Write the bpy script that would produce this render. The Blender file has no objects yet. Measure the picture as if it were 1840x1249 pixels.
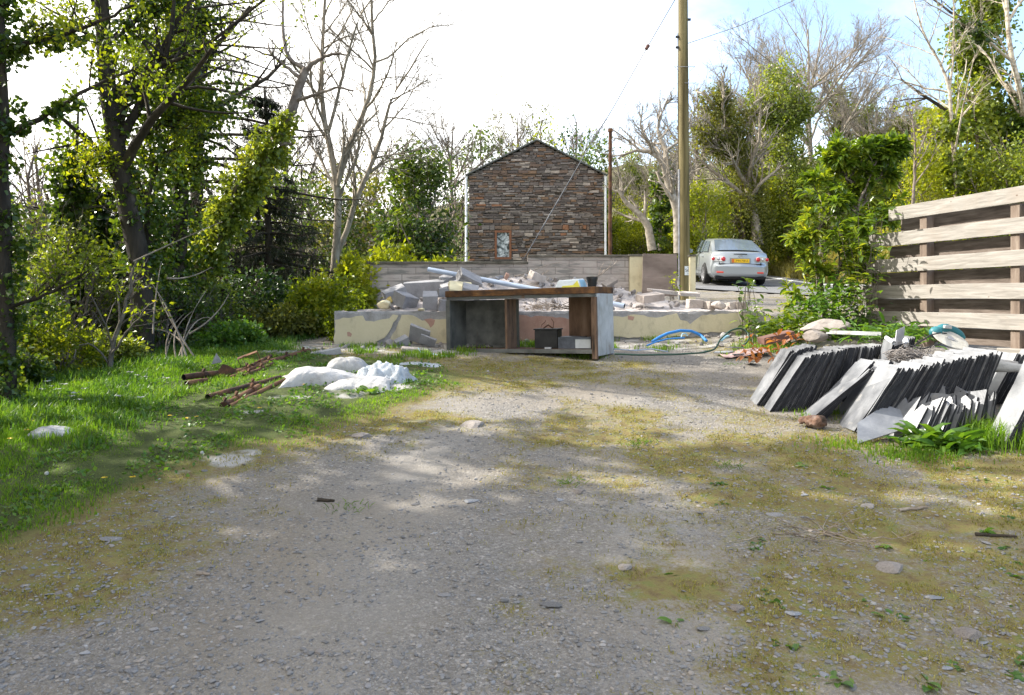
import bpy, math, random
import numpy as np
from mathutils import Vector, Matrix

# ------------------------------------------------------------------ camera, sky, sun, exposure
SC = bpy.context.scene
COL = SC.collection
F, CX, HY, EYE = 1403.0, 920.0, 540.0, 1.5       # focal length, centre column and horizon row of the 1840 px photograph
cam = bpy.data.objects.new('camera', bpy.data.cameras.new('camera'))
COL.objects.link(cam)
cam.location = (0, 0, EYE)
cam.rotation_euler = (math.radians(90), 0, 0)
cam.data.sensor_width = 36.0
cam.data.lens = 36.0 * F / 1840.0
cam.data.shift_y = -(624.5 - HY) / 1840.0
cam.data.clip_start = 0.05
cam.data.clip_end = 3000
SC.camera = cam
SC.view_settings.view_transform = 'Standard'
SC.view_settings.look = 'None'
SC.view_settings.gamma = 1.0
SC.view_settings.exposure = 1.6
SC.cycles.max_bounces = 7
SC.cycles.diffuse_bounces = 3
SC.cycles.glossy_bounces = 3
SC.cycles.transmission_bounces = 5
SC.cycles.transparent_max_bounces = 6
SC.cycles.caustics_reflective = False
SC.cycles.caustics_refractive = False
SC.cycles.sample_clamp_indirect = 6
SC.cycles.use_denoising = True

SUN_DIR = np.array([-0.95, 0.31, 0.0]); SUN_DIR /= np.linalg.norm(SUN_DIR)
SUN_EL = math.radians(37)
SUN_STRENGTH = 3.6
SKY_STRENGTH = 0.12

def link(o): COL.objects.link(o); return o
def sock(s, v):
    if hasattr(s, 'default_value') and s.type == 'RGBA' and len(v) == 3: v = (*v, 1.0)
    s.default_value = v
def node(nt, typ, ins=None, **props):
    n = nt.nodes.new(typ)
    for k, v in props.items(): setattr(n, k, v)
    for k, v in (ins or {}).items():
        if isinstance(v, bpy.types.NodeSocket): nt.links.new(v, n.inputs[k])
        else: sock(n.inputs[k], v)
    return n
def ramp(nt, fac, stops, interp='LINEAR'):
    n = node(nt, 'ShaderNodeValToRGB', {'Fac': fac})
    cr = n.color_ramp; cr.interpolation = interp
    while len(cr.elements) < len(stops): cr.elements.new(0.5)
    for e, (p, c) in zip(cr.elements, stops):
        e.position = p; e.color = (*c, 1.0) if len(c) == 3 else c
    return n.outputs[0]
def mixc(nt, fac, a, b, blend='MIX'):
    n = node(nt, 'ShaderNodeMix', data_type='RGBA', blend_type=blend)
    for i, v in ((0, fac), (6, a), (7, b)):
        if isinstance(v, bpy.types.NodeSocket): nt.links.new(v, n.inputs[i])
        else: sock(n.inputs[i], v)
    return n.outputs[2]
def math_(nt, op, a, b=0.5, clamp=False):
    n = node(nt, 'ShaderNodeMath', operation=op, use_clamp=clamp)
    for i, v in ((0, a), (1, b)):
        if isinstance(v, bpy.types.NodeSocket): nt.links.new(v, n.inputs[i])
        else: n.inputs[i].default_value = v
    return n.outputs[0]

def madd(nt, a, b, c):
    o = math_(nt, 'MULTIPLY_ADD', a, b); o.node.inputs[2].default_value = c; return o

world = bpy.data.worlds.new('World'); SC.world = world; world.use_nodes = True
wt = world.node_tree; wt.nodes.clear()
sky = node(wt, 'ShaderNodeTexSky', sky_type='NISHITA', sun_disc=False)
sky.sun_elevation = SUN_EL
sky.sun_rotation = math.atan2(SUN_DIR[0], SUN_DIR[1])
sky.air_density = 1.0; sky.dust_density = 1.2; sky.ozone_density = 1.5
tc = node(wt, 'ShaderNodeTexCoord').outputs['Generated']
sep = node(wt, 'ShaderNodeSeparateXYZ', {0: tc})
zc = math_(wt, 'ADD', math_(wt, 'MAXIMUM', sep.outputs[2], 0.0), 0.35)
cu = node(wt, 'ShaderNodeCombineXYZ', {0: math_(wt, 'DIVIDE', sep.outputs[0], zc), 1: math_(wt, 'DIVIDE', sep.outputs[1], zc), 2: 0.0}).outputs[0]
n1 = node(wt, 'ShaderNodeTexNoise', {'Vector': cu, 'Scale': 1.9, 'Detail': 7.0, 'Roughness': 0.55, 'Distortion': 0.35}).outputs[0]
# a bright bank of cloud to the west of the view, clearing to the east
bias = math_(wt, 'MULTIPLY', math_(wt, 'ADD', math_(wt, 'MULTIPLY', sep.outputs[0], -1.0), 0.24), 0.80)
dens = math_(wt, 'ADD', n1, bias)
low = math_(wt, 'MULTIPLY', math_(wt, 'SUBTRACT', 0.14, sep.outputs[2], True), 1.0)
dens = math_(wt, 'ADD', dens, low)
cl = ramp(wt, dens, [(0.40, (0, 0, 0)), (0.55, (.30, .30, .30)), (0.80, (1, 1, 1))])
skyc = node(wt, 'ShaderNodeVectorMath', {0: sky.outputs[0], 1: (SKY_STRENGTH * 1.25,) * 3}, operation='MULTIPLY').outputs[0]
wcol = mixc(wt, cl, skyc, (0.95, 0.925, 0.885))
bg = node(wt, 'ShaderNodeBackground', {'Color': wcol, 'Strength': 1.0})
wo = node(wt, 'ShaderNodeOutputWorld', {'Surface': bg.outputs[0]})

sl = bpy.data.lights.new('sun', 'SUN'); sl.energy = SUN_STRENGTH; sl.angle = math.radians(0.55); sl.color = (1.0, 0.95, 0.86)
sun = link(bpy.data.objects.new('sun', sl))
sdir = Vector((SUN_DIR[0] * math.cos(SUN_EL), SUN_DIR[1] * math.cos(SUN_EL), math.sin(SUN_EL)))
sun.rotation_euler = sdir.to_track_quat('Z', 'Y').to_euler()
sun.location = sdir * 60

# ------------------------------------------------------------------ helpers
RNG = np.random.default_rng(7)
def P(px, py, d): return np.array([(px - CX) / F * d, d, EYE - (py - HY) / F * d])
def nrm(a): return a / np.maximum(np.linalg.norm(a, axis=-1, keepdims=True), 1e-9)
def sstep(a, b, x): t = np.clip((x - a) / (b - a), 0, 1); return t * t * (3 - 2 * t)

def _hash(ix, iy, s):
    n = (ix * 374761393 + iy * 668265263 + s * 974711) & 0xffffffff
    n = ((n ^ (n >> 13)) * 1274126177) & 0xffffffff
    return ((n ^ (n >> 16)) & 0xffff) / 65535.0
def vnoise(x, y, s=0):
    x = np.asarray(x, float); y = np.asarray(y, float)
    ix = np.floor(x).astype(np.int64); iy = np.floor(y).astype(np.int64)
    fx = x - ix; fy = y - iy; fx = fx * fx * (3 - 2 * fx); fy = fy * fy * (3 - 2 * fy)
    a = _hash(ix, iy, s) * (1 - fx) + _hash(ix + 1, iy, s) * fx
    b = _hash(ix, iy + 1, s) * (1 - fx) + _hash(ix + 1, iy + 1, s) * fx
    return a * (1 - fy) + b * fy
def fbm(x, y, s=0, o=4):
    r = 0; a = .5
    for k in range(o): r = r + a * vnoise(x * 2**k, y * 2**k, s + k * 17); a *= .5
    return r

# terrain
_YR = np.array([-20, 0, 4, 8.6, 9.5, 11, 13, 16, 20, 24, 30, 40, 60, 120, 400.])
_XR = np.array([-300, -60, -12, -6, -3.6, -2.3, 0, 2.5, 3.5, 5, 8, 9.8, 12, 14, 60, 300.])
_T = {
 -300: [-6, -6, -6, -6, -6, -6, -6, -6, -6, -5, -4, -2, 0, 6, 20],
 -60: [-4, -4, -4, -4, -4, -4, -4, -4, -4, -3, -2, -1, 1, 8, 20],
 -12: [-1.6, -.5, -.3, -.2, -.2, -.2, -.2, -.1, 0, .2, .5, 1.2, 2.5, 8, 20],
 -6: [-1.5, -.1, .3, .62, .64, .66, .66, .7, .75, .8, 1.1, 2, 3.2, 8, 20],
 -3.6: [-1.5, -.03, .40, .86, .92, .96, .98, 1.02, 1.1, 1.2, 1.5, 2.3, 3.6, 8, 20],
 -2.3: [-1.5, 0, .414, .89, .95, 1.0, 1.05, 1.15, 1.3, 1.4, 1.7, 2.5, 3.8, 8, 20],
 0: [-1.5, 0, .414, .885, .95, 1.1, 1.25, 1.5, 1.65, 1.8, 2.1, 2.8, 4, 8, 20],
 2.5: [-1.5, .0, .42, .92, 1.02, 1.22, 1.42, 1.66, 1.84, 1.98, 2.3, 3, 4, 8, 20],
 3.5: [-1.5, .03, .45, .98, 1.14, 1.30, 1.45, 1.66, 1.84, 1.97, 2.3, 3, 4, 8, 20],
 5: [-1.5, .1, .52, 1.06, 1.22, 1.35, 1.47, 1.66, 1.82, 1.96, 2.32, 3.1, 4.2, 8, 20],
 8: [-1.4, .2, .7, 1.2, 1.3, 1.4, 1.5, 1.64, 1.78, 1.90, 2.36, 3.3, 4.6, 9, 20],
 9.8: [-1.3, .25, .75, 1.3, 1.36, 1.45, 1.55, 1.70, 1.85, 1.98, 2.45, 3.4, 4.9, 9.5, 20],
 12: [-1.2, .3, .8, 1.4, 1.5, 1.6, 1.8, 2.2, 2.9, 3.5, 4.1, 4.9, 6.0, 10, 20],
 14: [-1, .4, .9, 1.6, 1.7, 1.8, 2.0, 2.6, 3.4, 4.0, 4.6, 5.4, 6.8, 11, 22],
 60: [2, 3, 4, 5, 5, 5, 5.4, 6, 6.5, 7, 8, 10, 13, 18, 30],
 300: [10, 10, 12, 12, 12, 12, 12, 14, 14, 16, 16, 20, 24, 40, 60]}
_TB = np.array([_T[int(x)] if x == int(x) else _T[x] for x in _XR], float)
def _bil(xs, ys, T, x, y):
    x = np.clip(x, xs[0], xs[-1] - 1e-6); y = np.clip(y, ys[0], ys[-1] - 1e-6)
    i = np.clip(np.searchsorted(xs, x, 'right') - 1, 0, len(xs) - 2); j = np.clip(np.searchsorted(ys, y, 'right') - 1, 0, len(ys) - 2)
    u = (x - xs[i]) / (xs[i + 1] - xs[i]); v = (y - ys[j]) / (ys[j + 1] - ys[j])
    return T[i, j] * (1 - u) * (1 - v) + T[i + 1, j] * u * (1 - v) + T[i, j + 1] * (1 - u) * v + T[i + 1, j + 1] * u * v
_lx = np.arange(-30, 30.01, .25); _ly = np.arange(-12, 80.01, .25)
_L = _bil(_XR, _YR, _TB, *np.meshgrid(_lx, _ly, indexing='ij'))
for _ in range(3):
    for ax in (0, 1):
        q = np.pad(_L, [(1, 1) if a == ax else (0, 0) for a in (0, 1)], mode='edge')
        _L = (np.take(q, range(0, _L.shape[ax]), ax) + _L + np.take(q, range(2, _L.shape[ax] + 2), ax)) / 3
def zg(x, y):
    x = np.asarray(x, float); y = np.asarray(y, float)
    far = _bil(_XR, _YR, _TB, x, y)
    near = _bil(_lx, _ly, _L, x, y)
    w = sstep(24, 29, np.abs(x)) ; w = np.maximum(w, sstep(66, 78, y)); w = np.maximum(w, sstep(-8, -11, y))
    return near * (1 - w) + far * w
def G(px, py, bias=0.0):
    """where the sight line through a pixel meets the ground"""
    d = np.linspace(1.5, 60, 4000)
    z = EYE - (py - HY) / F * d
    h = zg((px - CX) / F * d, d) + bias
    k = np.argmax(z <= h)
    return np.array([(px - CX) / F * d[k], d[k], h[k] - bias])
def ground_pt(x, y): return np.array([x, y, float(zg(x, y))])

def icos(sub):
    t = (1 + 5 ** .5) / 2
    v = [(-1, t, 0), (1, t, 0), (-1, -t, 0), (1, -t, 0), (0, -1, t), (0, 1, t), (0, -1, -t), (0, 1, -t), (t, 0, -1), (t, 0, 1), (-t, 0, -1), (-t, 0, 1)]
    f = [(0, 11, 5), (0, 5, 1), (0, 1, 7), (0, 7, 10), (0, 10, 11), (1, 5, 9), (5, 11, 4), (11, 10, 2), (10, 7, 6), (7, 1, 8), (3, 9, 4), (3, 4, 2), (3, 2, 6), (3, 6, 8), (3, 8, 9), (4, 9, 5), (2, 4, 11), (6, 2, 10), (8, 6, 7), (9, 8, 1)]
    v = [np.array(p, float) / np.linalg.norm(p) for p in v]
    for _ in range(sub):
        c = {}; g = []
        def mid(a, b):
            k = (min(a, b), max(a, b))
            if k not in c: m = v[a] + v[b]; v.append(m / np.linalg.norm(m)); c[k] = len(v) - 1
            return c[k]
        for a, b, d in f:
            x, y, z = mid(a, b), mid(b, d), mid(d, a); g += [(a, x, z), (b, y, x), (d, z, y), (x, y, z)]
        f = g
    return np.array(v), np.array(f)
ICO0, ICO1, ICO2, ICO3 = icos(0), icos(1), icos(2), icos(3)

def rotz(a): c, s = math.cos(a), math.sin(a); return np.array([[c, -s, 0], [s, c, 0], [0, 0, 1.]])
def roty(a): c, s = math.cos(a), math.sin(a); return np.array([[c, 0, s], [0, 1, 0], [-s, 0, c.real]])
def rotx(a): c, s = math.cos(a), math.sin(a); return np.array([[1, 0, 0], [0, c, -s], [0, s, c]])
def eul(rx, ry, rz): return rotz(rz) @ roty(ry) @ rotx(rx)

ORIG = {}
def tag(o, label=None, cat=None, group=None, kind=None):
    if label: o['label'] = label
    if cat: o['category'] = cat
    if group: o['group'] = group
    if kind: o['kind'] = kind
    return o
def empty(name, loc, label=None, cat=None, group=None):
    o = bpy.data.objects.new(name, None); link(o); o.location = tuple(float(v) for v in loc)
    o.empty_display_size = .1
    ORIG[o.name] = np.array(loc, float)
    return tag(o, label, cat, group)

class MB:
    def __init__(s): s.V = []; s.Fs = {}; s.n = 0
    def add(s, V, *Fs):
        V = np.asarray(V, float).reshape(-1, 3)
        for f in Fs:
            f = np.asarray(f, np.int64)
            if f.size: s.Fs.setdefault(f.shape[1], []).append(f + s.n)
        s.V.append(V); s.n += len(V); return s
    def box(s, c, size, R=None, jit=0, rng=None):
        V = np.array([[x, y, z] for x in (-.5, .5) for y in (-.5, .5) for z in (-.5, .5)]) * np.array(size)
        if jit: V = V + (rng or RNG).normal(0, jit, V.shape)
        if R is not None: V = V @ np.asarray(R).T
        return s.add(V + np.array(c), [[0, 1, 3, 2], [4, 6, 7, 5], [0, 4, 5, 1], [2, 3, 7, 6], [0, 2, 6, 4], [1, 5, 7, 3]])
    def tubes(s, pts, rad, n=6, cap=False):
        pts = np.asarray(pts, float); rad = np.asarray(rad, float)
        if pts.ndim == 2: pts = pts[None]; rad = rad[None] if rad.ndim else np.full((1, pts.shape[1]), float(rad))
        N, K, _ = pts.shape
        t = nrm(np.gradient(pts, axis=1))
        ref = np.where(np.abs(t[..., 2:3]) > .9, np.array([.95, .3, .05]), np.array([0.03, 0.02, 1.0]))
        a = nrm(np.cross(t, ref)); b = np.cross(t, a)
        th = np.arange(n) * 2 * math.pi / n
        V = pts[:, :, None, :] + rad[:, :, None, None] * (np.cos(th)[:, None] * a[:, :, None, :] + np.sin(th)[:, None] * b[:, :, None, :])
        i = np.arange(N)[:, None, None] * K * n; k = np.arange(K - 1)[None, :, None] * n; j = np.arange(n)[None, None, :]; j2 = (j + 1) % n
        f = np.stack([i + k + j, i + k + j2, i + k + n + j2, i + k + n + j], -1).reshape(-1, 4)
        s.add(V, f[:, ::-1])
        if cap:
            e0 = (np.arange(N)[:, None] * K * n + np.arange(n)); e1 = e0 + (K - 1) * n
            o = s.n - N * K * n
            s.Fs.setdefault(n, []).append(e0 + o); s.Fs.setdefault(n, []).append(e1[:, ::-1] + o)
        return s
    def cyl(s, p0, p1, r0, r1=None, n=16):
        return s.tubes(np.array([p0, p1], float), np.array([r0, r0 if r1 is None else r1], float), n, True)
    def lathe(s, prof, c=(0, 0, 0), R=None, n=24):
        prof = np.array(prof, float); th = np.arange(n) * 2 * math.pi / n
        V = np.stack([prof[:, :1] * np.cos(th), prof[:, :1] * np.sin(th), np.repeat(prof[:, 1:], n, 1)], -1).reshape(-1, 3)
        if R is not None: V = V @ np.asarray(R).T
        K = len(prof); k = np.arange(K - 1)[:, None] * n; j = np.arange(n)[None]; j2 = (j + 1) % n
        return s.add(V + np.array(c), np.stack([k + j, k + j2, k + n + j2, k + n + j], -1).reshape(-1, 4))
    def prism(s, poly, O, U, V, t):
        poly = np.array(poly, float); O = np.array(O, float); U = np.array(U, float); V = np.array(V, float)
        W = nrm(np.cross(U, V)); n = len(poly)
        a = sum((poly[i, 0] * poly[(i + 1) % n, 1] - poly[(i + 1) % n, 0] * poly[i, 1]) for i in range(n))
        if a < 0: poly = poly[::-1]
        A = O + poly[:, :1] * U + poly[:, 1:] * V; B = A + W * t
        i = np.arange(n); j = (i + 1) % n
        sides = np.stack([i, j, j + n, i + n], -1)
        return s.add(np.vstack([A, B]), sides, [list(range(n - 1, -1, -1))], [list(range(n, 2 * n))])
    def rock(s, c, size, rng, R=None, ico=None, cuts=9, flat=.72):
        V, Fc = ico or ICO1
        V = V.copy()
        for _ in range(cuts):
            d = nrm(rng.normal(0, 1, 3)); h = rng.uniform(flat - .18, flat + .1)
            p = V @ d; V -= np.maximum(p - h, 0)[:, None] * d
        V = V * np.array(size) * (1 + rng.normal(0, .02, (len(V), 1)))
        if R is not None: V = V @ R.T
        return s.add(V + np.array(c), Fc)
    def mesh(s, name, off):
        V = (np.vstack(s.V) if s.V else np.zeros((0, 3))) - off
        me = bpy.data.meshes.new(name)
        me.vertices.add(len(V)); me.vertices.foreach_set('co', V.astype(np.float32).ravel())
        idx = []; st = []; p = 0
        for k, fl in s.Fs.items():
            f = np.vstack(fl); idx.append(f.ravel()); st.append(p + np.arange(len(f)) * k); p += f.size
        idx = np.concatenate(idx); st = np.concatenate(st)
        me.loops.add(len(idx)); me.loops.foreach_set('vertex_index', idx.astype(np.int32))
        me.polygons.add(len(st)); me.polygons.foreach_set('loop_start', st.astype(np.int32))
        me.update(calc_edges=True)
        return me
    def obj(s, name, mat, parent=None, loc=None, smooth=False, bevel=0, sharp=None):
        V = np.vstack(s.V)
        if parent is not None: off = ORIG[parent.name]
        elif loc is not None: off = np.array(loc, float)
        else: off = np.array([*(V[:, :2].min(0) + V[:, :2].max(0)) / 2, V[:, 2].min()])
        me = s.mesh(name, off)
        for m in (mat if isinstance(mat, (list, tuple)) else [mat]): me.materials.append(m)
        me.polygons.foreach_set('use_smooth', np.full(len(me.polygons), bool(smooth)))
        if sharp is not None: me.set_sharp_from_angle(angle=math.radians(sharp))
        o = bpy.data.objects.new(name, me); link(o)
        ORIG[o.name] = off
        if parent is not None: o.parent = parent
        else: o.location = tuple(off)
        if bevel:
            b = o.modifiers.new('edge', 'BEVEL'); b.width = bevel; b.segments = 2; b.limit_method = 'ANGLE'
        return o

def text_mesh(txt, name, mat, parent, O, U, V, size, depth=.002):
    cu = bpy.data.curves.new(name, 'FONT'); cu.body = txt; cu.size = 1; cu.align_x = 'CENTER'; cu.align_y = 'CENTER'
    cu.extrude = depth / size
    t = link(bpy.data.objects.new(name, cu))
    dg = bpy.context.evaluated_depsgraph_get()
    me = bpy.data.meshes.new_from_object(t.evaluated_get(dg))
    bpy.data.objects.remove(t)
    U, V = np.array(U, float), np.array(V, float); W = np.cross(U, V)
    co = np.zeros(len(me.vertices) * 3); me.vertices.foreach_get('co', co); co = co.reshape(-1, 3) * size
    co = np.array(O) + co[:, :1] * U + co[:, 1:2] * V + co[:, 2:] * W - ORIG[parent.name]
    me.vertices.foreach_set('co', co.astype(np.float32).ravel()); me.update()
    me.materials.clear(); me.materials.append(mat); me.name = name
    o = link(bpy.data.objects.new(name, me)); o.parent = parent; ORIG[o.name] = ORIG[parent.name]
    return o

def copy_tree(o, parent=None):
    c = o.copy(); COL.objects.link(c)
    if parent is not None: c.parent = parent
    for ch in list(o.children): copy_tree(ch, c)
    return c

# ------------------------------------------------------------------ materials
def mat_new(name):
    m = bpy.data.materials.new(name); m.use_nodes = True; m.node_tree.nodes.clear(); return m, m.node_tree
def coords(nt, stretch=(1, 1, 1), rand=True):
    v = node(nt, 'ShaderNodeTexCoord').outputs['Object']
    if rand:
        r = node(nt, 'ShaderNodeObjectInfo').outputs['Random']
        r = math_(nt, 'MULTIPLY', r, 57.0)
        v = node(nt, 'ShaderNodeVectorMath', {0: v, 1: r}, operation='ADD').outputs[0]
    return node(nt, 'ShaderNodeVectorMath', {0: v, 1: stretch}, operation='MULTIPLY').outputs[0]
def surf(name, stops, scale=6, rough=.8, metal=0, spec=.35, bump=.25, bscale=40, stretch=(1, 1, 1), island=0, objvar=0, detail=6, coat=0, streak=None, dist=0.0):
    m, nt = mat_new(name)
    v = coords(nt, stretch)
    nz = node(nt, 'ShaderNodeTexNoise', {'Vector': v, 'Scale': scale, 'Detail': detail, 'Roughness': .6, 'Distortion': dist}).outputs[0]
    f = nz
    f = madd(nt, f, 1.7, -.35)
    if island:
        ri = node(nt, 'ShaderNodeNewGeometry').outputs['Random Per Island']
        f = math_(nt, 'ADD', math_(nt, 'MULTIPLY', f, 1 - island), math_(nt, 'MULTIPLY', ri, island))
    if objvar:
        ro = node(nt, 'ShaderNodeObjectInfo').outputs['Random']
        f = math_(nt, 'ADD', math_(nt, 'MULTIPLY', f, 1 - objvar), math_(nt, 'MULTIPLY', ro, objvar))
    c = ramp(nt, f, stops)
    if streak:
        n2 = node(nt, 'ShaderNodeTexNoise', {'Vector': node(nt, 'ShaderNodeVectorMath', {0: v, 1: streak[1]}, operation='MULTIPLY').outputs[0], 'Scale': streak[2], 'Detail': 5.0, 'Roughness': .65}).outputs[0]
        c = mixc(nt, ramp(nt, n2, [(streak[3], (0, 0, 0)), (streak[4], (1, 1, 1))]), c, streak[0])
    b = node(nt, 'ShaderNodeBsdfPrincipled', {'Base Color': c, 'Roughness': rough, 'Metallic': metal, 'Specular IOR Level': spec, 'Coat Weight': coat})
    if bump:
        nb = node(nt, 'ShaderNodeTexNoise', {'Vector': v, 'Scale': bscale, 'Detail': 5.0, 'Roughness': .65}).outputs[0]
        bp = node(nt, 'ShaderNodeBump', {'Height': nb, 'Strength': bump, 'Distance': .02})
        nt.links.new(bp.outputs[0], b.inputs['Normal'])
    node(nt, 'ShaderNodeOutputMaterial', {'Surface': b.outputs[0]})
    return m
def leafmat(name, stops, trans=.45, tint=(2.1, 1.9, .55), gloss=.25, clump=1.3, rough=.45):
    """leaf colour differs from leaf to leaf and from spray to spray; light comes through the blade"""
    m, nt = mat_new(name)
    ge = node(nt, 'ShaderNodeNewGeometry')
    nz = node(nt, 'ShaderNodeTexNoise', {'Vector': ge.outputs['Position'], 'Scale': clump, 'Detail': 3.0}).outputs[0]
    f = math_(nt, 'ADD', math_(nt, 'MULTIPLY', ge.outputs['Random Per Island'], .55), madd(nt, nz, 1.2, -.36))
    c = ramp(nt, f, stops)
    tcol = mixc(nt, 1.0, c, tint, 'MULTIPLY')
    b = node(nt, 'ShaderNodeBsdfPrincipled', {'Base Color': c, 'Roughness': rough, 'Specular IOR Level': gloss})
    t = node(nt, 'ShaderNodeBsdfTranslucent', {'Color': tcol})
    x = node(nt, 'ShaderNodeMixShader', {0: trans, 1: b.outputs[0], 2: t.outputs[0]})
    node(nt, 'ShaderNodeOutputMaterial', {'Surface': x.outputs[0]})
    return m
def plain(name, col, rough=.5, metal=0, spec=.4, coat=0, alpha=None):
    m, nt = mat_new(name)
    b = node(nt, 'ShaderNodeBsdfPrincipled', {'Base Color': col, 'Roughness': rough, 'Metallic': metal, 'Specular IOR Level': spec, 'Coat Weight': coat})
    node(nt, 'ShaderNodeOutputMaterial', {'Surface': b.outputs[0]})
    return m

MT = {}
MT['bark_dark'] = surf('bark_dark', [(.2, (.018, .014, .010)), (.6, (.05, .038, .026)), (.9, (.09, .07, .05))], scale=9, rough=.9, bump=.8, bscale=30, stretch=(1, 1, .25))
MT['bark_pale'] = surf('bark_pale', [(.2, (.10, .085, .06)), (.55, (.26, .22, .165)), (.9, (.36, .32, .26))], scale=10, rough=.9, bump=.5, bscale=35, stretch=(1, 1, .35))
MT['bark_birch'] = surf('bark_birch', [(.2, (.12, .09, .06)), (.5, (.42, .36, .28)), (.9, (.62, .56, .47))], scale=9, rough=.85, bump=.4, bscale=35, stretch=(.5, .5, 1.5))
MT['bark_grey'] = surf('bark_grey', [(.2, (.06, .05, .04)), (.6, (.16, .135, .11)), (.9, (.24, .21, .17))], scale=8, rough=.9, bump=.5, bscale=30)
MT['bark_light'] = surf('bark_light', [(.2, (.17, .145, .115)), (.6, (.31, .27, .22)), (.9, (.42, .38, .32))], scale=8, rough=.95, bump=.3, bscale=30)
MT['bark_dead'] = surf('bark_dead', [(.2, (.10, .075, .06)), (.6, (.22, .18, .15)), (.9, (.33, .28, .24))], scale=8, rough=.9, bump=.5, bscale=30)
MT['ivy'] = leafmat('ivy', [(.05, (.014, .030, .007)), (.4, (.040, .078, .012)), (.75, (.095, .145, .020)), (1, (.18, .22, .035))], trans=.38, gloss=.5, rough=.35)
MT['ivy_lit'] = leafmat('ivy_lit', [(.05, (.055, .085, .014)), (.4, (.12, .165, .026)), (.75, (.21, .255, .042)), (1, (.32, .34, .09))], trans=.45, gloss=.5, rough=.35)  # ivy with sunlight put into brighter leaf colours
MT['spring'] = leafmat('spring', [(.05, (.045, .075, .008)), (.4, (.10, .145, .013)), (.75, (.18, .22, .018)), (1, (.30, .29, .03))], trans=.58, gloss=.3)
MT['lime'] = leafmat('lime', [(.05, (.075, .105, .010)), (.4, (.15, .19, .016)), (.75, (.24, .275, .022)), (1, (.34, .34, .04))], trans=.5, gloss=.3)
MT['dark_leaf'] = leafmat('dark_leaf', [(.05, (.010, .024, .008)), (.4, (.024, .055, .012)), (.75, (.05, .095, .018)), (1, (.10, .15, .03))], trans=.3, gloss=.4, rough=.35)
MT['olive'] = leafmat('olive', [(.05, (.045, .055, .013)), (.4, (.095, .11, .024)), (.75, (.155, .165, .038)), (1, (.24, .23, .07))], trans=.4, gloss=.25)
MT['spruce'] = leafmat('spruce', [(.05, (.007, .011, .005)), (.45, (.018, .026, .010)), (.8, (.034, .042, .016)), (1, (.06, .06, .025))], trans=.12, gloss=.2, clump=2.0)
MT['laurel'] = leafmat('laurel', [(.05, (.03, .065, .010)), (.4, (.085, .145, .017)), (.75, (.18, .235, .024)), (1, (.31, .32, .04))], trans=.45, gloss=.55, rough=.3)
MT['weed'] = leafmat('weed', [(.05, (.03, .08, .012)), (.4, (.06, .14, .02)), (.75, (.11, .20, .03)), (1, (.18, .26, .05))], trans=.4, gloss=.4)
MT['grass'] = leafmat('grass', [(.05, (.05, .095, .012)), (.4, (.10, .175, .018)), (.72, (.16, .235, .028)), (.9, (.24, .27, .06)), (1, (.34, .30, .12))], trans=.5, gloss=.25, clump=1.1, tint=(1.6, 1.9, .5))
MT['straw'] = leafmat('straw', [(.05, (.10, .10, .03)), (.4, (.18, .17, .05)), (.75, (.26, .24, .09)), (1, (.38, .33, .16))], trans=.4, gloss=.2, clump=1.1)
MT['deadleaf'] = leafmat('deadleaf', [(.05, (.10, .035, .012)), (.5, (.26, .09, .025)), (1, (.42, .18, .06))], trans=.3, gloss=.3)

# ------------------------------------------------------------------ vegetation builders
def LB(pts, d, r0, r1, dd=0.0):
    n = len(pts); out = []
    for i, (x, y) in enumerate(pts):
        t = i / (n - 1)
        out.append([*P(x, y, d + dd * t), r0 + (r1 - r0) * t])
    return np.array(out)
def resample(L, K=14, jit=0.0, rng=None):
    s = np.concatenate([[0], np.cumsum(np.linalg.norm(np.diff(L[:, :3], axis=0), axis=1))])
    # smooth (Catmull-like) by dense linear + moving average
    t = np.linspace(0, s[-1], K * 4)
    D = np.stack([np.interp(t, s, L[:, k]) for k in range(4)], -1)
    w = 3
    Q = np.pad(D, ((w, w), (0, 0)), mode='edge')
    D2 = sum(Q[k:k + len(D)] for k in range(2 * w + 1)) / (2 * w + 1); D2[0] = D[0]; D2[-1] = D[-1]
    R = D2[np.linspace(0, len(D2) - 1, K).round().astype(int)]
    if jit: R[1:-1, :3] += (rng or RNG).normal(0, jit, (K - 2, 3))
    return R
def grow(p0, d, ln, r0, K, wob, up, rng, rend=.35):
    N = len(p0); pts = np.zeros((N, K, 3)); pts[:, 0] = p0; d = nrm(d)
    for k in range(1, K):
        d = nrm(d + rng.normal(0, wob, (N, 3)) + np.array([0, 0, up]))
        pts[:, k] = pts[:, k - 1] + d * (ln / (K - 1))[:, None]
    rad = r0[:, None] * (1 - (1 - rend) * np.linspace(0, 1, K))[None]
    return pts, rad
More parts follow.
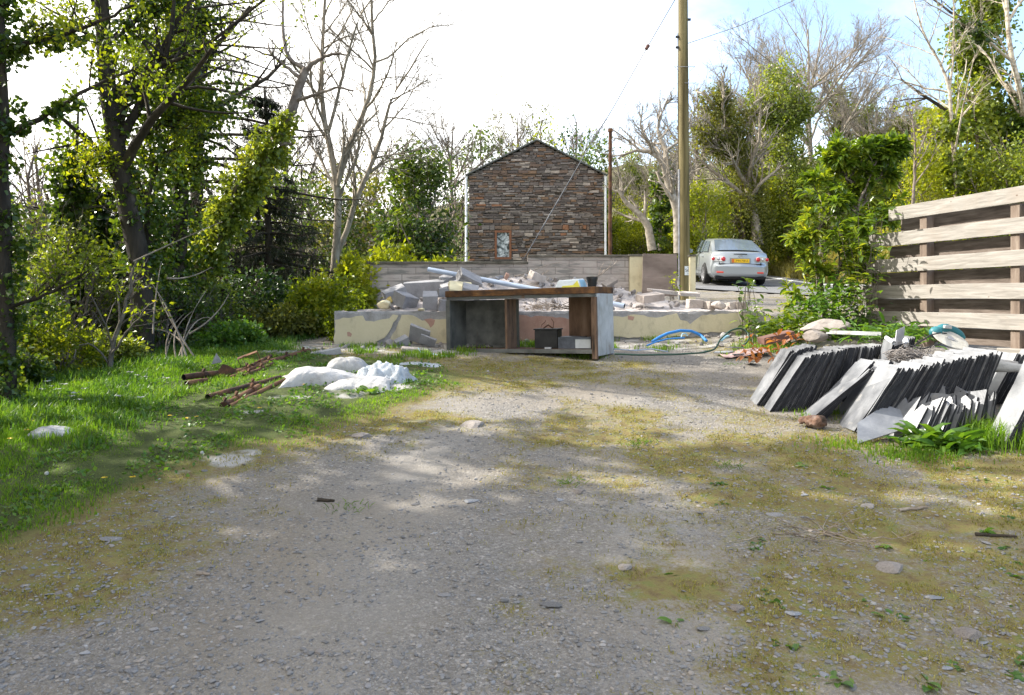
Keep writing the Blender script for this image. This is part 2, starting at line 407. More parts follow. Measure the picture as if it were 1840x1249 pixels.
def spawn(pts, rad, m, ang, lf, K, wob, up, tmin, rng, rf=.6, lmax=None, rmin=.0025):
    N, k0, _ = pts.shape
    L = np.linalg.norm(np.diff(pts, axis=1), axis=2).sum(1)
    t = rng.uniform(tmin, 1, (N, m)); x = t * (k0 - 1); i = np.minimum(x.astype(int), k0 - 2); u = (x - i)[..., None]
    n = np.arange(N)[:, None]
    p = pts[n, i] * (1 - u) + pts[n, i + 1] * u
    tan = nrm(pts[n, i + 1] - pts[n, i]); r = rad[n, i] * (1 - u[..., 0]) + rad[n, i + 1] * u[..., 0]
    v = rng.normal(0, 1, (N, m, 3)); v = nrm(v - (v * tan).sum(-1, keepdims=True) * tan)
    a = np.radians(ang) * rng.uniform(.65, 1.25, (N, m))[..., None]
    d = tan * np.cos(a) + v * np.sin(a) + np.array([0, 0, up * 2.0])
    ln = L[:, None] * lf * (1.15 - .6 * t) * rng.uniform(.6, 1.25, (N, m))
    if lmax: ln = np.minimum(ln, lmax)
    q = lambda z: z.reshape(N * m, *z.shape[2:])
    return grow(q(p), q(d), q(ln), np.maximum(q(r) * rf, rmin), K, wob, up, rng)
def leaf_quads(mb, C, size, rng, up=.5, outward=None, ar=.55, droop=.0):
    C = np.asarray(C); N = len(C)
    d = rng.normal(0, 1, (N, 3))
    if outward is not None: d = d + outward * 1.2
    d[:, 2] -= droop; d = nrm(d)
    n = rng.normal(0, 1, (N, 3)); n[:, 2] += up * 2
    if outward is not None: n = n + outward * .8
    n = nrm(n - (n * d).sum(1, keepdims=True) * d); w = np.cross(d, n)
    s = size * rng.uniform(.6, 1.35, (N, 1))
    V = np.stack([C, C + d * s * .5 + w * s * ar * .5 + n * s * .08, C + d * s, C + d * s * .5 - w * s * ar * .5 + n * s * .08], 1)
    return mb.add(V.reshape(-1, 3), np.arange(N * 4).reshape(N, 4))
def long_leaves(mb, C, D, size, rng, ar=.28, droop=.5, up=None):
    """lance-shaped leaves with a midrib fold that bend over"""
    C = np.asarray(C, float); N = len(C); D = nrm(np.asarray(D, float))
    s = (size * rng.uniform(.7, 1.25, N))[:, None]
    n = np.tile(np.array([0, 0, 1.]), (N, 1)) + rng.normal(0, .35, (N, 3))
    n = nrm(n - (n * D).sum(1, keepdims=True) * D); w = np.cross(D, n)
    rows = []; q = D.copy(); p = C.copy()
    V = [p]
    wd = [.8, 1.0, .62]
    for k in range(3):
        p = p + q * s * (.28 if k < 2 else .26); q = nrm(q + np.array([0, 0, -droop * .5]))
        nn = nrm(n - (n * q).sum(1, keepdims=True) * q)
        h = w * s * ar * .5 * wd[k]
        V += [p + h + nn * s * .05, p, p - h + nn * s * .05]
    V.append(p + q * s * .2)
    V = np.stack(V, 1); b = np.arange(N)[:, None] * 11
    tri = np.array([[0, 1, 2], [0, 2, 3], [7, 10, 8], [8, 10, 9]]); quad = np.array([[1, 4, 5, 2], [2, 5, 6, 3], [4, 7, 8, 5], [5, 8, 9, 6]])
    return mb.add(V.reshape(-1, 3), (b[:, None] + tri[None]).reshape(-1, 3), (b[:, None] + quad[None]).reshape(-1, 4))
def along(L, n, rng, t0=0, t1=1):
    L = np.asarray(L); s = np.concatenate([[0], np.cumsum(np.linalg.norm(np.diff(L[:, :3], axis=0), axis=1))])
    t = rng.uniform(t0, t1, n) * s[-1]
    return np.stack([np.interp(t, s, L[:, k]) for k in range(3)], -1)

def tree(name, label, cat, limbs, levels, bark, leaf=None, ivy=None, seed=1, group=None, n_side=9, leaf_levels=1, trunk_name='trunk', leafname='crown'):
    rng = np.random.default_rng(seed)
    base = limbs[0][0, :3]
    root = empty(name, base, label, cat, group)
    tk = MB(); br = MB()
    RS = [resample(L, 14, .006, rng) for L in limbs]
    A = np.stack(RS)
    for R in RS: tk.tubes(R[None, :, :3], R[None, :, 3], n_side)
    trunk = tk.obj(trunk_name, MT[bark], root, smooth=True)
    pts, rad = A[..., :3], A[..., 3]
    tips = []
    for li, lv in enumerate(levels):
        pts, rad = spawn(pts, rad, *lv['a'], rng, rf=lv.get('rf', .6), lmax=lv.get('lmax'), rmin=max(.0022, .00017 * base[1]))
        br.tubes(pts, rad, 5 if li == 0 else 3)
        tips.append(pts)
    if br.n: br.obj('branches', MT[lv.get('bark', bark)], root, smooth=True)
    if leaf and tips:
        mb = MB()
        for T_ in tips[-leaf_levels:]:
            N, K, _ = T_.shape
            m = leaf['n']; i = rng.integers(1, K, (N, m))
            C = T_[np.arange(N)[:, None], i].reshape(-1, 3)
            C = C + rng.normal(0, leaf.get('spread', .06), C.shape)
            leaf_quads(mb, C, leaf['size'], rng, up=.4, droop=.3)
        mb.obj(leafname, MT[leaf['mat']], root)
    if ivy:
        mb = MB()
        for (li, t0, t1, R, n, size) in ivy['on']:
            # ragged sprays round the stem: cluster centres first, then leaves
            nc = max(6, n // 26)
            cc = along(RS[li], nc, rng, t0, t1); o = rng.normal(0, 1, (nc, 3)); o[:, 2] *= .5; o = nrm(o)
            cc = cc + o * (R * rng.uniform(.15, 1.0, (nc, 1)) ** .8)
            j = rng.integers(0, nc, n)
            C = cc[j] + rng.normal(0, 1, (n, 3)) * (R * rng.uniform(.12, .42, nc))[j][:, None]
            leaf_quads(mb, C, size, rng, up=.25, outward=o[j], ar=.85, droop=.5)
        mb.obj('ivy', MT[ivy['mat']], root)
    return root

def blob_leaves(mb, c, r, nc, per, size, rng, seed=0, lo=-1.0, sig=.17, ar=.6, fill=.45):
    r = np.array(r, float)
    o = nrm(rng.normal(0, 1, (nc * 3, 3))); o = o[o[:, 2] > lo][:nc]; nc = len(o)
    az = np.arctan2(o[:, 1], o[:, 0])
    lump = .62 + .75 * fbm(az * 1.3 + seed * 3.1 + 20, o[:, 2] * 1.8 + seed, seed)
    rad = rng.uniform(fill, 1.0, (nc, 1)) ** .7
    cc = np.array(c) + o * r * rad * lump[:, None]
    j = np.repeat(np.arange(nc), per)
    g = rng.normal(0, 1, (len(j), 3)) * (r.mean() * sig * rng.uniform(.6, 1.3, (nc, 1)))[j]
    leaf_quads(mb, cc[j] + g, size, rng, up=.35, outward=o[j], ar=ar, droop=.25)
    return cc
def bush(name, label, cat, base, rx, ry, h, mat, nc=60, per=60, size=.08, stems=7, bark='bark_grey', seed=1, group=None, sig=.17, leafname='foliage', ar=.6, twiggy=0):
    rng = np.random.default_rng(seed)
    root = empty(name, base, label, cat, group)
    base = np.array(base, float); c = base + np.array([0, 0, h * .54])
    mb = MB()
    cc = blob_leaves(mb, c, (rx, ry, h * .56), nc, per, size, rng, seed, sig=sig, ar=ar)
    st = MB()
    e = cc[rng.choice(len(cc), min(stems, len(cc)), False)]
    K = 7; t = np.linspace(0, 1, K)[None, :, None]
    p0 = base + np.stack([rng.normal(0, rx * .15, len(e)), rng.normal(0, ry * .15, len(e)), np.full(len(e), -.05)], -1)
    mid = p0 + (e - p0) * .5 + np.array([0, 0, .12 * h])
    pts = (1 - t) ** 2 * p0[:, None] + 2 * t * (1 - t) * mid[:, None] + t * t * e[:, None]
    pts[:, 1:] += rng.normal(0, .02 * h, (len(e), K - 1, 3))
    r0 = np.full(len(e), .012 + .012 * h)
    rad = r0[:, None] * np.linspace(1, .3, K)[None]
    st.tubes(pts, rad, 5)
    if twiggy:
        q, qr = spawn(pts, rad, twiggy, 45, .55, 5, .16, .03, .25, rng)
        st.tubes(q, qr, 3)
        q2, qr2 = spawn(q, qr, 5, 42, .55, 4, .18, .02, .2, rng)
        st.tubes(q2, qr2, 3)
    st.obj('stems', MT[bark], root, smooth=True)
    mb.obj(leafname, MT[mat], root)
    return root

def spruce(name, label, base, H, L0, seed, group=None, z0=.04, nwh=24, dens=1.0, side=None):
    """dark conifer with drooping boughs and hanging twigs"""
    rng = np.random.default_rng(seed); base = np.array(base, float)
    root = empty(name, base, label, 'spruce', group)
    tk = MB(); K = 10
    zz = np.linspace(0, H, K); ax = np.stack([base[0] + np.cumsum(rng.normal(0, .02, K)), base[1] + np.cumsum(rng.normal(0, .02, K)), base[2] + zz], -1)
    tk.tubes(ax[None], (.02 + .016 * H * (1 - zz / H))[None], 9); tk.obj('trunk', MT['bark_dark'], root, smooth=True)
    ps = []
    for w in range(nwh):
        f = z0 + (1 - z0) * (w + rng.uniform(-.3, .3)) / nwh; f = min(max(f, .02), .985)
        n = rng.integers(4, 7); a0 = rng.uniform(0, 6.28)
        for k in range(n):
            a = a0 + k * 6.283 / n + rng.normal(0, .2)
            ln = L0 * (1 - f) ** .75 * rng.uniform(.7, 1.15) + .12
            t = np.linspace(0, 1, 8)
            z = base[2] + f * H + ln * (.10 * t - .42 * t * t + .22 * t ** 4) * rng.uniform(.5, 1.3)
            q = ln * t
            ps.append(np.stack([ax[min(int(f * K), K - 1), 0] + np.cos(a) * q, ax[min(int(f * K), K - 1), 1] + np.sin(a) * q, z], -1))
    ps = np.array(ps); Ln = np.linalg.norm(ps[:, -1] - ps[:, 0], axis=1)
    bo = MB(); bo.tubes(ps, (.008 + .011 * Ln)[:, None] * np.linspace(1, .3, 8)[None], 5)
    m = 22 if L0 < 2 else 40; N = len(ps)
    t = rng.uniform(.15, 1, (N, m)) * 7; i = np.minimum(t.astype(int), 6); u = (t - i)[..., None]; n = np.arange(N)[:, None]
    p = ps[n, i] * (1 - u) + ps[n, i + 1] * u; tan = nrm(ps[n, i + 1] - ps[n, i])
    s = nrm(np.cross(tan, np.array([0, 0, 1.]))) * np.where(rng.random((N, m, 1)) < .5, 1, -1)
    d = s * rng.uniform(.15, .8, (N, m, 1)) + tan * .45 + np.array([0, 0, -1.0]) * rng.uniform(.35, 1.1, (N, m, 1))
    ln = (rng.uniform(.16, .42, (N, m)) * np.clip(Ln[:, None] / 1.6, .35, 1.5))
    q, qr = grow(p.reshape(-1, 3), d.reshape(-1, 3), ln.ravel(), np.full(N * m, .0045), 4, .10, -.12, rng)
    bo.tubes(q, qr, 3); bo.obj('boughs', MT['bark_dark'], root, smooth=True)
    # needles: short thin blades along each hanging twig
    mm = int(7 * dens); Nn = len(q)
    t = rng.uniform(.05, 1, (Nn, mm)) * 3; i = np.minimum(t.astype(int), 2); u = (t - i)[..., None]; n = np.arange(Nn)[:, None]
    C = (q[n, i] * (1 - u) + q[n, i + 1] * u).reshape(-1, 3); tan = nrm(q[n, i + 1] - q[n, i]).reshape(-1, 3)
    fo = MB(); leaf_quads(fo, C, .085, rng, up=.1, outward=tan * .9, ar=.16, droop=.3)
    fo.obj('needles', MT['spruce'], root)
    return root

def rosette(name, label, base, n, size, mat, seed, cat='weed', group=None, ar=.3, up=.9, spread=.05):
    rng = np.random.default_rng(seed); a = rng.uniform(0, 6.28, n)
    C = np.stack([base[0] + rng.normal(0, spread, n), base[1] + rng.normal(0, spread, n), np.full(n, base[2] - .01)], -1)
    D = np.stack([np.cos(a), np.sin(a), rng.uniform(.3, 1.5, n) * up], -1)
    mb = MB(); long_leaves(mb, C, D, size, rng, ar=ar, droop=.55)
    o = mb.obj(name, MT[mat], loc=base)
    return tag(o, label, cat, group)

# ------------------------------------------------------------------ ground sheet
def dist_poly(x, y, poly):
    """signed distance to a closed polygon, positive inside"""
    poly = np.array(poly, float); n = len(poly); d = np.full(x.shape, 1e9); ins = np.zeros(x.shape, bool)
    for i in range(n):
        a, b = poly[i], poly[(i + 1) % n]; e = b - a
        t = np.clip(((x - a[0]) * e[0] + (y - a[1]) * e[1]) / max(e @ e, 1e-9), 0, 1)
        d = np.minimum(d, np.hypot(x - a[0] - t * e[0], y - a[1] - t * e[1]))
        if abs(e[1]) > 1e-12:
            c = ((a[1] > y) != (b[1] > y)) & (x < e[0] * (y - a[1]) / e[1] + a[0]); ins ^= c
    return np.where(ins, d, -d)
def gp(*px): return [G(*p)[:2] for p in px]
LAWN = gp((2, 990), (120, 945), (210, 885), (330, 842), (430, 808), (520, 800), (575, 768), (660, 738), (745, 716), (835, 690), (800, 668), (770, 655), (610, 640)) + [(-3.0, 9.4), (-3.0, 13.5), (-9, 13.5), (-9, 2.4), (-3.2, 2.9)]
MOSSW = gp((2, 1120), (200, 1085), (300, 1010), (345, 930), (400, 872), (520, 815), (640, 790), (700, 745), (840, 715), (900, 690), (1010, 660), (860, 650)) + [(-2.4, 9.3), (-9, 10), (-9, 1.6), (-2.8, 1.8)]
MOSSE = gp((1100, 800), (1230, 775), (1370, 745), (1500, 790), (1640, 810)) + [(6, 6), (6, 1.2), (1.5, 1.9)] + gp((1320, 1240), (1250, 1120), (1190, 1000), (1090, 930), (1010, 870))
MOSSM = gp((560, 800), (700, 765), (900, 770), (1080, 800), (1250, 775), (1330, 740), (1120, 730), (900, 752), (700, 740), (620, 760))
MOSSF = gp((830, 700), (960, 700), (1100, 690), (1200, 695), (1220, 680), (1120, 650), (1000, 640), (880, 648))
def masks(x, y):
    w = (fbm(x * 1.6, y * 1.6, 3) - .47) * 1.0 + (fbm(x * 5, y * 5, 5) - .47) * .5
    lawn = sstep(-.2, .3, dist_poly(x, y, LAWN) + w * .55)
    mw = sstep(-.5, .6, dist_poly(x, y, MOSSW) + w * 1.1)
    me = sstep(-.7, 1.1, dist_poly(x, y, MOSSE) + w * 1.8)
    mm = np.maximum(sstep(-.4, .5, dist_poly(x, y, MOSSM) + w * .9), sstep(-.4, .5, dist_poly(x, y, MOSSF) + w * .9))
    patch = sstep(.50, .66, fbm(x * 2.2 + 7, y * 2.2, 11)) * .35
    wild = np.maximum(sstep(-3.2, -4.2, x + w) * sstep(5.0, 6.5, y), sstep(-2.4, -3.4, x) * sstep(8.8, 10, y))
    far = np.maximum(sstep(14.0, 17, y) * sstep(4.3, 2.0, x), np.maximum(sstep(8.9, 9.8, x + .12 * (y - 24) * 0) * sstep(14, 17, y), sstep(60, 70, y)))
    far = np.maximum(far, sstep(5.4, 6.2, x) * sstep(18, 12, y))
    holes = .5 + 1.15 * sstep(.36, .60, fbm(x * 3.1 + 3, y * 3.1, 31))
    moss = np.clip(np.maximum.reduce([mw * .95, me * .95 * holes, mm * .95 * holes, patch * 1.3 * sstep(3.0, 6.0, y)]), 0, 1)
    return lawn, moss, np.maximum(wild, far)
def axis_pts(a, b, s, lo, hi, g=1.22):
    c = list(np.arange(a, b + 1e-9, s)); x = b; st = s
    while x < hi: st *= g; x += st; c.append(x)
    x = a; st = s
    while x > lo: st *= g; x -= st; c.insert(0, x)
    return np.array(c)
gx = axis_pts(-6, 6.5, .055, -300, 300); gy = axis_pts(1.2, 15, .055, -20, 399)
X, Y = np.meshgrid(gx, gy, indexing='ij')
Z = zg(X, Y)
near = sstep(40, 15, Y) * sstep(20, 8, np.abs(X))
rough_ = (fbm(X * 1.1, Y * 1.1, 21) - .47) * .05 + (fbm(X * 6, Y * 6, 23, 3) - .44) * .03
LAWN_M, MOSS_M, WILD_M = masks(X, Y)
Z = Z + rough_ * near + LAWN_M * .015 * near
# keep the earth below the old floor slab and clear of the tarmac
inslab = (X > -2.1) & (X < 3.02) & (Y > 9.78) & (Y < 13.4)
Z = np.where(inslab, np.minimum(Z, 1.1), Z)
def ROADX(y): return 7.0 + .0 * y + 5.2 * sstep(19, 8, y) + (-.03) * np.maximum(y - 30, 0) ** 1.55
onroad = (np.abs(X - ROADX(Y)) < 3.0) & (Y > 6) & (Y < 75)
Zr = zg(X, Y) - .03
Z = np.where(onroad, Zr, Z)
gm = MB(); nx, ny = X.shape
i = np.arange(nx - 1)[:, None] * ny + np.arange(ny - 1)[None]
gm.add(np.stack([X, Y, Z], -1).reshape(-1, 3), np.stack([i, i + ny, i + ny + 1, i + 1], -1).reshape(-1, 4))

def ground_mat():
    m, nt = mat_new('gravel_yard')
    pos = node(nt, 'ShaderNodeTexCoord').outputs['Object']
    def nz(s, d=6.0, r=.6, off=0.0, dist=0.0):
        return node(nt, 'ShaderNodeTexNoise', {'Vector': node(nt, 'ShaderNodeVectorMath', {0: pos, 1: (off, off * .7, 0)}, operation='ADD').outputs[0], 'Scale': s, 'Detail': d, 'Roughness': r, 'Distortion': dist}).outputs[0]
    vor = node(nt, 'ShaderNodeTexVoronoi', {'Vector': pos, 'Scale': 85.0, 'Randomness': 1.0})
    vor2 = node(nt, 'ShaderNodeTexVoronoi', {'Vector': pos, 'Scale': 210.0, 'Randomness': 1.0})
    vs = node(nt, 'ShaderNodeSeparateColor', {0: vor.outputs['Color']}).outputs
    vs2 = node(nt, 'ShaderNodeSeparateColor', {0: vor2.outputs['Color']}).outputs
    st = ramp(nt, vs[0], [(0, (.105, .100, .098)), (.4, (.165, .158, .152)), (.75, (.22, .212, .206)), (.94, (.31, .30, .29)), (1, (.42, .40, .39))])
    st2 = ramp(nt, vs2[0], [(0, (.105, .098, .092)), (.5, (.165, .158, .15)), (.85, (.22, .21, .20)), (1, (.34, .33, .32))])
    dust = ramp(nt, nz(2.3, 8, .65), [(.3, (.14, .131, .121)), (.55, (.185, .174, .160)), (.75, (.235, .22, .20))])
    c = mixc(nt, ramp(nt, nz(30, 4, .7), [(.42, (0, 0, 0)), (.56, (1, 1, 1))]), st2, st)
    c = mixc(nt, ramp(nt, nz(1.1, 5, .6, 3), [(.35, (.08, .08, .08)), (.65, (.45, .45, .45))]), c, dust)
    at_ = node(nt, 'ShaderNodeAttribute', attribute_name='track').outputs['Fac']
    c = mixc(nt, math_(nt, 'MULTIPLY', at_, ramp(nt, nz(5, 5, .6, 12), [(.3, (.25, .25, .25)), (.7, (.8, .8, .8))])), c, (.26, .248, .232))
    # brown earth tint
    c = mixc(nt, ramp(nt, nz(.7, 6, .6, 9), [(.42, (0, 0, 0)), (.7, (.55, .55, .55))]), c, (.21, .178, .135))
    c = mixc(nt, 1.0, c, (1.07, 1.035, .975), 'MULTIPLY')
    am = node(nt, 'ShaderNodeAttribute', attribute_name='moss').outputs['Fac']
    al = node(nt, 'ShaderNodeAttribute', attribute_name='lawn').outputs['Fac']
    aw = node(nt, 'ShaderNodeAttribute', attribute_name='wild').outputs['Fac']
    ad = node(nt, 'ShaderNodeAttribute', attribute_name='powder').outputs['Fac']
    moss = ramp(nt, nz(12, 8, .78, 5), [(.28, (.080, .060, .034)), (.42, (.150, .108, .044)), (.52, (.185, .155, .050)), (.62, (.145, .155, .042)), (.75, (.095, .125, .034))])
    speck = math_(nt, 'ADD', math_(nt, 'MULTIPLY', nz(17, 6, .8, 2), .75), math_(nt, 'MULTIPLY', nz(75, 3, .7, 14), .55))
    mf = ramp(nt, math_(nt, 'ADD', math_(nt, 'MULTIPLY', am, .47), speck), [(.73, (0, 0, 0)), (.95, (.96, .96, .96))])
    c = mixc(nt, mf, c, moss)
    soil = ramp(nt, nz(7, 6, .7, 4), [(.3, (.035, .045, .014)), (.6, (.07, .09, .022)), (.8, (.10, .10, .04))])
    c = mixc(nt, al, c, soil)
    wildc = ramp(nt, nz(3, 7, .7, 1), [(.3, (.03, .035, .012)), (.55, (.06, .075, .02)), (.75, (.11, .10, .045))])
    c = mixc(nt, aw, c, wildc)
    pf = ramp(nt, math_(nt, 'ADD', math_(nt, 'MULTIPLY', ad, .7), math_(nt, 'MULTIPLY', nz(22, 6, .75, 6), .6)), [(.66, (0, 0, 0)), (.95, (.85, .85, .85))])
    c = mixc(nt, pf, c, (.38, .365, .345))
    b = node(nt, 'ShaderNodeBsdfPrincipled', {'Base Color': c, 'Roughness': .92, 'Specular IOR Level': .2})
    h = math_(nt, 'ADD', math_(nt, 'MULTIPLY', vor.outputs['Distance'], -1.0), math_(nt, 'MULTIPLY', nz(90, 4, .7), .9))
    h = math_(nt, 'ADD', h, math_(nt, 'MULTIPLY', nz(14, 5, .6, 8), 1.5))
    bp = node(nt, 'ShaderNodeBump', {'Height': h, 'Strength': .6, 'Distance': .009})
    nt.links.new(bp.outputs[0], b.inputs['Normal'])
    node(nt, 'ShaderNodeOutputMaterial', {'Surface': b.outputs[0]})
    return m
MT['ground'] = ground_mat()
ground = gm.obj('ground', MT['ground'], loc=(0, 0, 0), smooth=True)
tag(ground, 'sloping gravel yard with moss and grass along its edges', None, kind='structure')
POW = [(gp((405, 828))[0], .17), (gp((440, 815))[0], .10), (gp((320, 850))[0], .08), (gp((235, 890))[0], .06), (gp((520, 720))[0], .16), (gp((450, 745))[0], .12), (gp((700, 700))[0], .25), (gp((760, 655))[0], .2), (gp((620, 712))[0], .25)]
pw = np.zeros(X.shape)
for (c_, r_) in POW: pw = np.maximum(pw, sstep(1.3, .1, np.hypot((X - c_[0]) / 1.5, (Y - c_[1])) / r_))
rub = np.maximum(sstep(.5, .0, np.abs(Y - 9.3) - .3) * sstep(3.3, 2.8, np.abs(X)), 0)
pw = np.maximum(pw, rub * .62)
apron = sstep(3.0, 3.6, X) * sstep(10.2, 11.2, Y) * sstep(19, 16, Y) * sstep(6.5, 5.6, X)
pw = pw * (.55 + .9 * sstep(.3, .62, fbm(X * 8, Y * 8, 81))); pw = np.maximum(pw, apron * .45)
xt = X + .10 * np.sin(Y * .7) - .05 * Y * sstep(3, 9, Y) * 0
trk = (np.exp(-((xt + .62) / .30) ** 2) + np.exp(-((xt - .78) / .32) ** 2)) * sstep(11, 8, Y) * (.5 + fbm(X * 2.4, Y * .8, 91))
for nme, arr in (('track', np.clip(trk, 0, 1)), ('moss', MOSS_M), ('lawn', LAWN_M), ('wild', WILD_M), ('powder', pw)):
    at = ground.data.attributes.new(nme, 'FLOAT', 'POINT'); at.data.foreach_set('value', arr.astype(np.float32).ravel())
def zs(x, y):
    """height of the finished yard surface (with its small bumps)"""
    return zg(x, y) + (fbm(np.asarray(x) * 1.1, np.asarray(y) * 1.1, 21) - .47) * .05 + (fbm(np.asarray(x) * 6, np.asarray(y) * 6, 23, 3) - .44) * .03
def GP(x, y, dz=0.0): return np.array([x, y, float(zs(x, y)) + dz])

# road behind the yard
ry = np.arange(7, 74, .5); rc = ROADX(ry)
rm = MB(); rows = []
tang = np.stack([np.gradient(rc, ry), np.ones_like(ry)], -1); tang /= np.linalg.norm(tang, axis=1, keepdims=True); nor = np.stack([tang[:, 1], -tang[:, 0]], -1)
offs = np.linspace(-2.6, 2.6, 15)
PX = rc[:, None] + nor[:, :1] * offs; PY = ry[:, None] + nor[:, 1:] * offs
PZ = zg(PX, PY) + .02
i = np.arange(len(ry) - 1)[:, None] * 15 + np.arange(14)[None]
rm.add(np.stack([PX, PY, PZ], -1).reshape(-1, 3), np.stack([i, i + 1, i + 16, i + 15], -1).reshape(-1, 4))
MT['tarmac'] = surf('tarmac', [(.2, (.10, .10, .10)), (.6, (.16, .16, .165)), (.9, (.22, .22, .22))], scale=3, rough=.85, bump=.3, bscale=120)
tag(rm.obj('road', MT['tarmac'], loc=(0, 0, 0), smooth=True), 'grey tarmac lane climbing away behind the yard', None, kind='structure')
lm = MB(); sel = ry > 21
lx = np.stack([rc + nor[:, 0] * o for o in (2.28, 2.42)], 1)[sel]; lyy = np.stack([ry + nor[:, 1] * o for o in (2.28, 2.42)], 1)[sel]
k = np.arange(sel.sum() - 1) * 2
lm.add(np.stack([lx, lyy, zg(lx, lyy) + .03], -1).reshape(-1, 3), np.stack([k, k + 1, k + 3, k + 2], -1))
MT['road_paint'] = surf('road_paint', [(.2, (.5, .5, .48)), (.7, (.75, .75, .73))], scale=8, rough=.7)
tag(lm.obj('road_marking', MT['road_paint'], loc=(0, 0, 0)), 'white edge line along the lane', None, kind='structure')

# hills
def hill(name, label, y0, x0, x1, prof, depth, mat, seed):
    xs = np.linspace(x0, x1, 160); ys = np.linspace(0, 1, 24)
    XX, TT = np.meshgrid(xs, ys, indexing='ij')
    H = np.interp(XX, [p[0] for p in prof], [p[1] for p in prof])
    ZZ = 2 + (H - 2) * np.sin(TT * math.pi / 2) ** .8 + (fbm(XX * .09, TT * 9, seed) - .47) * 5 * TT + (fbm(XX * .5, TT * 30, seed + 1, 3) - .44) * 2.2
    YY = y0 + TT * depth + (fbm(XX * .03, TT * 2, seed + 2) - .5) * 8
    mb = MB(); n = 24; i = np.arange(159)[:, None] * n + np.arange(23)[None]
    mb.add(np.stack([XX, YY, ZZ], -1).reshape(-1, 3), np.stack([i, i + n, i + n + 1, i + 1], -1).reshape(-1, 4))
    tag(mb.obj(name, mat, loc=((x0 + x1) / 2, y0, 0), smooth=True), label, None, kind='structure')
MT['hill'] = surf('hill', [(.2, (.045, .05, .025)), (.45, (.09, .085, .045)), (.65, (.13, .12, .065)), (.9, (.10, .14, .04))], scale=.12, rough=1, bump=1.0, bscale=1.2, spec=.05, detail=9)
hill('wooded_hill', 'brown wooded hillside beyond the lane', 90, -150, 260, [(-150, 12), (-60, 14), (0, 22), (20, 27.5), (45, 29.5), (75, 31), (110, 33), (260, 40)], 80, MT['hill'], 5)

# ------------------------------------------------------------------ materials of the built things
MT['stone'] = None
def stone_mat():
    m, nt = mat_new('slate_stone')
    ri = node(nt, 'ShaderNodeNewGeometry').outputs['Random Per Island']
    c = ramp(nt, ri, [(0, (.085, .076, .074)), (.14, (.12, .11, .108)), (.28, (.165, .155, .153)), (.40, (.125, .095, .08)), (.52, (.15, .112, .09)), (.62, (.195, .18, .17)), (.72, (.13, .115, .11)), (.81, (.175, .12, .082)), (.88, (.24, .225, .215)), (.95, (.235, .125, .075)), (.972, (.34, .31, .285))], 'CONSTANT')
    v = coords(nt, (1, 1, 2.2))
    nz = node(nt, 'ShaderNodeTexNoise', {'Vector': v, 'Scale': 9.0, 'Detail': 7.0, 'Roughness': .7}).outputs[0]
    c = mixc(nt, 1.0, c, ramp(nt, nz, [(.25, (.58, .53, .49)), (.5, (.98, .91, .85)), (.8, (1.45, 1.3, 1.18))]), 'MULTIPLY')
    b = node(nt, 'ShaderNodeBsdfPrincipled', {'Base Color': c, 'Roughness': .85, 'Specular IOR Level': .3})
    bp = node(nt, 'ShaderNodeBump', {'Height': nz, 'Strength': .5, 'Distance': .03}); nt.links.new(bp.outputs[0], b.inputs['Normal'])
    node(nt, 'ShaderNodeOutputMaterial', {'Surface': b.outputs[0]}); return m
MT['stone'] = stone_mat()
MT['mortar'] = surf('mortar', [(.2, (.05, .045, .04)), (.8, (.11, .10, .09))], scale=20)
MT['slate_roof'] = surf('slate_roof', [(.2, (.05, .055, .055)), (.8, (.11, .115, .11))], scale=8)
MT['white_pvc'] = plain('white_pvc', (.74, .76, .78), .4)
MT['brown_frame'] = surf('brown_frame', [(.2, (.12, .045, .02)), (.8, (.20, .08, .035))], scale=8, rough=.5, bump=0)
MT['glass'] = plain('glass', (.10, .12, .13), .04, 0, .9)
MT['curtain'] = surf('curtain', [(.35, (.04, .045, .045)), (.50, (.22, .25, .26)), (.72, (.55, .58, .60))], scale=6, rough=.9, bump=0, dist=1.0)
MT['block'] = None
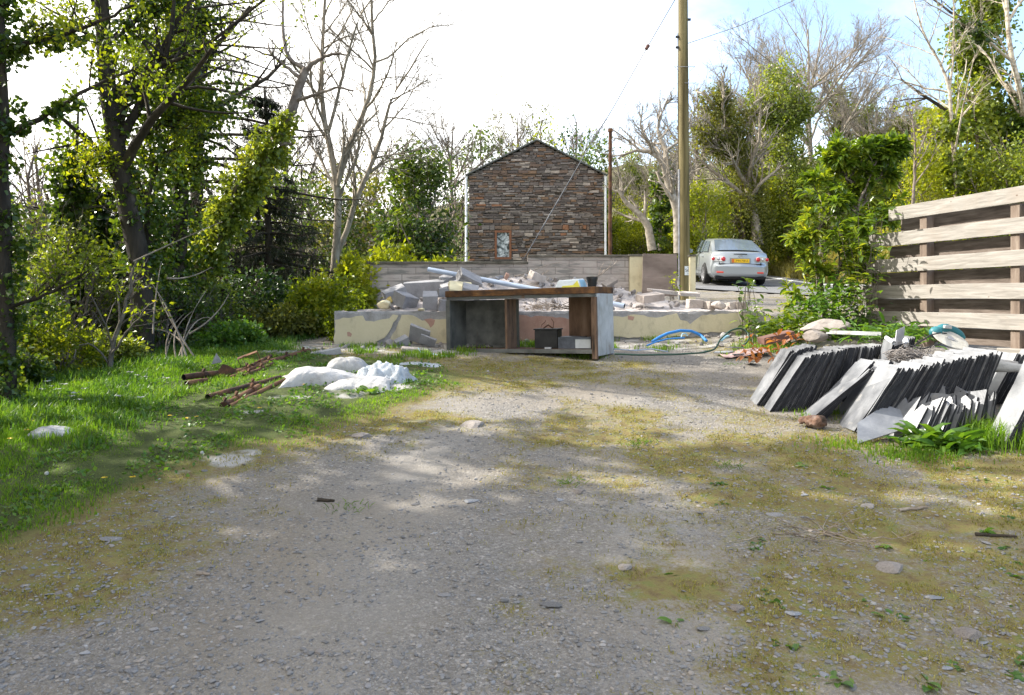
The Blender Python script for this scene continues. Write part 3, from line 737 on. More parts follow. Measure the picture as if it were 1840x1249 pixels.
def block_mat():
    m, nt = mat_new('concrete_blocks')
    v = coords(nt, (1, 1, 1), False)
    sx = node(nt, 'ShaderNodeSeparateXYZ', {0: v}).outputs
    cb = node(nt, 'ShaderNodeCombineXYZ', {0: sx[0], 1: sx[2], 2: 0.0}).outputs[0]
    br = node(nt, 'ShaderNodeTexBrick', {'Vector': cb, 'Color1': (.43, .385, .345), 'Color2': (.34, .315, .28), 'Mortar': (.15, .13, .115), 'Scale': 1.0, 'Mortar Size': .006, 'Mortar Smooth': .4, 'Bias': 0.0, 'Brick Width': .45, 'Row Height': .112})
    n = node(nt, 'ShaderNodeTexNoise', {'Vector': v, 'Scale': 5.0, 'Detail': 8.0, 'Roughness': .7}).outputs[0]
    c = mixc(nt, ramp(nt, n, [(.35, (0, 0, 0)), (.75, (.8, .8, .8))]), br.outputs['Color'], (.33, .27, .24))
    n2 = node(nt, 'ShaderNodeTexNoise', {'Vector': node(nt, 'ShaderNodeVectorMath', {0: v, 1: (1.5, 1, 9)}, operation='MULTIPLY').outputs[0], 'Scale': 1.6, 'Detail': 5.0, 'Roughness': .6}).outputs[0]
    c = mixc(nt, ramp(nt, n2, [(.5, (0, 0, 0)), (.62, (.7, .7, .7))]), c, (.13, .13, .12))
    n3 = node(nt, 'ShaderNodeTexNoise', {'Vector': v, 'Scale': 2.4, 'Detail': 4.0}).outputs[0]
    c = mixc(nt, ramp(nt, n3, [(.66, (0, 0, 0)), (.72, (.8, .8, .8))]), c, (.50, .46, .43))
    b = node(nt, 'ShaderNodeBsdfPrincipled', {'Base Color': c, 'Roughness': .92, 'Specular IOR Level': .2})
    h = math_(nt, 'ADD', math_(nt, 'MULTIPLY', br.outputs['Fac'], -1.0), math_(nt, 'MULTIPLY', n, .8))
    bp = node(nt, 'ShaderNodeBump', {'Height': h, 'Strength': .6, 'Distance': .012}); nt.links.new(bp.outputs[0], b.inputs['Normal'])
    node(nt, 'ShaderNodeOutputMaterial', {'Surface': b.outputs[0]}); return m
MT['block'] = block_mat()
MT['coping'] = surf('coping', [(.2, (.06, .055, .04)), (.6, (.13, .115, .09)), (.9, (.19, .17, .14))], scale=7)
MT['cream'] = surf('cream', [(.15, (.48, .41, .26)), (.4, (.60, .53, .34)), (.9, (.66, .59, .40))], scale=4, rough=.9, bump=.2, streak=((.38, .33, .22), (1, 1, 1), 9, .60, .8))
MT['plaster'] = surf('plaster', [(.12, (.42, .36, .23)), (.35, (.51, .45, .30)), (.9, (.56, .495, .34))], scale=3, rough=.9, bump=.25, streak=((.30, .26, .19), (1, 1, .5), 6, .54, .78))
MT['pink'] = surf('pink', [(.2, (.34, .20, .15)), (.8, (.42, .265, .205))], scale=9, rough=.95, streak=((.50, .40, .30), (1, 1, 1), 14, .64, .7))
MT['concrete'] = surf('concrete', [(.2, (.20, .195, .19)), (.5, (.29, .28, .275)), (.85, (.37, .36, .35))], scale=5, rough=.95, bump=.7, bscale=28)
MT['concrete_warm'] = surf('concrete_warm', [(.2, (.26, .225, .20)), (.5, (.38, .33, .30)), (.85, (.50, .45, .41))], scale=5, rough=.95, bump=.8, bscale=26, objvar=.35)
MT['slabtop'] = surf('slabtop', [(.2, (.26, .235, .22)), (.5, (.42, .375, .35)), (.85, (.52, .47, .44))], scale=5, rough=.95, bump=.8, bscale=40)
MT['rubble'] = surf('rubble', [(.1, (.22, .195, .18)), (.4, (.36, .32, .30)), (.75, (.48, .44, .41)), (.95, (.46, .33, .28))], scale=4, rough=.95, bump=.9, bscale=30, objvar=.5)
MT['blockgrey'] = surf('blockgrey', [(.2, (.19, .185, .19)), (.5, (.27, .265, .27)), (.85, (.34, .33, .335))], scale=6, rough=.95, bump=.6, bscale=40, objvar=.3)
MT['rust'] = surf('rust', [(.2, (.03, .018, .013)), (.42, (.075, .036, .02)), (.62, (.14, .065, .03)), (.85, (.22, .12, .055))], scale=7, rough=.85, metal=.1, bump=.4, bscale=60, objvar=.25)
MT['rust_lip'] = surf('rust_lip', [(.2, (.03, .018, .012)), (.42, (.09, .042, .018)), (.62, (.17, .078, .026)), (.85, (.22, .12, .05))], scale=5, rough=.75, metal=.15, bump=.3, bscale=60, streak=((.05, .03, .02), (.6, .6, 5), 4, .52, .66))
MT['oldpaint'] = surf('oldpaint', [(.2, (.055, .056, .052)), (.5, (.10, .102, .095)), (.85, (.16, .16, .145))], scale=5, rough=.6, bump=.2, streak=((.11, .06, .035), (1, 1, .25), 8, .60, .72))
MT['palepaint'] = surf('palepaint', [(.2, (.30, .31, .30)), (.5, (.44, .46, .46)), (.85, (.55, .57, .58))], scale=5, rough=.5, bump=.15, streak=((.20, .14, .09), (1, 1, .2), 9, .56, .72))
MT['oldwood'] = surf('oldwood', [(.2, (.05, .03, .02)), (.5, (.15, .09, .055)), (.85, (.24, .16, .11))], scale=6, rough=.8, bump=.3, stretch=(1, 1, .3), streak=((.02, .015, .012), (1, 1, .35), 7, .53, .6))
MT['board'] = surf('board', [(.2, (.13, .098, .082)), (.5, (.20, .155, .13)), (.85, (.27, .21, .18))], scale=3, rough=.85, bump=.3, stretch=(.6, .6, 1.6), streak=((.34, .29, .25), (.5, .5, 4), 3, .58, .7))
MT['polewood'] = surf('polewood', [(.2, (.07, .055, .02)), (.5, (.15, .12, .05)), (.85, (.22, .185, .09))], scale=6, rough=.85, bump=.5, stretch=(2.2, 2.2, .12), streak=((.06, .055, .03), (3, 3, .1), 4, .55, .7))
MT['fencewood'] = None
def fence_mat():
    m, nt = mat_new('fence_timber')
    v = coords(nt, (1, 1, 1))
    vv = node(nt, 'ShaderNodeVectorMath', {0: v, 1: (3, 1.1, 16)}, operation='MULTIPLY').outputs[0]
    n = node(nt, 'ShaderNodeTexNoise', {'Vector': vv, 'Scale': 2.2, 'Detail': 7.0, 'Roughness': .62, 'Distortion': .6}).outputs[0]
    c = ramp(nt, n, [(.25, (.15, .136, .120)), (.45, (.25, .231, .208)), (.6, (.315, .293, .266)), (.8, (.395, .37, .34))])
    n2 = node(nt, 'ShaderNodeTexNoise', {'Vector': v, 'Scale': 2.5, 'Detail': 5.0, 'Roughness': .7}).outputs[0]
    c = mixc(nt, ramp(nt, n2, [(.52, (0, 0, 0)), (.75, (.75, .75, .75))]), c, (.28, .24, .205))
    kn = node(nt, 'ShaderNodeTexVoronoi', {'Vector': node(nt, 'ShaderNodeVectorMath', {0: v, 1: (1, 1, 1.6)}, operation='MULTIPLY').outputs[0], 'Scale': 5.5}).outputs['Distance']
    c = mixc(nt, ramp(nt, kn, [(.04, (.85, .85, .85)), (.085, (0, 0, 0))]), c, (.12, .08, .055))
    b = node(nt, 'ShaderNodeBsdfPrincipled', {'Base Color': c, 'Roughness': .85, 'Specular IOR Level': .25})
    bp = node(nt, 'ShaderNodeBump', {'Height': n, 'Strength': .35, 'Distance': .01}); nt.links.new(bp.outputs[0], b.inputs['Normal'])
    node(nt, 'ShaderNodeOutputMaterial', {'Surface': b.outputs[0]}); return m
MT['fencewood'] = fence_mat()
MT['fencepost'] = surf('fencepost', [(.2, (.085, .062, .048)), (.5, (.17, .128, .10)), (.85, (.26, .21, .17))], scale=4, rough=.9, bump=.3, stretch=(3, 3, .5))
MT['fenceback_shade'] = surf('fenceback_shade', [(.2, (.08, .062, .05)), (.5, (.15, .12, .10)), (.85, (.24, .20, .17))], scale=3, rough=.9, bump=.3, stretch=(1, 1, 9))  # shade between the front boards is put into this darker brown
MT['slate'] = surf('slate', [(.2, (.125, .130, .142)), (.5, (.20, .205, .218)), (.85, (.29, .295, .305))], scale=7, rough=.4, spec=.6, bump=.25, bscale=18, objvar=.3, streak=((.30, .29, .28), (1, 1, 1), 10, .60, .72))
MT['sack'] = surf('sack', [(.2, (.30, .288, .275)), (.5, (.42, .407, .393)), (.85, (.50, .487, .475))], scale=5, rough=.7, bump=1.0, bscale=11, streak=((.24, .205, .165), (1, 1, 1), 8, .58, .72))
MT['powder'] = surf('powder', [(.2, (.28, .30, .32)), (.5, (.39, .42, .445)), (.85, (.50, .53, .56))], scale=9, rough=.9, bump=1, bscale=30, streak=((.22, .20, .17), (1, 1, 1), 7, .63, .7))
MT['pvc_grey'] = plain('pvc_grey', (.30, .36, .46), .4)
MT['blue_pipe'] = plain('blue_pipe', (.03, .19, .50), .4)
MT['pale_blue'] = plain('pale_blue', (.30, .52, .66), .5)
MT['green_hose'] = plain('green_hose', (.016, .055, .035), .45)
MT['black'] = surf('black', [(.2, (.010, .010, .010)), (.8, (.026, .025, .024))], scale=12, rough=.5, bump=.1)
MT['white_tub'] = surf('white_tub', [(.2, (.62, .66, .66)), (.8, (.74, .78, .78))], scale=6, rough=.5, bump=.1)
MT['yellow'] = plain('yellow', (.62, .56, .06), .5)
MT['tray'] = surf('tray', [(.2, (.05, .055, .065)), (.8, (.12, .13, .15))], scale=8, rough=.5)
MT['terracotta'] = surf('terracotta', [(.2, (.10, .05, .04)), (.8, (.17, .088, .068))], scale=9, rough=.85)
MT['pinksheet'] = surf('pinksheet', [(.2, (.24, .15, .14)), (.8, (.40, .28, .26))], scale=5, rough=.6, bump=.4, bscale=10)
MT['stonegrey'] = surf('stonegrey', [(.2, (.14, .135, .13)), (.5, (.24, .23, .225)), (.85, (.36, .34, .33))], scale=9, rough=.95, bump=.5, bscale=40, objvar=.5)
MT['slate_side_shade'] = surf('slate_side_shade', [(.2, (.012, .012, .014)), (.6, (.028, .029, .033)), (.9, (.06, .06, .066))], scale=14, rough=.8, spec=.2, objvar=.4)
MT['stonebuff'] = surf('stonebuff', [(.2, (.19, .165, .145)), (.5, (.28, .245, .22)), (.85, (.37, .335, .305))], scale=9, rough=.95, bump=.5, bscale=30, objvar=.4)
MT['steel'] = surf('steel', [(.2, (.20, .20, .21)), (.8, (.42, .42, .43))], scale=9, rough=.45, metal=.5, bump=0)
MT['wire'] = surf('wire', [(.2, (.14, .12, .105)), (.8, (.34, .31, .29))], scale=20, rough=.6, metal=.3, bump=0)
MT['teal'] = surf('teal', [(.2, (.02, .12, .14)), (.8, (.035, .19, .22))], scale=8, rough=.45, bump=0)
MT['disc'] = surf('disc', [(.2, (.36, .34, .29)), (.8, (.50, .48, .43))], scale=9, rough=.7)
MT['rag'] = surf('rag', [(.25, (.05, .035, .025)), (.5, (.16, .09, .06)), (.8, (.24, .21, .19))], scale=11, rough=.95, bump=.8, bscale=30)
MT['foam'] = surf('foam', [(.3, (.30, .20, .05)), (.7, (.52, .40, .14))], scale=14, rough=.95)
MT['twig'] = surf('twig', [(.2, (.14, .11, .085)), (.8, (.36, .30, .24))], scale=9, rough=.9, bump=0)

# ------------------------------------------------------------------ stone house
def house():
    y0 = 30.0; xl, xr, xa = -1.66, 3.53, .96; ze, za, zb = 6.32, 7.62, 1.2; yb = y0 + 8
    h = empty('stone_house', ((xl + xr) / 2, y0, zb), 'slate stone cottage showing its gable end behind the block wall', 'house')
    mb = MB()
    mb.prism([(xl + .04, zb), (xr - .04, zb), (xr - .04, ze - .03), (xa, za - .05), (xl + .04, ze - .03)], (0, yb, 0), (1, 0, 0), (0, 0, 1), yb - y0 - .04)
    mb.obj('wall_core', MT['mortar'], h)
    rng = np.random.default_rng(11); st = MB(); z = zb
    wx0, wx1, wz0, wz1 = P(889, 0, y0)[0], P(919, 0, y0)[0], P(0, 466, y0)[2], P(0, 414, y0)[2]
    while z < za - .06:
        ch = rng.choice([.05, .065, .08, .10, .13, .19], p=[.2, .25, .22, .18, .1, .05])
        def lim(zz): return (xl, xr) if zz <= ze else (xl + (xa - xl) * (zz - ze) / (za - ze), xr - (xr - xa) * (zz - ze) / (za - ze))
        a, b = lim(z + ch * .5); x = a
        while x < b - .02:
            L = min(rng.uniform(.09, .40) * (1.5 if ch < .08 else 1), b - x)
            if b - x - L < .08: L = b - x
            x0, x1 = x, x + L; x = x1
            if z + ch > wz0 and z < wz1 and x1 > wx0 and x0 < wx1:
                if x0 < wx0 - .05: x1 = min(x1, wx0)
                elif x1 > wx1 + .05: x0 = max(x0, wx1)
                else: continue
            pr = rng.uniform(.0, .035); zz = z
            st.box(((x0 + x1) / 2, y0 - pr / 2 + .03, zz + ch / 2 + rng.normal(0, .006)), (x1 - x0 - .014, .06 + pr, ch * rng.uniform(.72, 1.0) - .008), jit=.008, rng=rng)
            if rng.random() < .05 and ch < .1 and L > .3: pass
        z += ch
    st.obj('wall', MT['stone'], h)
    rf = MB()
    for (ex, dx) in ((xl, -1), (xr, 1)):
        u = np.array([xa - ex, 0, za - ze]); L = np.linalg.norm(u); u /= L; n = np.array([-u[2] * (1 if u[0] > 0 else -1), 0, abs(u[0])])
        c = (np.array([ex, 0, ze]) + np.array([xa, 0, za])) / 2 - u * .06
        R = np.stack([u, [0, 1, 0], n], -1)
        rf.box(c + np.array([0, (y0 + yb) / 2 - .04, 0]) + n * .035, (L + .14, yb - y0 + .22, .06), R)
    rf.obj('roof', MT['slate_roof'], h, bevel=.01)
    w = MB(); yw = y0 - .005; t = .085
    w.box((wx0 + t / 2, yw + .03, (wz0 + wz1) / 2), (t, .09, wz1 - wz0)); w.box((wx1 - t / 2, yw + .03, (wz0 + wz1) / 2), (t, .09, wz1 - wz0))
    for zz in (wz0 + t / 2, wz1 - t / 2): w.box(((wx0 + wx1) / 2, yw + .03, zz), (wx1 - wx0 - 2 * t, .088, t))
    win = w.obj('window', MT['brown_frame'], h)
    MB().box(((wx0 + wx1) / 2, yw + .045, (wz0 + wz1) / 2), (wx1 - wx0 - 2 * t, .012, wz1 - wz0 - 2 * t)).obj('pane', MT['curtain'], win)
    MB().box(((wx0 + wx1) / 2, yw - .01, wz0 - .035), (wx1 - wx0 + .16, .14, .06)).obj('sill', MT['mortar'], win)
    for x in (xl - .10, xr + .06):
        d = MB(); d.cyl((x, y0 - .02, zb), (x, y0 - .02, ze - .12), .045, n=10); d.box((x, y0 + 1, ze - .07), (.11, 2.1, .09))
        d.obj('downpipe', MT['white_pvc'], h, smooth=False)
    return h
house()

# ------------------------------------------------------------------ block wall, piers, board
def zat(py, d): return EYE - (py - HY) / F * d
def xat(px, d): return (px - CX) / F * d
dW = 12.6
SLZ = 1.365
def block_wall():
    x0, xs, x1 = xat(665, dW), xat(948, dW), xat(1130, dW)
    w = empty('block_wall', ((x0 + x1) / 2, dW + .1, SLZ), 'long grey concrete block wall with a stepped dark coping', 'wall')
    zl, zr = zat(474.5, dW), zat(462, dW)
    mb = MB(); mb.prism([(x0, SLZ - .1), (x1, SLZ - .1), (x1, zr), (xs, zr), (xs, zl), (x0, zl)], (0, dW + .22, 0), (1, 0, 0), (0, 0, 1), .22)
    mb.obj('blockwork', MT['block'], w)
    c = MB(); c.box(((x0 + xs) / 2 - .02, dW + .11, zl + .02), (xs - x0 + .06, .28, .04)); c.box(((xs + x1) / 2 + .01, dW + .11, zr + .018), (x1 - xs + .02, .28, .036))
    c.obj('coping', MT['coping'], w, bevel=.008)
block_wall()
mb = MB(); x0, x1 = xat(1130.5, dW), xat(1156, dW); zt = zat(461, dW)
mb.box(((x0 + x1) / 2, dW + .10, (1.2 + zt) / 2), (x1 - x0, .30, zt - 1.2))
pr_ = empty('wall_pier', ((x0 + x1) / 2, dW + .1, 1.3), 'cream painted pier at the end of the block wall beside the brown board', 'pier')
mb.obj('shaft', MT['cream'], pr_, bevel=.006)
MB().box(((x0 + x1) / 2, dW + .10, zt + .017), (x1 - x0 + .03, .33, .034)).obj('cap', MT['coping'], pr_)
dB = 12.35
mb = MB(); mb.prism([(xat(1153, dB), zat(531, dB)), (xat(1217, dB), zat(533, dB)), (xat(1216, dB), zat(457, dB)), (xat(1155, dB), zat(456, dB))], (0, dB, 0), (1, 0, 0), (0, 0, 1), .02)
tag(mb.obj('plywood_board', MT['board'], bevel=.003), 'weathered brown board standing between the cream pier and the pole', 'board')
dQ = 13.0
mb = MB(); xq = (xat(1239, dQ) + xat(1248.5, dQ)) / 2; wq = xat(1248.5, dQ) - xat(1239, dQ)
gpst = empty('gate_post', (xq, dQ, 1.4), 'slim cream gate post with a dark cap, in front of the telegraph pole', 'post')
mb.box((xq, dQ, (1.35 + zat(461, dQ)) / 2), (wq, .12, zat(461, dQ) - 1.35)); mb.obj('shaft', MT['cream'], gpst, bevel=.004)
MB().box((xq, dQ, zat(461, dQ) + .015), (wq + .03, .15, .03)).obj('cap', MT['coping'], gpst)

# ------------------------------------------------------------------ floor slab of the demolished building
def slab():
    yF, yB = 9.72, 13.1; x0, x1 = xat(601, yF), xat(1374, yF); zb0 = zat(626, yF); zt = SLZ
    s = empty('floor_slab', ((x0 + x1) / 2, yF, zb0), 'raised concrete floor left from a demolished building with peeling cream render', 'foundation')
    rng = np.random.default_rng(3)
    nx, ny = 150, 60
    xs = np.linspace(x0, x1, nx); ys = np.linspace(yF, yB, ny); XX, YY = np.meshgrid(xs, ys, indexing='ij')
    ZZ = zt + (fbm(XX * 3, YY * 3, 41) - .47) * .04 + (fbm(XX * 14, YY * 14, 43, 3) - .44) * .025
    YY2 = YY.copy(); YY2[:, 0] += (fbm(xs * 6, xs * 0, 45) - .47) * .05
    mb = MB(); i = np.arange(nx - 1)[:, None] * ny + np.arange(ny - 1)[None]
    mb.add(np.stack([XX, YY2, ZZ], -1).reshape(-1, 3), np.stack([i, i + ny, i + ny + 1, i + 1], -1).reshape(-1, 4))
    top = mb.obj('top', MT['slabtop'], s, smooth=True)
    fr = MB()
    ft = np.stack([xs, YY2[:, 0], ZZ[:, 0]], -1); fbm_ = ft.copy(); fbm_[:, 2] = .7; fbm_[:, 1] = yF + .01
    fm = ft.copy(); fm[:, 2] -= .03; fm[:, 1] = yF + (fbm(xs * 9, xs * 0, 47) - .47) * .03
    k = np.arange(nx - 1)
    fr.add(np.vstack([ft, fm, fbm_]), np.stack([k + nx, k + nx + 1, k + 1, k], -1), np.stack([k + 2 * nx, k + 2 * nx + 1, k + nx + 1, k + nx], -1))
    for xx, sg in ((x0, 1), (x1, -1)):
        fr.add([[xx, yF, .7], [xx, yB, .7], [xx, yB, zt + .0], [xx, yF, zt + .0]], [[3, 2, 1, 0] if sg > 0 else [0, 1, 2, 3]])
    fr.add([[x0, yB, .7], [x1, yB, .7], [x1, yB, zt], [x0, yB, zt]], [[3, 2, 1, 0]])
    fr.obj('concrete_edge', MT['concrete'], s)
    # pieces of cream render: outline in photo pixels, each its own thickness on the face
    def piece(px, nm, mat, t, y=yF):
        poly = []
        n = len(px)
        for a in range(n):
            p, q = np.array(px[a], float), np.array(px[(a + 1) % n], float); m = max(1, int(np.hypot(*(q - p)) / 7))
            for b in range(m):
                r = p + (q - p) * b / m
                if b: r = r + rng.normal(0, .9, 2)
                poly.append((xat(r[0], y), zat(r[1], y)))
        mbx = MB(); mbx.prism(poly, (0, y + .02, 0), (1, 0, 0), (0, 0, 1), t + .02)
        return mbx.obj(nm, mat, s)
    for p in ([(624, 597), (628, 596), (633, 600), (631, 605), (625, 604)], [(762, 574), (782, 575), (780, 583), (774, 589), (770, 582)],
              [(926, 566), (1006, 570), (1030, 575), (1030, 618), (926, 622)], [(1090, 583), (1098, 581), (1102, 586), (1095, 589)], [(1128, 567), (1140, 569), (1137, 576), (1128, 574)]):
        piece(p, 'pink_patch', MT['pink'], .019)
    piece([(602, 575), (640, 568), (652, 567), (657, 577), (672, 578), (700, 572), (706, 565), (716, 567), (704, 588), (692, 606), (676, 614), (682, 617), (660, 622), (636, 620), (600, 624)], 'render_coat', MT['plaster'], .016)
    piece([(722, 566), (742, 567), (758, 576), (790, 574), (803, 573), (830, 577), (926, 578), (926, 622), (830, 622), (790, 618), (770, 624), (722, 622), (706, 620), (688, 621), (700, 612), (711, 594)], 'render_coat', MT['plaster'], .016)
    piece([(1030, 574), (1060, 572), (1100, 568), (1118, 570), (1140, 565), (1180, 571), (1200, 566), (1216, 563), (1222, 575), (1234, 577), (1240, 583), (1248, 576), (1262, 566), (1290, 564), (1330, 562), (1352, 563), (1345, 600), (1300, 596), (1262, 598), (1244, 594), (1236, 604), (1160, 608), (1100, 604), (1030, 618)], 'render_coat', MT['plaster'], .016)
    return s
slab()

# ------------------------------------------------------------------ pole, wires, flue
def pole():
    d = 14.0; x = xat(1230, d); zb = 1.45; zt = zat(-130, d)
    t = empty('telegraph_pole', (x, d, zb), 'tall wooden telegraph pole with a grey cable guard, standing behind the cream gate post', 'pole')
    K = 14; zz = np.linspace(zb, zt, K)
    xx = x - .035 * (zz - zb) / (zt - zb)
    pts = np.stack([xx, np.full(K, d), zz], -1)
    MB().tubes(pts[None], np.linspace(.102, .082, K)[None], 20, True).obj('shaft', MT['polewood'], t, smooth=True, sharp=50)
    c = MB(); c.tubes(np.array([[xat(1220, d - .02), d - .03, zb], [xat(1219.5, d), d - .03, zat(305, d)]])[None], np.full((1, 2), .02), 8, True); c.obj('cable_guard', MT['pvc_grey'] if False else MT['steel'], t)
    c2 = MB(); c2.tubes(np.array([[xat(1218.5, d), d - .01, zat(305, d)], [xat(1217.5, d), d - .01, zat(60, d)]])[None], np.full((1, 2), .006), 6, True); c2.obj('cable', MT['black'], t)
    pl = MB(); px_, pz = xat(1235, d - .12), (zat(479, d) + zat(495, d)) / 2
    pl.box((px_, d - .125, pz), (.095, .004, .16)); plate = pl.obj('number_plate', MT['white_tub'], t)
    text_mesh('S6', 'lettering', MT['black'], plate, (px_ - .002, d - .1275, pz + .005), (1, 0, 0), (0, 0, 1), .075)
    text_mesh('6', 'lettering', MT['black'], plate, (px_ + .01, d - .1275, pz + .055), (1, 0, 0), (0, 0, 1), .035)
    text_mesh('5', 'lettering', MT['black'], plate, (px_ + .01, d - .1275, pz - .055), (1, 0, 0), (0, 0, 1), .035)
    for (bx, by) in ((1217, 67), (1217, 86), (1237, 36)):
        b = MB(); b.box((xat(bx, d), d - .02, zat(by, d)), (.07, .04, .035)); b.obj('step_bolt', MT['black'], t)
    for (by, a, e) in ((123, 1209, 1247), (152, 1228, 1247)):
        b = MB(); b.cyl((xat(a, d), d - .1, zat(by, d)), (xat(e, d), d - .1, zat(by, d)), .006, n=6)
        for q in (a, e):
            if not (by == 152 and q == a): b.cyl((xat(q, d), d - .1, zat(by - 1, d)), (xat((q + 1228) / 2, d), d - .1, zat(by + 8, d)), .004, n=5)
        b.obj('climbing_step', MT['steel'], t)
pole()
def wire(name, label, pts, r, mat, sag=0, cat='cable', extra=None):
    pts = np.array(pts, float); t = empty(name, pts[-1], label, cat)
    K = 24; s = np.linspace(0, 1, K); idx = np.linspace(0, len(pts) - 1, K)
    q = np.stack([np.interp(idx, np.arange(len(pts)), pts[:, k]) for k in range(3)], -1); q[:, 2] -= sag * 4 * s * (1 - s)
    MB().tubes(q[None], np.full((1, K), r), 6, True).obj('strand', mat, t, smooth=True)
    if extra: extra(t)
    return t
a_, b_ = P(1213 + 24, -36, 13.9), P(940, 474, 12.85)
def wp(px):
    s = (px - 1237) / (940 - 1237.); d = 13.9 + (12.85 - 13.9) * s
    py = np.interp(px, [925, 940, 1060, 1100, 1163, 1237], [492, 468, 262, 197, 85, -42]); return P(px, py, d)
def insul(t):
    p, q = wp(1165), wp(1161); MB().cyl(p, q, .035, .03, 10).obj('insulator', MT['terracotta'], t)
wire('stay_wire', 'stay wire with a brown insulator slanting from the pole top down to the wall', [wp(p) for p in (1237, 1200, 1163, 1130, 1100, 1060, 1020, 980, 940)], .008, MT['tray'], 0, 'stay', insul)
wire('overhead_wire', 'thin overhead wire running from the pole up into the sky', [P(1236, 78, 14), P(1330, 46, 13.2), P(1428, 0, 12.4), P(1560, -75, 11.5)], .006, MT['tray'], 0)
d = 16.5; x = xat(1096.5, d)
fl = empty('flue_pipe', (x, d, 1.2), 'tall rusty iron pipe standing at the corner of the cottage', 'pipe')
MB().cyl((x, d, 1.1), (x, d, zat(236, d)), .042, .036, 12).obj('shaft', MT['rust'], fl, smooth=True, sharp=50)
MB().cyl((x, d, zat(237, d)), (x, d, zat(232, d)), .052, n=12).obj('collar', MT['rust'], fl, smooth=True, sharp=50)

# ------------------------------------------------------------------ fence
def fence():
    A = np.array([4.79, 7.3]); B = np.array([4.24, 9.45]); u = (B - A) / np.linalg.norm(B - A); n = np.array([-u[1], u[0]])
    if n @ (-A) < 0: n = -n
    f = empty('timber_fence', (*(A + B) / 2, 1.05), 'weathered horizontal board fence on square posts beside the slate stacks', 'fence')
    s0, s1 = -3.2, 2.75; zt0 = 2.567
    R = np.stack([[u[0], u[1], 0], [n[0], n[1], 0], [0, 0, 1]], -1)
    rng = np.random.default_rng(5)
    for k in range(5):
        z = zt0 - .302 * k
        sa = s0; end = (1.67, 2.0, 2.3, 2.3, 2.2)[k]
        c = A + u * (sa + end) / 2 + n * .078
        mb = MB(); L = end - sa; m = 40
        tt = np.linspace(-L / 2, L / 2, m); wz = np.cumsum(rng.normal(0, .0012, m)); V = []
        for q in range(m):
            for (yy, zz) in ((-.0125, -.075), (.0125, -.075), (.0125, .075), (-.0125, .075)):
                V.append([tt[q], yy + rng.normal(0, .0006), zz + wz[q]])
        i = np.arange(m - 1)[:, None] * 4 + np.arange(4)[None]; j = np.arange(m - 1)[:, None] * 4 + (np.arange(4)[None] + 1) % 4
        mb.add(np.array(V) @ R.T + np.array([*c, z - .075]), np.stack([i, i + 4, j + 4, j], -1).reshape(-1, 4), [[0, 1, 2, 3]], [[4 * m - 1, 4 * m - 2, 4 * m - 3, 4 * m - 4]])
        mb.obj('front_board', MT['fencewood'], f, bevel=.003)
        s1 = (1.62, 1.8, 2.1, 2.2, 2.2)[k]; mb = MB(); c = A + u * (s0 + s1) / 2 - n * .046
        mb.box((*c, z - .226), (s1 - s0, .022, .165), R); mb.obj('back_board', MT['fenceback_shade'], f, bevel=.003)
    for px in (1668, 1834):
        # where the sight line meets the fence line
        dx = (px - CX) / F; s = (dx * A[1] - A[0]) / (u[0] - dx * u[1]); p = A + u * s
        mb = MB(); mb.box((*(p + n * .016), 1.65), (.10, .10, 1.5), R); mb.obj('post', MT['fencepost'], f, bevel=.004)
    for s in (-1.15, -2.3):
        p = A + u * s; mb = MB(); mb.box((*(p + n * .016), 1.65), (.10, .10, 1.5), R); mb.obj('post', MT['fencepost'], f, bevel=.004)
    p = A + u * -.02 + n * .03; zz = float(zg(*p))
    mb = MB(); mb.box((p[0] - .02, p[1], zz + .06), (.26, .30, .2), rotz(.3)); tag(mb.obj('timber_offcut', MT['fencewood'], bevel=.006), 'sawn timber block at the foot of the fence post', 'timber')
fence()

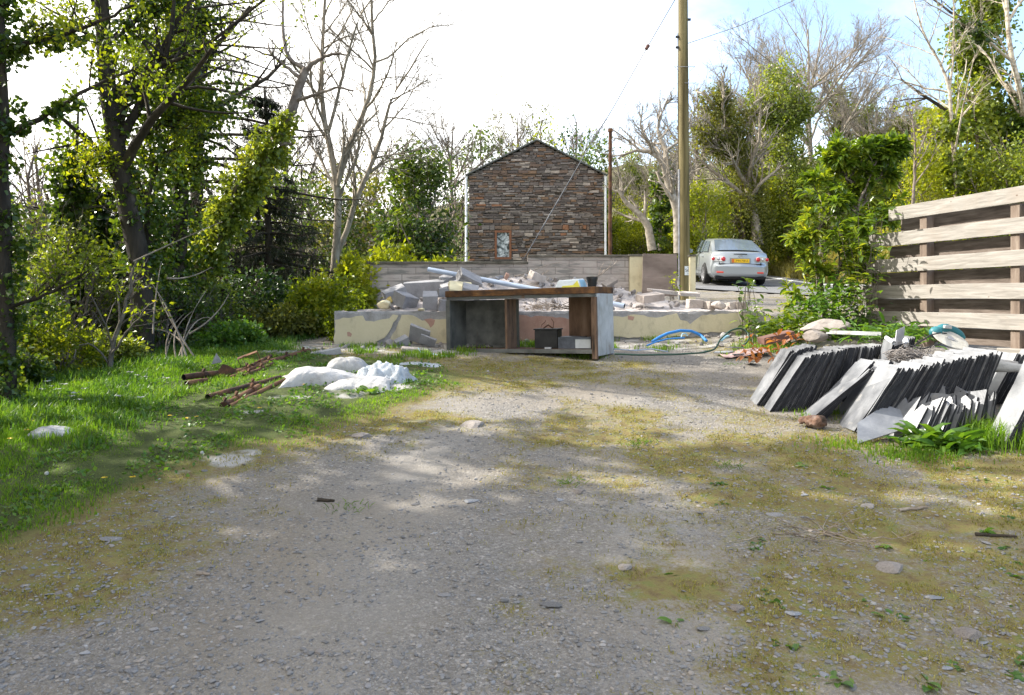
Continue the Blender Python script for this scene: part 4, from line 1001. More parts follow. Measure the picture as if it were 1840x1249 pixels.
# ------------------------------------------------------------------ metal bench
FL = np.array([-.755, 9.13, .865]); FR = np.array([.892, 8.30, .904])
BU = nrm(FR - FL); BV = nrm(np.array([-BU[1], BU[0], 0])); BW = nrm(np.cross(BU, BV)); BR = np.stack([BU, BV, BW], -1)
BL = float(np.linalg.norm(FR - FL)); BD = .56; BH = .745
def bp(u, v, w): return FL + BU * u + BV * v + BW * w
def bbox(mb, u0, u1, v0, v1, w0, w1): return mb.box(bp((u0 + u1) / 2, (v0 + v1) / 2, (w0 + w1) / 2), (u1 - u0, v1 - v0, w1 - w0), BR)
def bench():
    b = empty('metal_workbench', FL, 'rusty grey metal bench with a brown lipped top, standing before the slab', 'workbench')
    mb = MB(); bbox(mb, -.012, BL + .012, -.012, BD, BH - .072, BH); mb.obj('top', MT['rust_lip'], b, bevel=.004)
    bbox(MB(), .0, BL, .0, .03, BH - .108, BH - .0725).obj('rail', MT['oldpaint'], b)
    bbox(MB(), .0, BL, .01, BD - .02, .055, .075).obj('shelf', MT['rust'], b)
    bbox(MB(), .045, BL - .045, .0, .022, .03, .0745).obj('kick_strip', MT['oldpaint'], b)
    l = BL
    mb = MB(); bbox(mb, -.01, .018, .046, .55, .02, BH - .109); mb.obj('side_panel', MT['oldpaint'], b)
    mb = MB(); bbox(mb, -.012, .042, .0, .045, .0, BH - .109); mb.obj('leg', MT['oldpaint'], b, bevel=.003)
    mb = MB(); bbox(mb, l - .045, l + .012, .0, .045, -.03, BH - .109); mb.obj('leg', MT['oldwood'], b, bevel=.003)
    mb = MB(); bbox(mb, l - .012, l + .012, .0455, BD - .01, .0, BH - .0725); mb.obj('end_panel', MT['palepaint'], b, bevel=.004)
    bbox(MB(), .0185, l * .325, .42, .436, .076, BH - .109).obj('back_panel', MT['oldpaint'], b)
    bbox(MB(), l * .325, l * .40, .40, .42, .076, BH - .109).obj('corner_post', MT['palepaint' if False else 'oldpaint'], b)
    bbox(MB(), l * .415, l * .428, .0, .24, .076, BH - .109).obj('pedestal_side', MT['oldwood'], b)
    bbox(MB(), l * .742, l - .0125, .42, .438, .076, BH - .0725).obj('back_panel', MT['oldwood'], b)
    for (u, v) in ((.0, BD - .05), (l - .04, BD - .05)):
        bbox(MB(), u + .001, u + .03, v, v + .035, -.06, .054).obj('foot', MT['oldpaint'], b)
bench()
def bench_u(px, v):
    k = (px - CX) / F; p0 = bp(0, v, .08); return (k * p0[1] - p0[0]) / (BU[0] - k * BU[1])
def crate_box():
    u0, u1 = bench_u(956, .10), bench_u(1000, .10); c = bp((u0 + u1) / 2, .22, .075)
    t = empty('black_box', c, 'square black box with a wire handle standing on the bench shelf', 'box'); hgt = .205
    mb = MB(); w = (u1 - u0) * .88
    mb.box(c + BW * hgt / 2, (w, .2, hgt), BR @ rotz(.12)); mb.obj('body', MT['black'], t, bevel=.006)
    mb = MB(); mb.box(c + BW * (hgt + .008), (w + .02, .215, .015), BR @ rotz(.12)); mb.obj('rim', MT['black'], t, bevel=.003)
    mb = MB()
    a = c + BW * (hgt + .015) - BU * .06; e = c + BW * (hgt + .015) + BU * .06; m = c + BW * (hgt + .055)
    mb.tubes(np.array([a, m, e])[None], np.full((1, 3), .008), 6, True); mb.tubes(np.array([a - BU * .03, a - BU * .02 + BW * .04, a + BU * .02 + BW * .07, a + BU * .03 + BW * .09])[None], np.full((1, 4), .004), 5)
    mb.tubes(np.array([e + BU * .0, e + BU * .01 + BW * .07, e - BU * .02 + BW * .11])[None], np.full((1, 3), .004), 5)
    mb.obj('handle', MT['rust'], t)
crate_box()
def tray():
    u0, u1 = bench_u(1003, .10), bench_u(1062, .10); c = bp((u0 + u1) / 2, .20, .075); L = u1 - u0
    t = empty('metal_tray', c, 'low blue grey metal box beside the black box on the bench shelf', 'box')
    mb = MB(); h = .125
    for (a, e, s0, s1) in ((-L / 2, L / 2, -.1, -.09), (-L / 2, L / 2, .09, .1)): mb.box(c + BU * 0 + BV * (s0 + s1) / 2 + BW * h / 2, (L, .01, h), BR)
    for a in (-L / 2 + .005, L / 2 - .005): mb.box(c + BU * a + BW * h / 2, (.01, .178, h), BR)
    mb.box(c + BW * .008, (L - .022, .178, .012), BR); mb.obj('box_body', MT['tray'], t)
    MB().box(c + BU * L * .27 - BV * .106 + BW * .055, (L * .46, .008, .095), BR).obj('front_plate', MT['palepaint'], t)
    MB().box(c + BW * (h + .004) - BU * L * .12, (L * .62, .19, .006), BR @ roty(.02)).obj('lid', MT['tray'], t)
tray()
mb = MB(); u0 = bench_u(982, .02); mb.box(bp(u0, .06, .084), (.07, .05, .018), BR @ rotz(.3)); tag(mb.obj('white_offcut', MT['sack']), 'small white scrap on the bench shelf below the black box', 'scrap')
mb = MB(); u0 = bench_u(900, .2); mb.box(bp(u0, .25, .09), (.2, .12, .028), BR @ rotz(-.1)); tag(mb.obj('metal_plate', MT['oldpaint'], bevel=.002), 'flat grey metal plate lying on the bench shelf under the back panel', 'plate')
def tub():
    c = bp(bench_u(1032, .3) - .0, .30, BH); t = empty('paint_tub', c, 'pale flattened tub with a yellow flap lying on the bench top', 'tub')
    mb = MB()
    V = np.array([[-.19, -.1, 0], [.13, -.1, 0], [.13, .1, 0], [-.19, .1, 0], [-.15, -.08, .085], [.09, -.07, .095], [.10, .08, .105], [-.13, .08, .09]])
    mb.add(c + V @ BR.T, [[3, 2, 1, 0], [4, 5, 6, 7], [0, 1, 5, 4], [1, 2, 6, 5], [2, 3, 7, 6], [3, 0, 4, 7]]); mb.obj('body', MT['white_tub'], t, bevel=.012)
    V = np.array([[-.10, -.112, .004], [.128, -.112, .004], [.085, -.085, .080], [.04, -.10, .028], [-.08, -.106, .022]])
    mb = MB(); mb.add(c + V @ BR.T, [[0, 1, 2, 3, 4]]); mb.obj('flap', MT['yellow'], t)
    V = np.array([[.137, -.09, .0], [.137, .09, .0], [.108, .07, .09], [.098, -.06, .085]])
    mb = MB(); mb.add(c + V @ BR.T, [[0, 1, 2, 3]]); mb.obj('side_label', MT['pale_blue'], t)
tub()
c = bp(bench_u(1066, .3), .30, BH); pt = empty('black_pot', c, 'black plastic pot beside the pale tub on the bench top', 'pot')
MB().lathe([(0, .0), (.046, .0), (.056, .085), (.052, .085), (.045, .01), (0, .01)], c, n=20).obj('body', MT['black'], pt)
MB().lathe([(.057, .085), (.063, .085), (.063, .115), (.055, .115), (.055, .088)], c, n=20).obj('rim', MT['black'], pt)

# ------------------------------------------------------------------ silver saloon car
def car():
    paint = plain('silver_paint', (.38, .405, .42), .32, .55, .5, .6)
    glass = plain('car_glass', (.16, .20, .24), .03, .35, 1.0)
    red = plain('red_lens', (.50, .02, .025), .12, 0, .7); clear = plain('clear_lens', (.62, .62, .62), .1, .4, .7)
    refl = plain('reflector', (.75, .07, .035), .2); chrome = plain('chrome', (.6, .6, .6), .15, 1)
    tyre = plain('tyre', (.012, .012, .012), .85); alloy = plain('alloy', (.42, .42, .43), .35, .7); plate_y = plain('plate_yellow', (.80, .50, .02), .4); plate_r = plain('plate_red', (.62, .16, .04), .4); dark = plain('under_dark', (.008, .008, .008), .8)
    d = 23.55; x0 = xat(1330, d); z0 = float(zg(x0, d + 1.0)) - .02
    C = empty('silver_car', (x0, d, z0), 'silver saloon car seen from behind on the lane beside the telegraph pole', 'car')
    ang = math.radians(-2.2); pit = math.atan2(float(zg(x0, d + 4.2) - zg(x0, d + .3)), 3.9)
    R = rotz(ang) @ rotx(pit) @ roty(math.radians(1.3)); O = np.array([x0, d, z0 + .0])
    W = lambda p: O + np.asarray(p, float) @ R.T
    def put(mb, nm, mat, par=C, **k):
        mb.V = [W(v) for v in mb.V]; return mb.obj(nm, mat, par, **k)
    def loft(st, prof):
        V = []; m = None
        for s_ in st:
            p = prof(*s_); pts = [(x, s_[0] + (dy if len(q) > 2 else 0), z) for q in p for (x, z, dy) in [(q[0], q[1], q[2] if len(q) > 2 else 0)]]
            full = pts + [(-a, b, c_) for (a, b, c_) in pts[::-1]]; V.append(full); m = len(full)
        V = np.array(V); n = len(st); i = np.arange(n - 1)[:, None] * m + np.arange(m)[None]; j = np.arange(n - 1)[:, None] * m + (np.arange(m)[None] + 1) % m
        mb = MB(); mb.add(V.reshape(-1, 3), np.stack([i, j, j + m, i + m], -1).reshape(-1, 4), [list(range(m))], [list(range(n * m - 1, (n - 1) * m - 1, -1))]); return mb
    # lower body: y, underside z, top z, half width, how far the corners are swept forward
    st = [(.0, .36, .58, .74, .10), (.012, .31, .61, .80, .12), (.05, .27, .655, .84, .13), (.085, .25, .675, .86, .10), (.095, .24, .70, .865, .09), (.105, .24, .90, .865, .10), (.13, .24, .985, .868, .10), (.17, .23, 1.015, .87, .09), (.32, .22, 1.03, .885, .05), (.6, .20, 1.03, .89, 0), (1.2, .19, 1.0, .89, 0), (2.0, .18, .975, .89, 0), (2.9, .18, .95, .89, 0), (3.5, .18, .91, .885, 0), (4.2, .20, .80, .87, 0), (4.5, .24, .68, .82, 0), (4.66, .32, .56, .70, 0)]
    def pf(y, zb, zt, hw, sw):
        h = zt - zb
        return [(0, zb), (hw * .55, zb, sw * .12), (hw * .86, zb + .02, sw * .6), (hw * .97, zb + h * .16, sw), (hw, zb + h * .42, sw), (hw * .995, zb + h * .62, sw), (hw * .975, zb + h * .8, sw * .9), (hw * .93, zb + h * .94, sw * .75), (hw * .84, zt - .006, sw * .5), (hw * .5, zt, sw * .12), (0, zt + .004)]
    put(loft(st, pf), 'body', paint, smooth=True, sharp=32)
    cs = [(.46, .99, 1.015, .79, .76), (.62, .99, 1.10, .79, .735), (.85, .97, 1.235, .785, .70), (1.08, .97, 1.345, .785, .655), (1.25, .97, 1.39, .785, .63), (1.6, .96, 1.425, .785, .61), (2.1, .95, 1.44, .785, .61), (2.6, .93, 1.41, .785, .60), (3.0, .92, 1.25, .785, .64), (3.45, .90, .96, .785, .74)]
    def cp(y, zb, zt, hb, ht): return [(0, zb), (hb, zb), (hb * .985, zb + .02), (ht + (hb - ht) * .45, zb + (zt - zb) * .55), (ht + .03, zt - .05 * min(1, (zt - zb) * 3)), (ht - .05, zt - .012), (ht * .5, zt + .006), (0, zt + .012)]
    cab = put(loft(cs, cp), 'cabin', paint, smooth=True, sharp=40)
    def quadpatch(P4, nm, mat, n=8, off=.012, par=C):
        A, B_, C_, D = [np.array(p, float) for p in P4]
        t = np.linspace(0, 1, n); V = [[(A * (1 - u) + B_ * u) * (1 - v) + (D * (1 - u) + C_ * u) * v for v in t] for u in t]
        V = np.array(V); bow = (np.sin(np.linspace(0, math.pi, n)))[:, None, None]; nn = nrm(np.cross(B_ - A, D - A)); V = V + nn * off * (1 + bow * 1.2)
        i = np.arange(n - 1)[:, None] * n + np.arange(n - 1)[None]
        mb = MB(); mb.add(V.reshape(-1, 3), np.stack([i, i + n, i + n + 1, i + 1], -1).reshape(-1, 4)); return put(mb, nm, mat, par, smooth=True)
    quadpatch([(-.69, .47, 1.035), (.69, .47, 1.035), (.585, 1.12, 1.365), (-.585, 1.12, 1.365)], 'rear_window', glass, off=.022)
    quadpatch([(-.72, 3.38, .99), (-.60, 2.72, 1.37), (.60, 2.72, 1.37), (.72, 3.38, .99)], 'windscreen', glass, off=.02)
    for sgn in (-1, 1):
        for (ya, yb_, za, zb_, yta, ytb) in ((1.0, 1.78, 1.01, 1.37, 1.32, 1.80), (1.86, 3.1, .995, 1.38, 1.88, 2.66)):
            q = [(sgn * .80, ya, za), (sgn * .80, yb_, za), (sgn * .665, ytb, zb_), (sgn * .665, yta, zb_ - .02)]
            mb = MB(); mb.add(q, [[0, 1, 2, 3]]); put(mb, 'side_window', glass)
        # wheels
        for y in (.93, 3.6):
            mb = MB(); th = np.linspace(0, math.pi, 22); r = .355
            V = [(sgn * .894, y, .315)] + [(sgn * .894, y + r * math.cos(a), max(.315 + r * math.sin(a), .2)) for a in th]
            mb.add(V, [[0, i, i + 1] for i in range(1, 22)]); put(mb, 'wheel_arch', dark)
            Rw = roty(math.pi / 2)
            w = MB(); w.lathe([(.20, -.105), (.285, -.11), (.315, -.085), (.322, 0), (.315, .085), (.285, .11), (.20, .105)], (sgn * .83, y, .318), Rw, 28)
            wheel = put(w, 'wheel', tyre, smooth=True)
            w = MB(); w.lathe([(.0, .06), (.05, .07), (.08, .04), (.19, .05), (.215, .102), (.20, .108), (.19, .07)] if False else [(.205, .10), (.215, .11), (.20, .112), (.185, .06), (.02, .05)], (sgn * .83, y, .318), Rw if sgn > 0 else Rw @ rotx(math.pi), 28)
            for k in range(5):
                a = k * 2 * math.pi / 5; w.box((sgn * .925, y + .11 * math.cos(a), .318 + .11 * math.sin(a)), (.02, .2, .05), rotx(a))
            put(w, 'rim', alloy, wheel)
        # lamp cluster: chrome bowl, two red round lenses, clear lens
        xl = sgn * .62
        l = MB(); pl = [(-.235, -.045), (-.20, -.075), (.12, -.085), (.17, -.05), (.16, .045), (.10, .085), (-.12, .075), (-.22, .02)]
        pl = [(-a * sgn, b_) for a, b_ in pl]
        l.prism(pl, (xl, .16, .80), (1, sgn * .25, 0), (0, .05, 1), .075); lamp = put(l, 'tail_lamp', clear, bevel=.012)
        for (dx, rr) in ((-.10, .066), (.185, .052)):
            c_ = (xl + sgn * dx, .064 + .25 * dx, .80)
            w = MB(); w.lathe([(0, .02), (rr * .7, .014), (rr, 0), (rr, -.03)], c_, rotx(math.pi / 2), 18); put(w, 'red_lens', red, lamp, smooth=True)
        w = MB(); w.lathe([(0, .012), (.035, .01), (.045, 0), (.045, -.02)], (xl + sgn * .04, .073, .80), rotx(math.pi / 2), 14); put(w, 'indicator', chrome, lamp, smooth=True)
        mb = MB(); mb.box((sgn * .60, .052, .40), (.20, .03, .045), rotz(sgn * .13)); put(mb, 'bumper_reflector', refl, bevel=.008)
        mi = MB(); mi.rock((sgn * 1.0, 2.95, 1.02), (.13, .07, .085), np.random.default_rng(2), cuts=0); mo = put(mi, 'door_mirror', paint, smooth=True)
        mb = MB(); mb.box((sgn * 1.0, 2.875, 1.02), (.19, .012, .11)); put(mb, 'mirror_glass', glass, mo)
        for yy in (1.35, 2.45):
            mb = MB(); mb.box((sgn * .893, yy, .86), (.025, .18, .03)); put(mb, 'door_handle', paint, bevel=.005)
        for yy in (1.83,):
            mb = MB(); mb.box((sgn * .888, yy, .62), (.006, .012, .60)); put(mb, 'door_seam', dark)
        mb = MB(); mb.box((sgn * .892, 1.9, .43), (.012, 2.1, .03)); put(mb, 'rubbing_strip', paint)
    mb = MB(); mb.box((0, .083, .655), (1.30, .05, .010)); put(mb, 'boot_seam', dark)
    for sgn in (-1, 1):
        mb = MB(); mb.box((sgn * .62, .10, .675), (.010, .045, .05), roty(sgn * .3)); put(mb, 'boot_seam', dark)
    mb = MB(); mb.box((0, .108, .955), (.40, .03, .02)); put(mb, 'boot_handle', dark, bevel=.006)
    w = MB(); th = np.linspace(0, 2 * math.pi, 17); w.tubes(np.stack([.055 * np.cos(th), np.full(17, .098), .885 + .042 * np.sin(th)], -1)[None], np.full((1, 17), .006), 6); 
    w.tubes(np.array([[-.05, .098, .89], [-.02, .096, .90], [0, .096, .875], [.02, .096, .90], [.05, .098, .89]])[None], np.full((1, 5), .005), 5); put(w, 'badge', chrome, smooth=True)
    mb = MB(); mb.box((0, .092, .755), (.62, .02, .155)); put(mb, 'plate_recess', plain('plate_recess', (.25, .26, .26), .4))
    mb = MB(); mb.box((.0, .078, .752), (.53, .012, .112)); pl_ = put(mb, 'number_plate', plate_y)
    mb = MB(); mb.box((-.225, .071, .752), (.075, .004, .108)); put(mb, 'red_band', plate_r, pl_)
    text_mesh('JMN 758 A', 'registration_lettering', plain('plate_text', (.10, .06, .01), .6), pl_, W((.04, .0705, .752)), R @ np.array([1, 0, 0]), R @ np.array([0, 0, 1]), .082)
    mb = MB(); mb.box((0, .25, .24), (1.5, .35, .10)); put(mb, 'valance', dark, bevel=.02)
    mb = MB(); mb.box((0, .35, .17), (.5, .3, .09)); mb.box((-.35, .5, .2), (.5, .25, .1)); put(mb, 'silencer', dark, bevel=.02)
    mb = MB(); mb.cyl((0.0, 1.2, 1.44), (0.0, .95, 1.60), .004, n=6); put(mb, 'aerial', dark)
car()

# ------------------------------------------------------------------ loose blocks and rubble on the slab
def face_box(name, label, px, d, dims, rot, mat, cat='block', group=None, seed=0, zc=None, jit=.006, bevel=.006, layers=0):
    """one worn rectangular block centred where the sight line through px is d metres away"""
    rng = np.random.default_rng(seed); c = P(*px, d)
    if zc is not None: c[2] = zc
    R = eul(*rot); mb = MB(); n = 5
    # gridded box with chipped corners
    V, Fc = ICO2; q = V / np.max(np.abs(V), axis=1, keepdims=True)
    q = np.sign(q) * np.minimum(np.abs(q) * 1.0, .985) + rng.normal(0, .012, q.shape)
    L = [q[:, 0] * dims[0] / 2, q[:, 1] * dims[1] / 2, q[:, 2] * dims[2] / 2]
    mb.box((0, 0, 0), dims, jit=jit, rng=rng)
    if layers:
        mb = MB()
        for k in range(layers):
            h = dims[2] / layers; mb.box((rng.normal(0, .006), rng.normal(0, .006), -dims[2] / 2 + h * (k + .5)), (dims[0] - rng.uniform(0, .02), dims[1] - rng.uniform(0, .02), h * .93), jit=.003, rng=rng)
    mb.V = [v @ R.T + c for v in mb.V]
    o = mb.obj(name, MT[mat], bevel=bevel)
    return tag(o, label, cat, group)
face_box('concrete_block', 'longest grey concrete beam lying across the block heap by the wall', (762, 520), 11.2, (.56, .22, .24), (.16, -.06, .06), 'blockgrey', seed=1)
face_box('concrete_block', 'grey block turned corner-on at the near edge of the heap', (728, 540), 10.35, (.235, .27, .17), (.30, .12, .82), 'blockgrey', seed=2)
face_box('concrete_block', 'upright grey block with a layered face right of the corner-on block', (773, 541), 10.15, (.19, .24, .20), (.32, -.05, .10), 'blockgrey', seed=3)
face_box('concrete_block', 'flat grey block tilted on a cream lump at the outer end of the heap', (708, 525), 10.7, (.30, .24, .10), (.2, -.35, .3), 'blockgrey', seed=4)
face_box('concrete_block', 'small grey block with scored sides leaning at the top of the heap', (806, 502), 11.3, (.21, .18, .13), (.4, -.5, .35), 'blockgrey', seed=5)
face_box('concrete_block', 'grooved grey block tipped over the cream slab piece behind the bench', (842, 503), 10.7, (.32, .30, .16), (.45, .42, .35), 'blockgrey', seed=6, layers=3)
face_box('concrete_block', 'grey block half hidden behind the bench corner under the beam', (797, 525), 10.3, (.12, .2, .11), (.1, 0, .1), 'blockgrey', seed=7)
face_box('concrete_block', 'broken pale grey block end beside the bench at slab edge', (795, 549), 10.05, (.10, .16, .15), (.1, .2, .2), 'blockgrey', seed=8)
face_box('render_slab', 'cream painted render slab leaning on the grooved block', (828, 517), 10.35, (.31, .24, .05), (.55, .1, .2), 'cream', cat='render slab', seed=9)
face_box('concrete_block', 'grey slab edge showing below the cream render slab', (845, 519), 10.25, (.2, .2, .06), (.4, .25, .1), 'blockgrey', seed=10)
face_box('concrete_block', 'long grey block lying under the tilted grooved block', (815, 514), 10.9, (.34, .2, .10), (.2, -.3, .2), 'blockgrey', seed=11)
rr = np.random.default_rng(41)
def lump(name, label, px, d, size, mat, cat, group=None, zc=None, rng=rr, tilt=.5, cuts=9, flat=.72):
    c = P(*px, d)
    if zc is not None: c[2] = zc
    mb = MB(); mb.rock(c, size, rng, eul(*rng.normal(0, tilt, 2), rng.uniform(0, 6.28)), ICO2, cuts=cuts, flat=flat)
    return tag(mb.obj(name, MT[mat]), label, cat, group)
lump('cream_lump', 'cream faced lump of render at the outer foot of the block heap', (692, 547), 10.15, (.11, .1, .065), 'cream', 'rubble', tilt=.15)
lump('foam_chunk', 'crumbly yellow foam chunk under the tilted flat block', (700, 540), 10.30, (.06, .06, .05), 'foam', 'foam')
lump('cream_chip', 'small cream disc of render on the slab edge by the upright block', (758, 556.5), 9.90, (.06, .05, .025), 'cream', 'rubble', tilt=.1)
face_box('rubble_brick', 'squared pale half block standing on the slab edge, nearest the pole', (1248, 546), 10.15, (.19, .15, .115), (.05, .04, .10), 'concrete_warm', cat='half block', seed=21)
face_box('rubble_brick', 'pale block end between the squared half block and the rough lump', (1273, 549), 10.10, (.09, .16, .10), (.0, .1, .5), 'concrete_warm', cat='half block', seed=22)
lump('rubble_lump', 'rough knobbly lump between two pale blocks on the slab edge', (1291, 549), 10.00, (.10, .08, .06), 'concrete_warm', 'rubble', tilt=.2, cuts=4)
face_box('rubble_brick', 'pale block second from the slab corner', (1313, 549), 10.05, (.11, .13, .085), (.0, -.1, .3), 'concrete_warm', cat='half block', seed=23)
face_box('rubble_brick', 'brownish block at the slab corner, nearest the drive', (1332, 549), 10.00, (.12, .12, .08), (.0, .1, -.2), 'stonebuff', cat='half block', seed=24)
face_box('rubble_slab', 'large flat pale slab lying on the rubble before the brown board', (1168, 535), 10.6, (.31, .26, .10), (.12, -.12, .25), 'concrete_warm', cat='slab', seed=25)
face_box('rubble_slab', 'flat pale slab at the foot of the telegraph pole', (1236, 528), 11.8, (.30, .24, .05), (.15, .05, .1), 'concrete_warm', cat='slab', seed=26)
face_box('rubble_slab', 'thin flat slab behind the large pale slab by the board', (1190, 524), 11.6, (.42, .2, .06), (.1, .1, .3), 'concrete_warm', cat='slab', seed=27)
face_box('rubble_slab', 'buff slab piece leaning on top of the rubble by the cream pier', (1096, 508), 11.4, (.20, .16, .05), (.3, -.5, .3), 'stonebuff', cat='slab', seed=28)
face_box('rubble_slab', 'pale slab with a pink face, top of the rubble above the bench', (965, 498), 11.6, (.22, .16, .12), (.3, .3, .5), 'concrete_warm', cat='slab', seed=29)
face_box('rubble_slab', 'small red and white chip standing up behind the grey pipe', (910, 497), 11.5, (.05, .05, .09), (.3, .3, .2), 'pink', cat='rubble', seed=30)
def heap_z(x, y):
    """profile of the rubble heap on the slab"""
    h = .42 * np.exp(-((x - 1.15) / .75) ** 2 - ((y - 11.7) / .55) ** 2) + .48 * np.exp(-((x - .1) / .7) ** 2 - ((y - 11.9) / .5) ** 2) + .30 * np.exp(-((x + .7) / .6) ** 2 - ((y - 11.6) / .7) ** 2) + .15 * np.exp(-((x - 2.0) / .7) ** 2 - ((y - 11.2) / .6) ** 2) + .16 * np.exp(-((x + 1.25) / .45) ** 2 - ((y - 10.8) / .6) ** 2)
    return h
# bed of crushed mortar under the heap
hx, hy = np.meshgrid(np.linspace(-1.95, 2.95, 130), np.linspace(9.97, 12.55, 80), indexing='ij')
hz = SLZ - .02 + heap_z(hx, hy) * .86 + (fbm(hx * 5, hy * 5, 61) - .47) * .10 * np.clip(heap_z(hx, hy) * 8, .05, 1) + (fbm(hx * 18, hy * 18, 62, 3) - .44) * .05
mb = MB(); i = np.arange(129)[:, None] * 80 + np.arange(79)[None]
mb.add(np.stack([hx, hy, hz], -1).reshape(-1, 3), np.stack([i, i + 80, i + 81, i + 1], -1).reshape(-1, 4))
tag(mb.obj('crushed_rubble', MT['slabtop'], smooth=True), 'crushed mortar spread under the broken blocks on the slab', None, kind='stuff')
rk = []
for k in range(7):
    mb = MB(); mb.rock((0, 0, 0), (1, rr.uniform(.6, .95), rr.uniform(.45, .8)), rr, cuts=11, flat=.66); rk.append(mb)
RKM = {}
def rock_copy(name, k, mat, c, s, label, cat, group, rng, tilt=.6):
    key = (k, mat, name)
    if key not in RKM:
        me = rk[k].mesh(name, np.zeros(3)); me.materials.append(MT[mat]); me.polygons.foreach_set('use_smooth', np.zeros(len(me.polygons), bool)); RKM[key] = me
    o = link(bpy.data.objects.new(name, RKM[key])); o.location = tuple(float(v) for v in c); o.scale = (s, s, s)
    o.rotation_euler = (rng.normal(0, tilt), rng.normal(0, tilt), rng.uniform(0, 6.28))
    return tag(o, label, cat, group)
n = 0
while n < 290:
    x, y = rr.uniform(-1.6, 2.75), rr.uniform(10.1, 12.4); h = float(heap_z(np.array(x), np.array(y)))
    if rr.random() > h * 3.0 + .07: continue
    s = rr.uniform(.022, .06) * (1.25 if rr.random() < .22 else 1)
    zz = SLZ + h * .86 + s * .35
    grey = x < -.15
    rock_copy('rubble_chunk', int(rr.integers(0, 7)), 'blockgrey' if grey and rr.random() < .55 else 'rubble', (x, y, zz), s, 'broken grey chunk in the heap on the slab behind the bench' if grey else 'pale broken chunk in the rubble on the slab beside the bench', 'rubble', 'broken grey chunks behind the bench' if grey else 'pale broken chunks on the slab', rr)
    n += 1
# rubble lying along the foot of the slab
for k in range(95):
    x = rr.uniform(-2.6, 3.0); y = 9.64 - abs(rr.normal(0, .32)); 
    if -.9 < x < 1.2 and y < 9.3 - .35 * (x + .75): y -= 0
    s = rr.uniform(.018, .05) * (1.7 if rr.random() < .10 else 1)
    rock_copy('foot_rubble', int(rr.integers(0, 7)), 'rubble' if rr.random() < .5 else 'stonegrey', GP(x, y, s * .3), s, 'loose broken stone along the foot of the slab', 'rubble', 'broken stones along the foot of the slab', rr)
face_box('slab_fragment', 'big grey fragment of wall leaning on the cream render', (753, 602), 9.5, (.26, .05, .22), (.5, .3, -.1), 'blockgrey', cat='fragment', seed=31)
face_box('slab_fragment', 'thin broken plate leaning on the grey wall fragment', (768, 612), 9.38, (.20, .03, .12), (.6, .35, .2), 'blockgrey', cat='fragment', seed=32)
face_box('slab_fragment', 'jagged grey piece low beside the grey wall fragment', (722, 615), 9.45, (.16, .10, .10), (.4, -.4, .3), 'blockgrey', cat='fragment', seed=33)
face_box('slab_fragment', 'buff flat piece on the ground before the slab near the bench leg', (745, 628), 8.95, (.30, .16, .05), (.1, .1, .15), 'concrete_warm', cat='fragment', seed=34)
face_box('slab_fragment', 'grey flat plank of concrete on the grass beside the rusty tubes', (585, 634), 8.75, (.32, .12, .06), (.1, -.15, .25), 'concrete', cat='fragment', seed=35)
# pipe across the heap
pa, pb = P(770, 484, 11.3), P(1122, 550, 10.1)
pg = empty('grey_pipe', pb, 'long grey plastic pipe sloping across the rubble behind the bench', 'pipe')
MB().tubes(np.linspace(pa, pb, 8)[None], np.full((1, 8), .034), 18).obj('tube', MT['pvc_grey'], pg, smooth=True)
ax = nrm(pb - pa); MB().tubes(np.stack([pb - ax * .08, pb])[None], np.full((1, 2), .030), 18).obj('bore', MT['black'], pg, smooth=True)
# bare canes leaning on the wall
for k, (a, b_, lab) in enumerate((((1050, 512), (1121, 463), 'longest bare reddish cane leaning up to the top of the wall'), ((1062, 506), (1096, 480), 'short bare cane beside the longest cane'), ((925, 496), (1005, 372 + 100), 'thin bare cane leaning beside the cottage window'), ((968, 500), (987, 484), 'small dry stem behind the rubble'))):
    p, q = P(*a, 11.9), P(*b_, 12.5); t = np.linspace(0, 1, 8)[:, None]; L = p * (1 - t) + q * t; L[1:-1] += rr.normal(0, .012, (6, 3))
    mb = MB(); mb.tubes(L[None], np.linspace(.011, .004, 8)[None], 5)
    sq, sr = spawn(L[None], np.linspace(.008, .003, 8)[None], 3, 28, .35, 4, .08, .02, .4, rr); mb.tubes(sq, sr, 3)
    tag(mb.obj('bare_cane', MT['twig'], smooth=True), lab, 'cane')
for k, (px, py) in enumerate(((990, 545), (1010, 548), (960, 545), (1035, 546), (975, 549))):
    c = P(px, py, 10.4); c[2] = SLZ + .05; mb = MB(); N = 26
    p, rd = grow(np.tile(c, (N, 1)) + rr.normal(0, .06, (N, 3)) * [1, .6, .3], rr.normal(0, 1, (N, 3)) * [1, .8, .25], rr.uniform(.1, .3, N), np.full(N, .004), 5, .2, .02, rr)
    mb.tubes(p, rd, 4); tag(mb.obj('twig_heap', MT['bark_dark' if k % 2 else 'twig']), 'tangle of dead twigs on the slab seen under the bench', 'twigs', 'dead twigs on the slab')

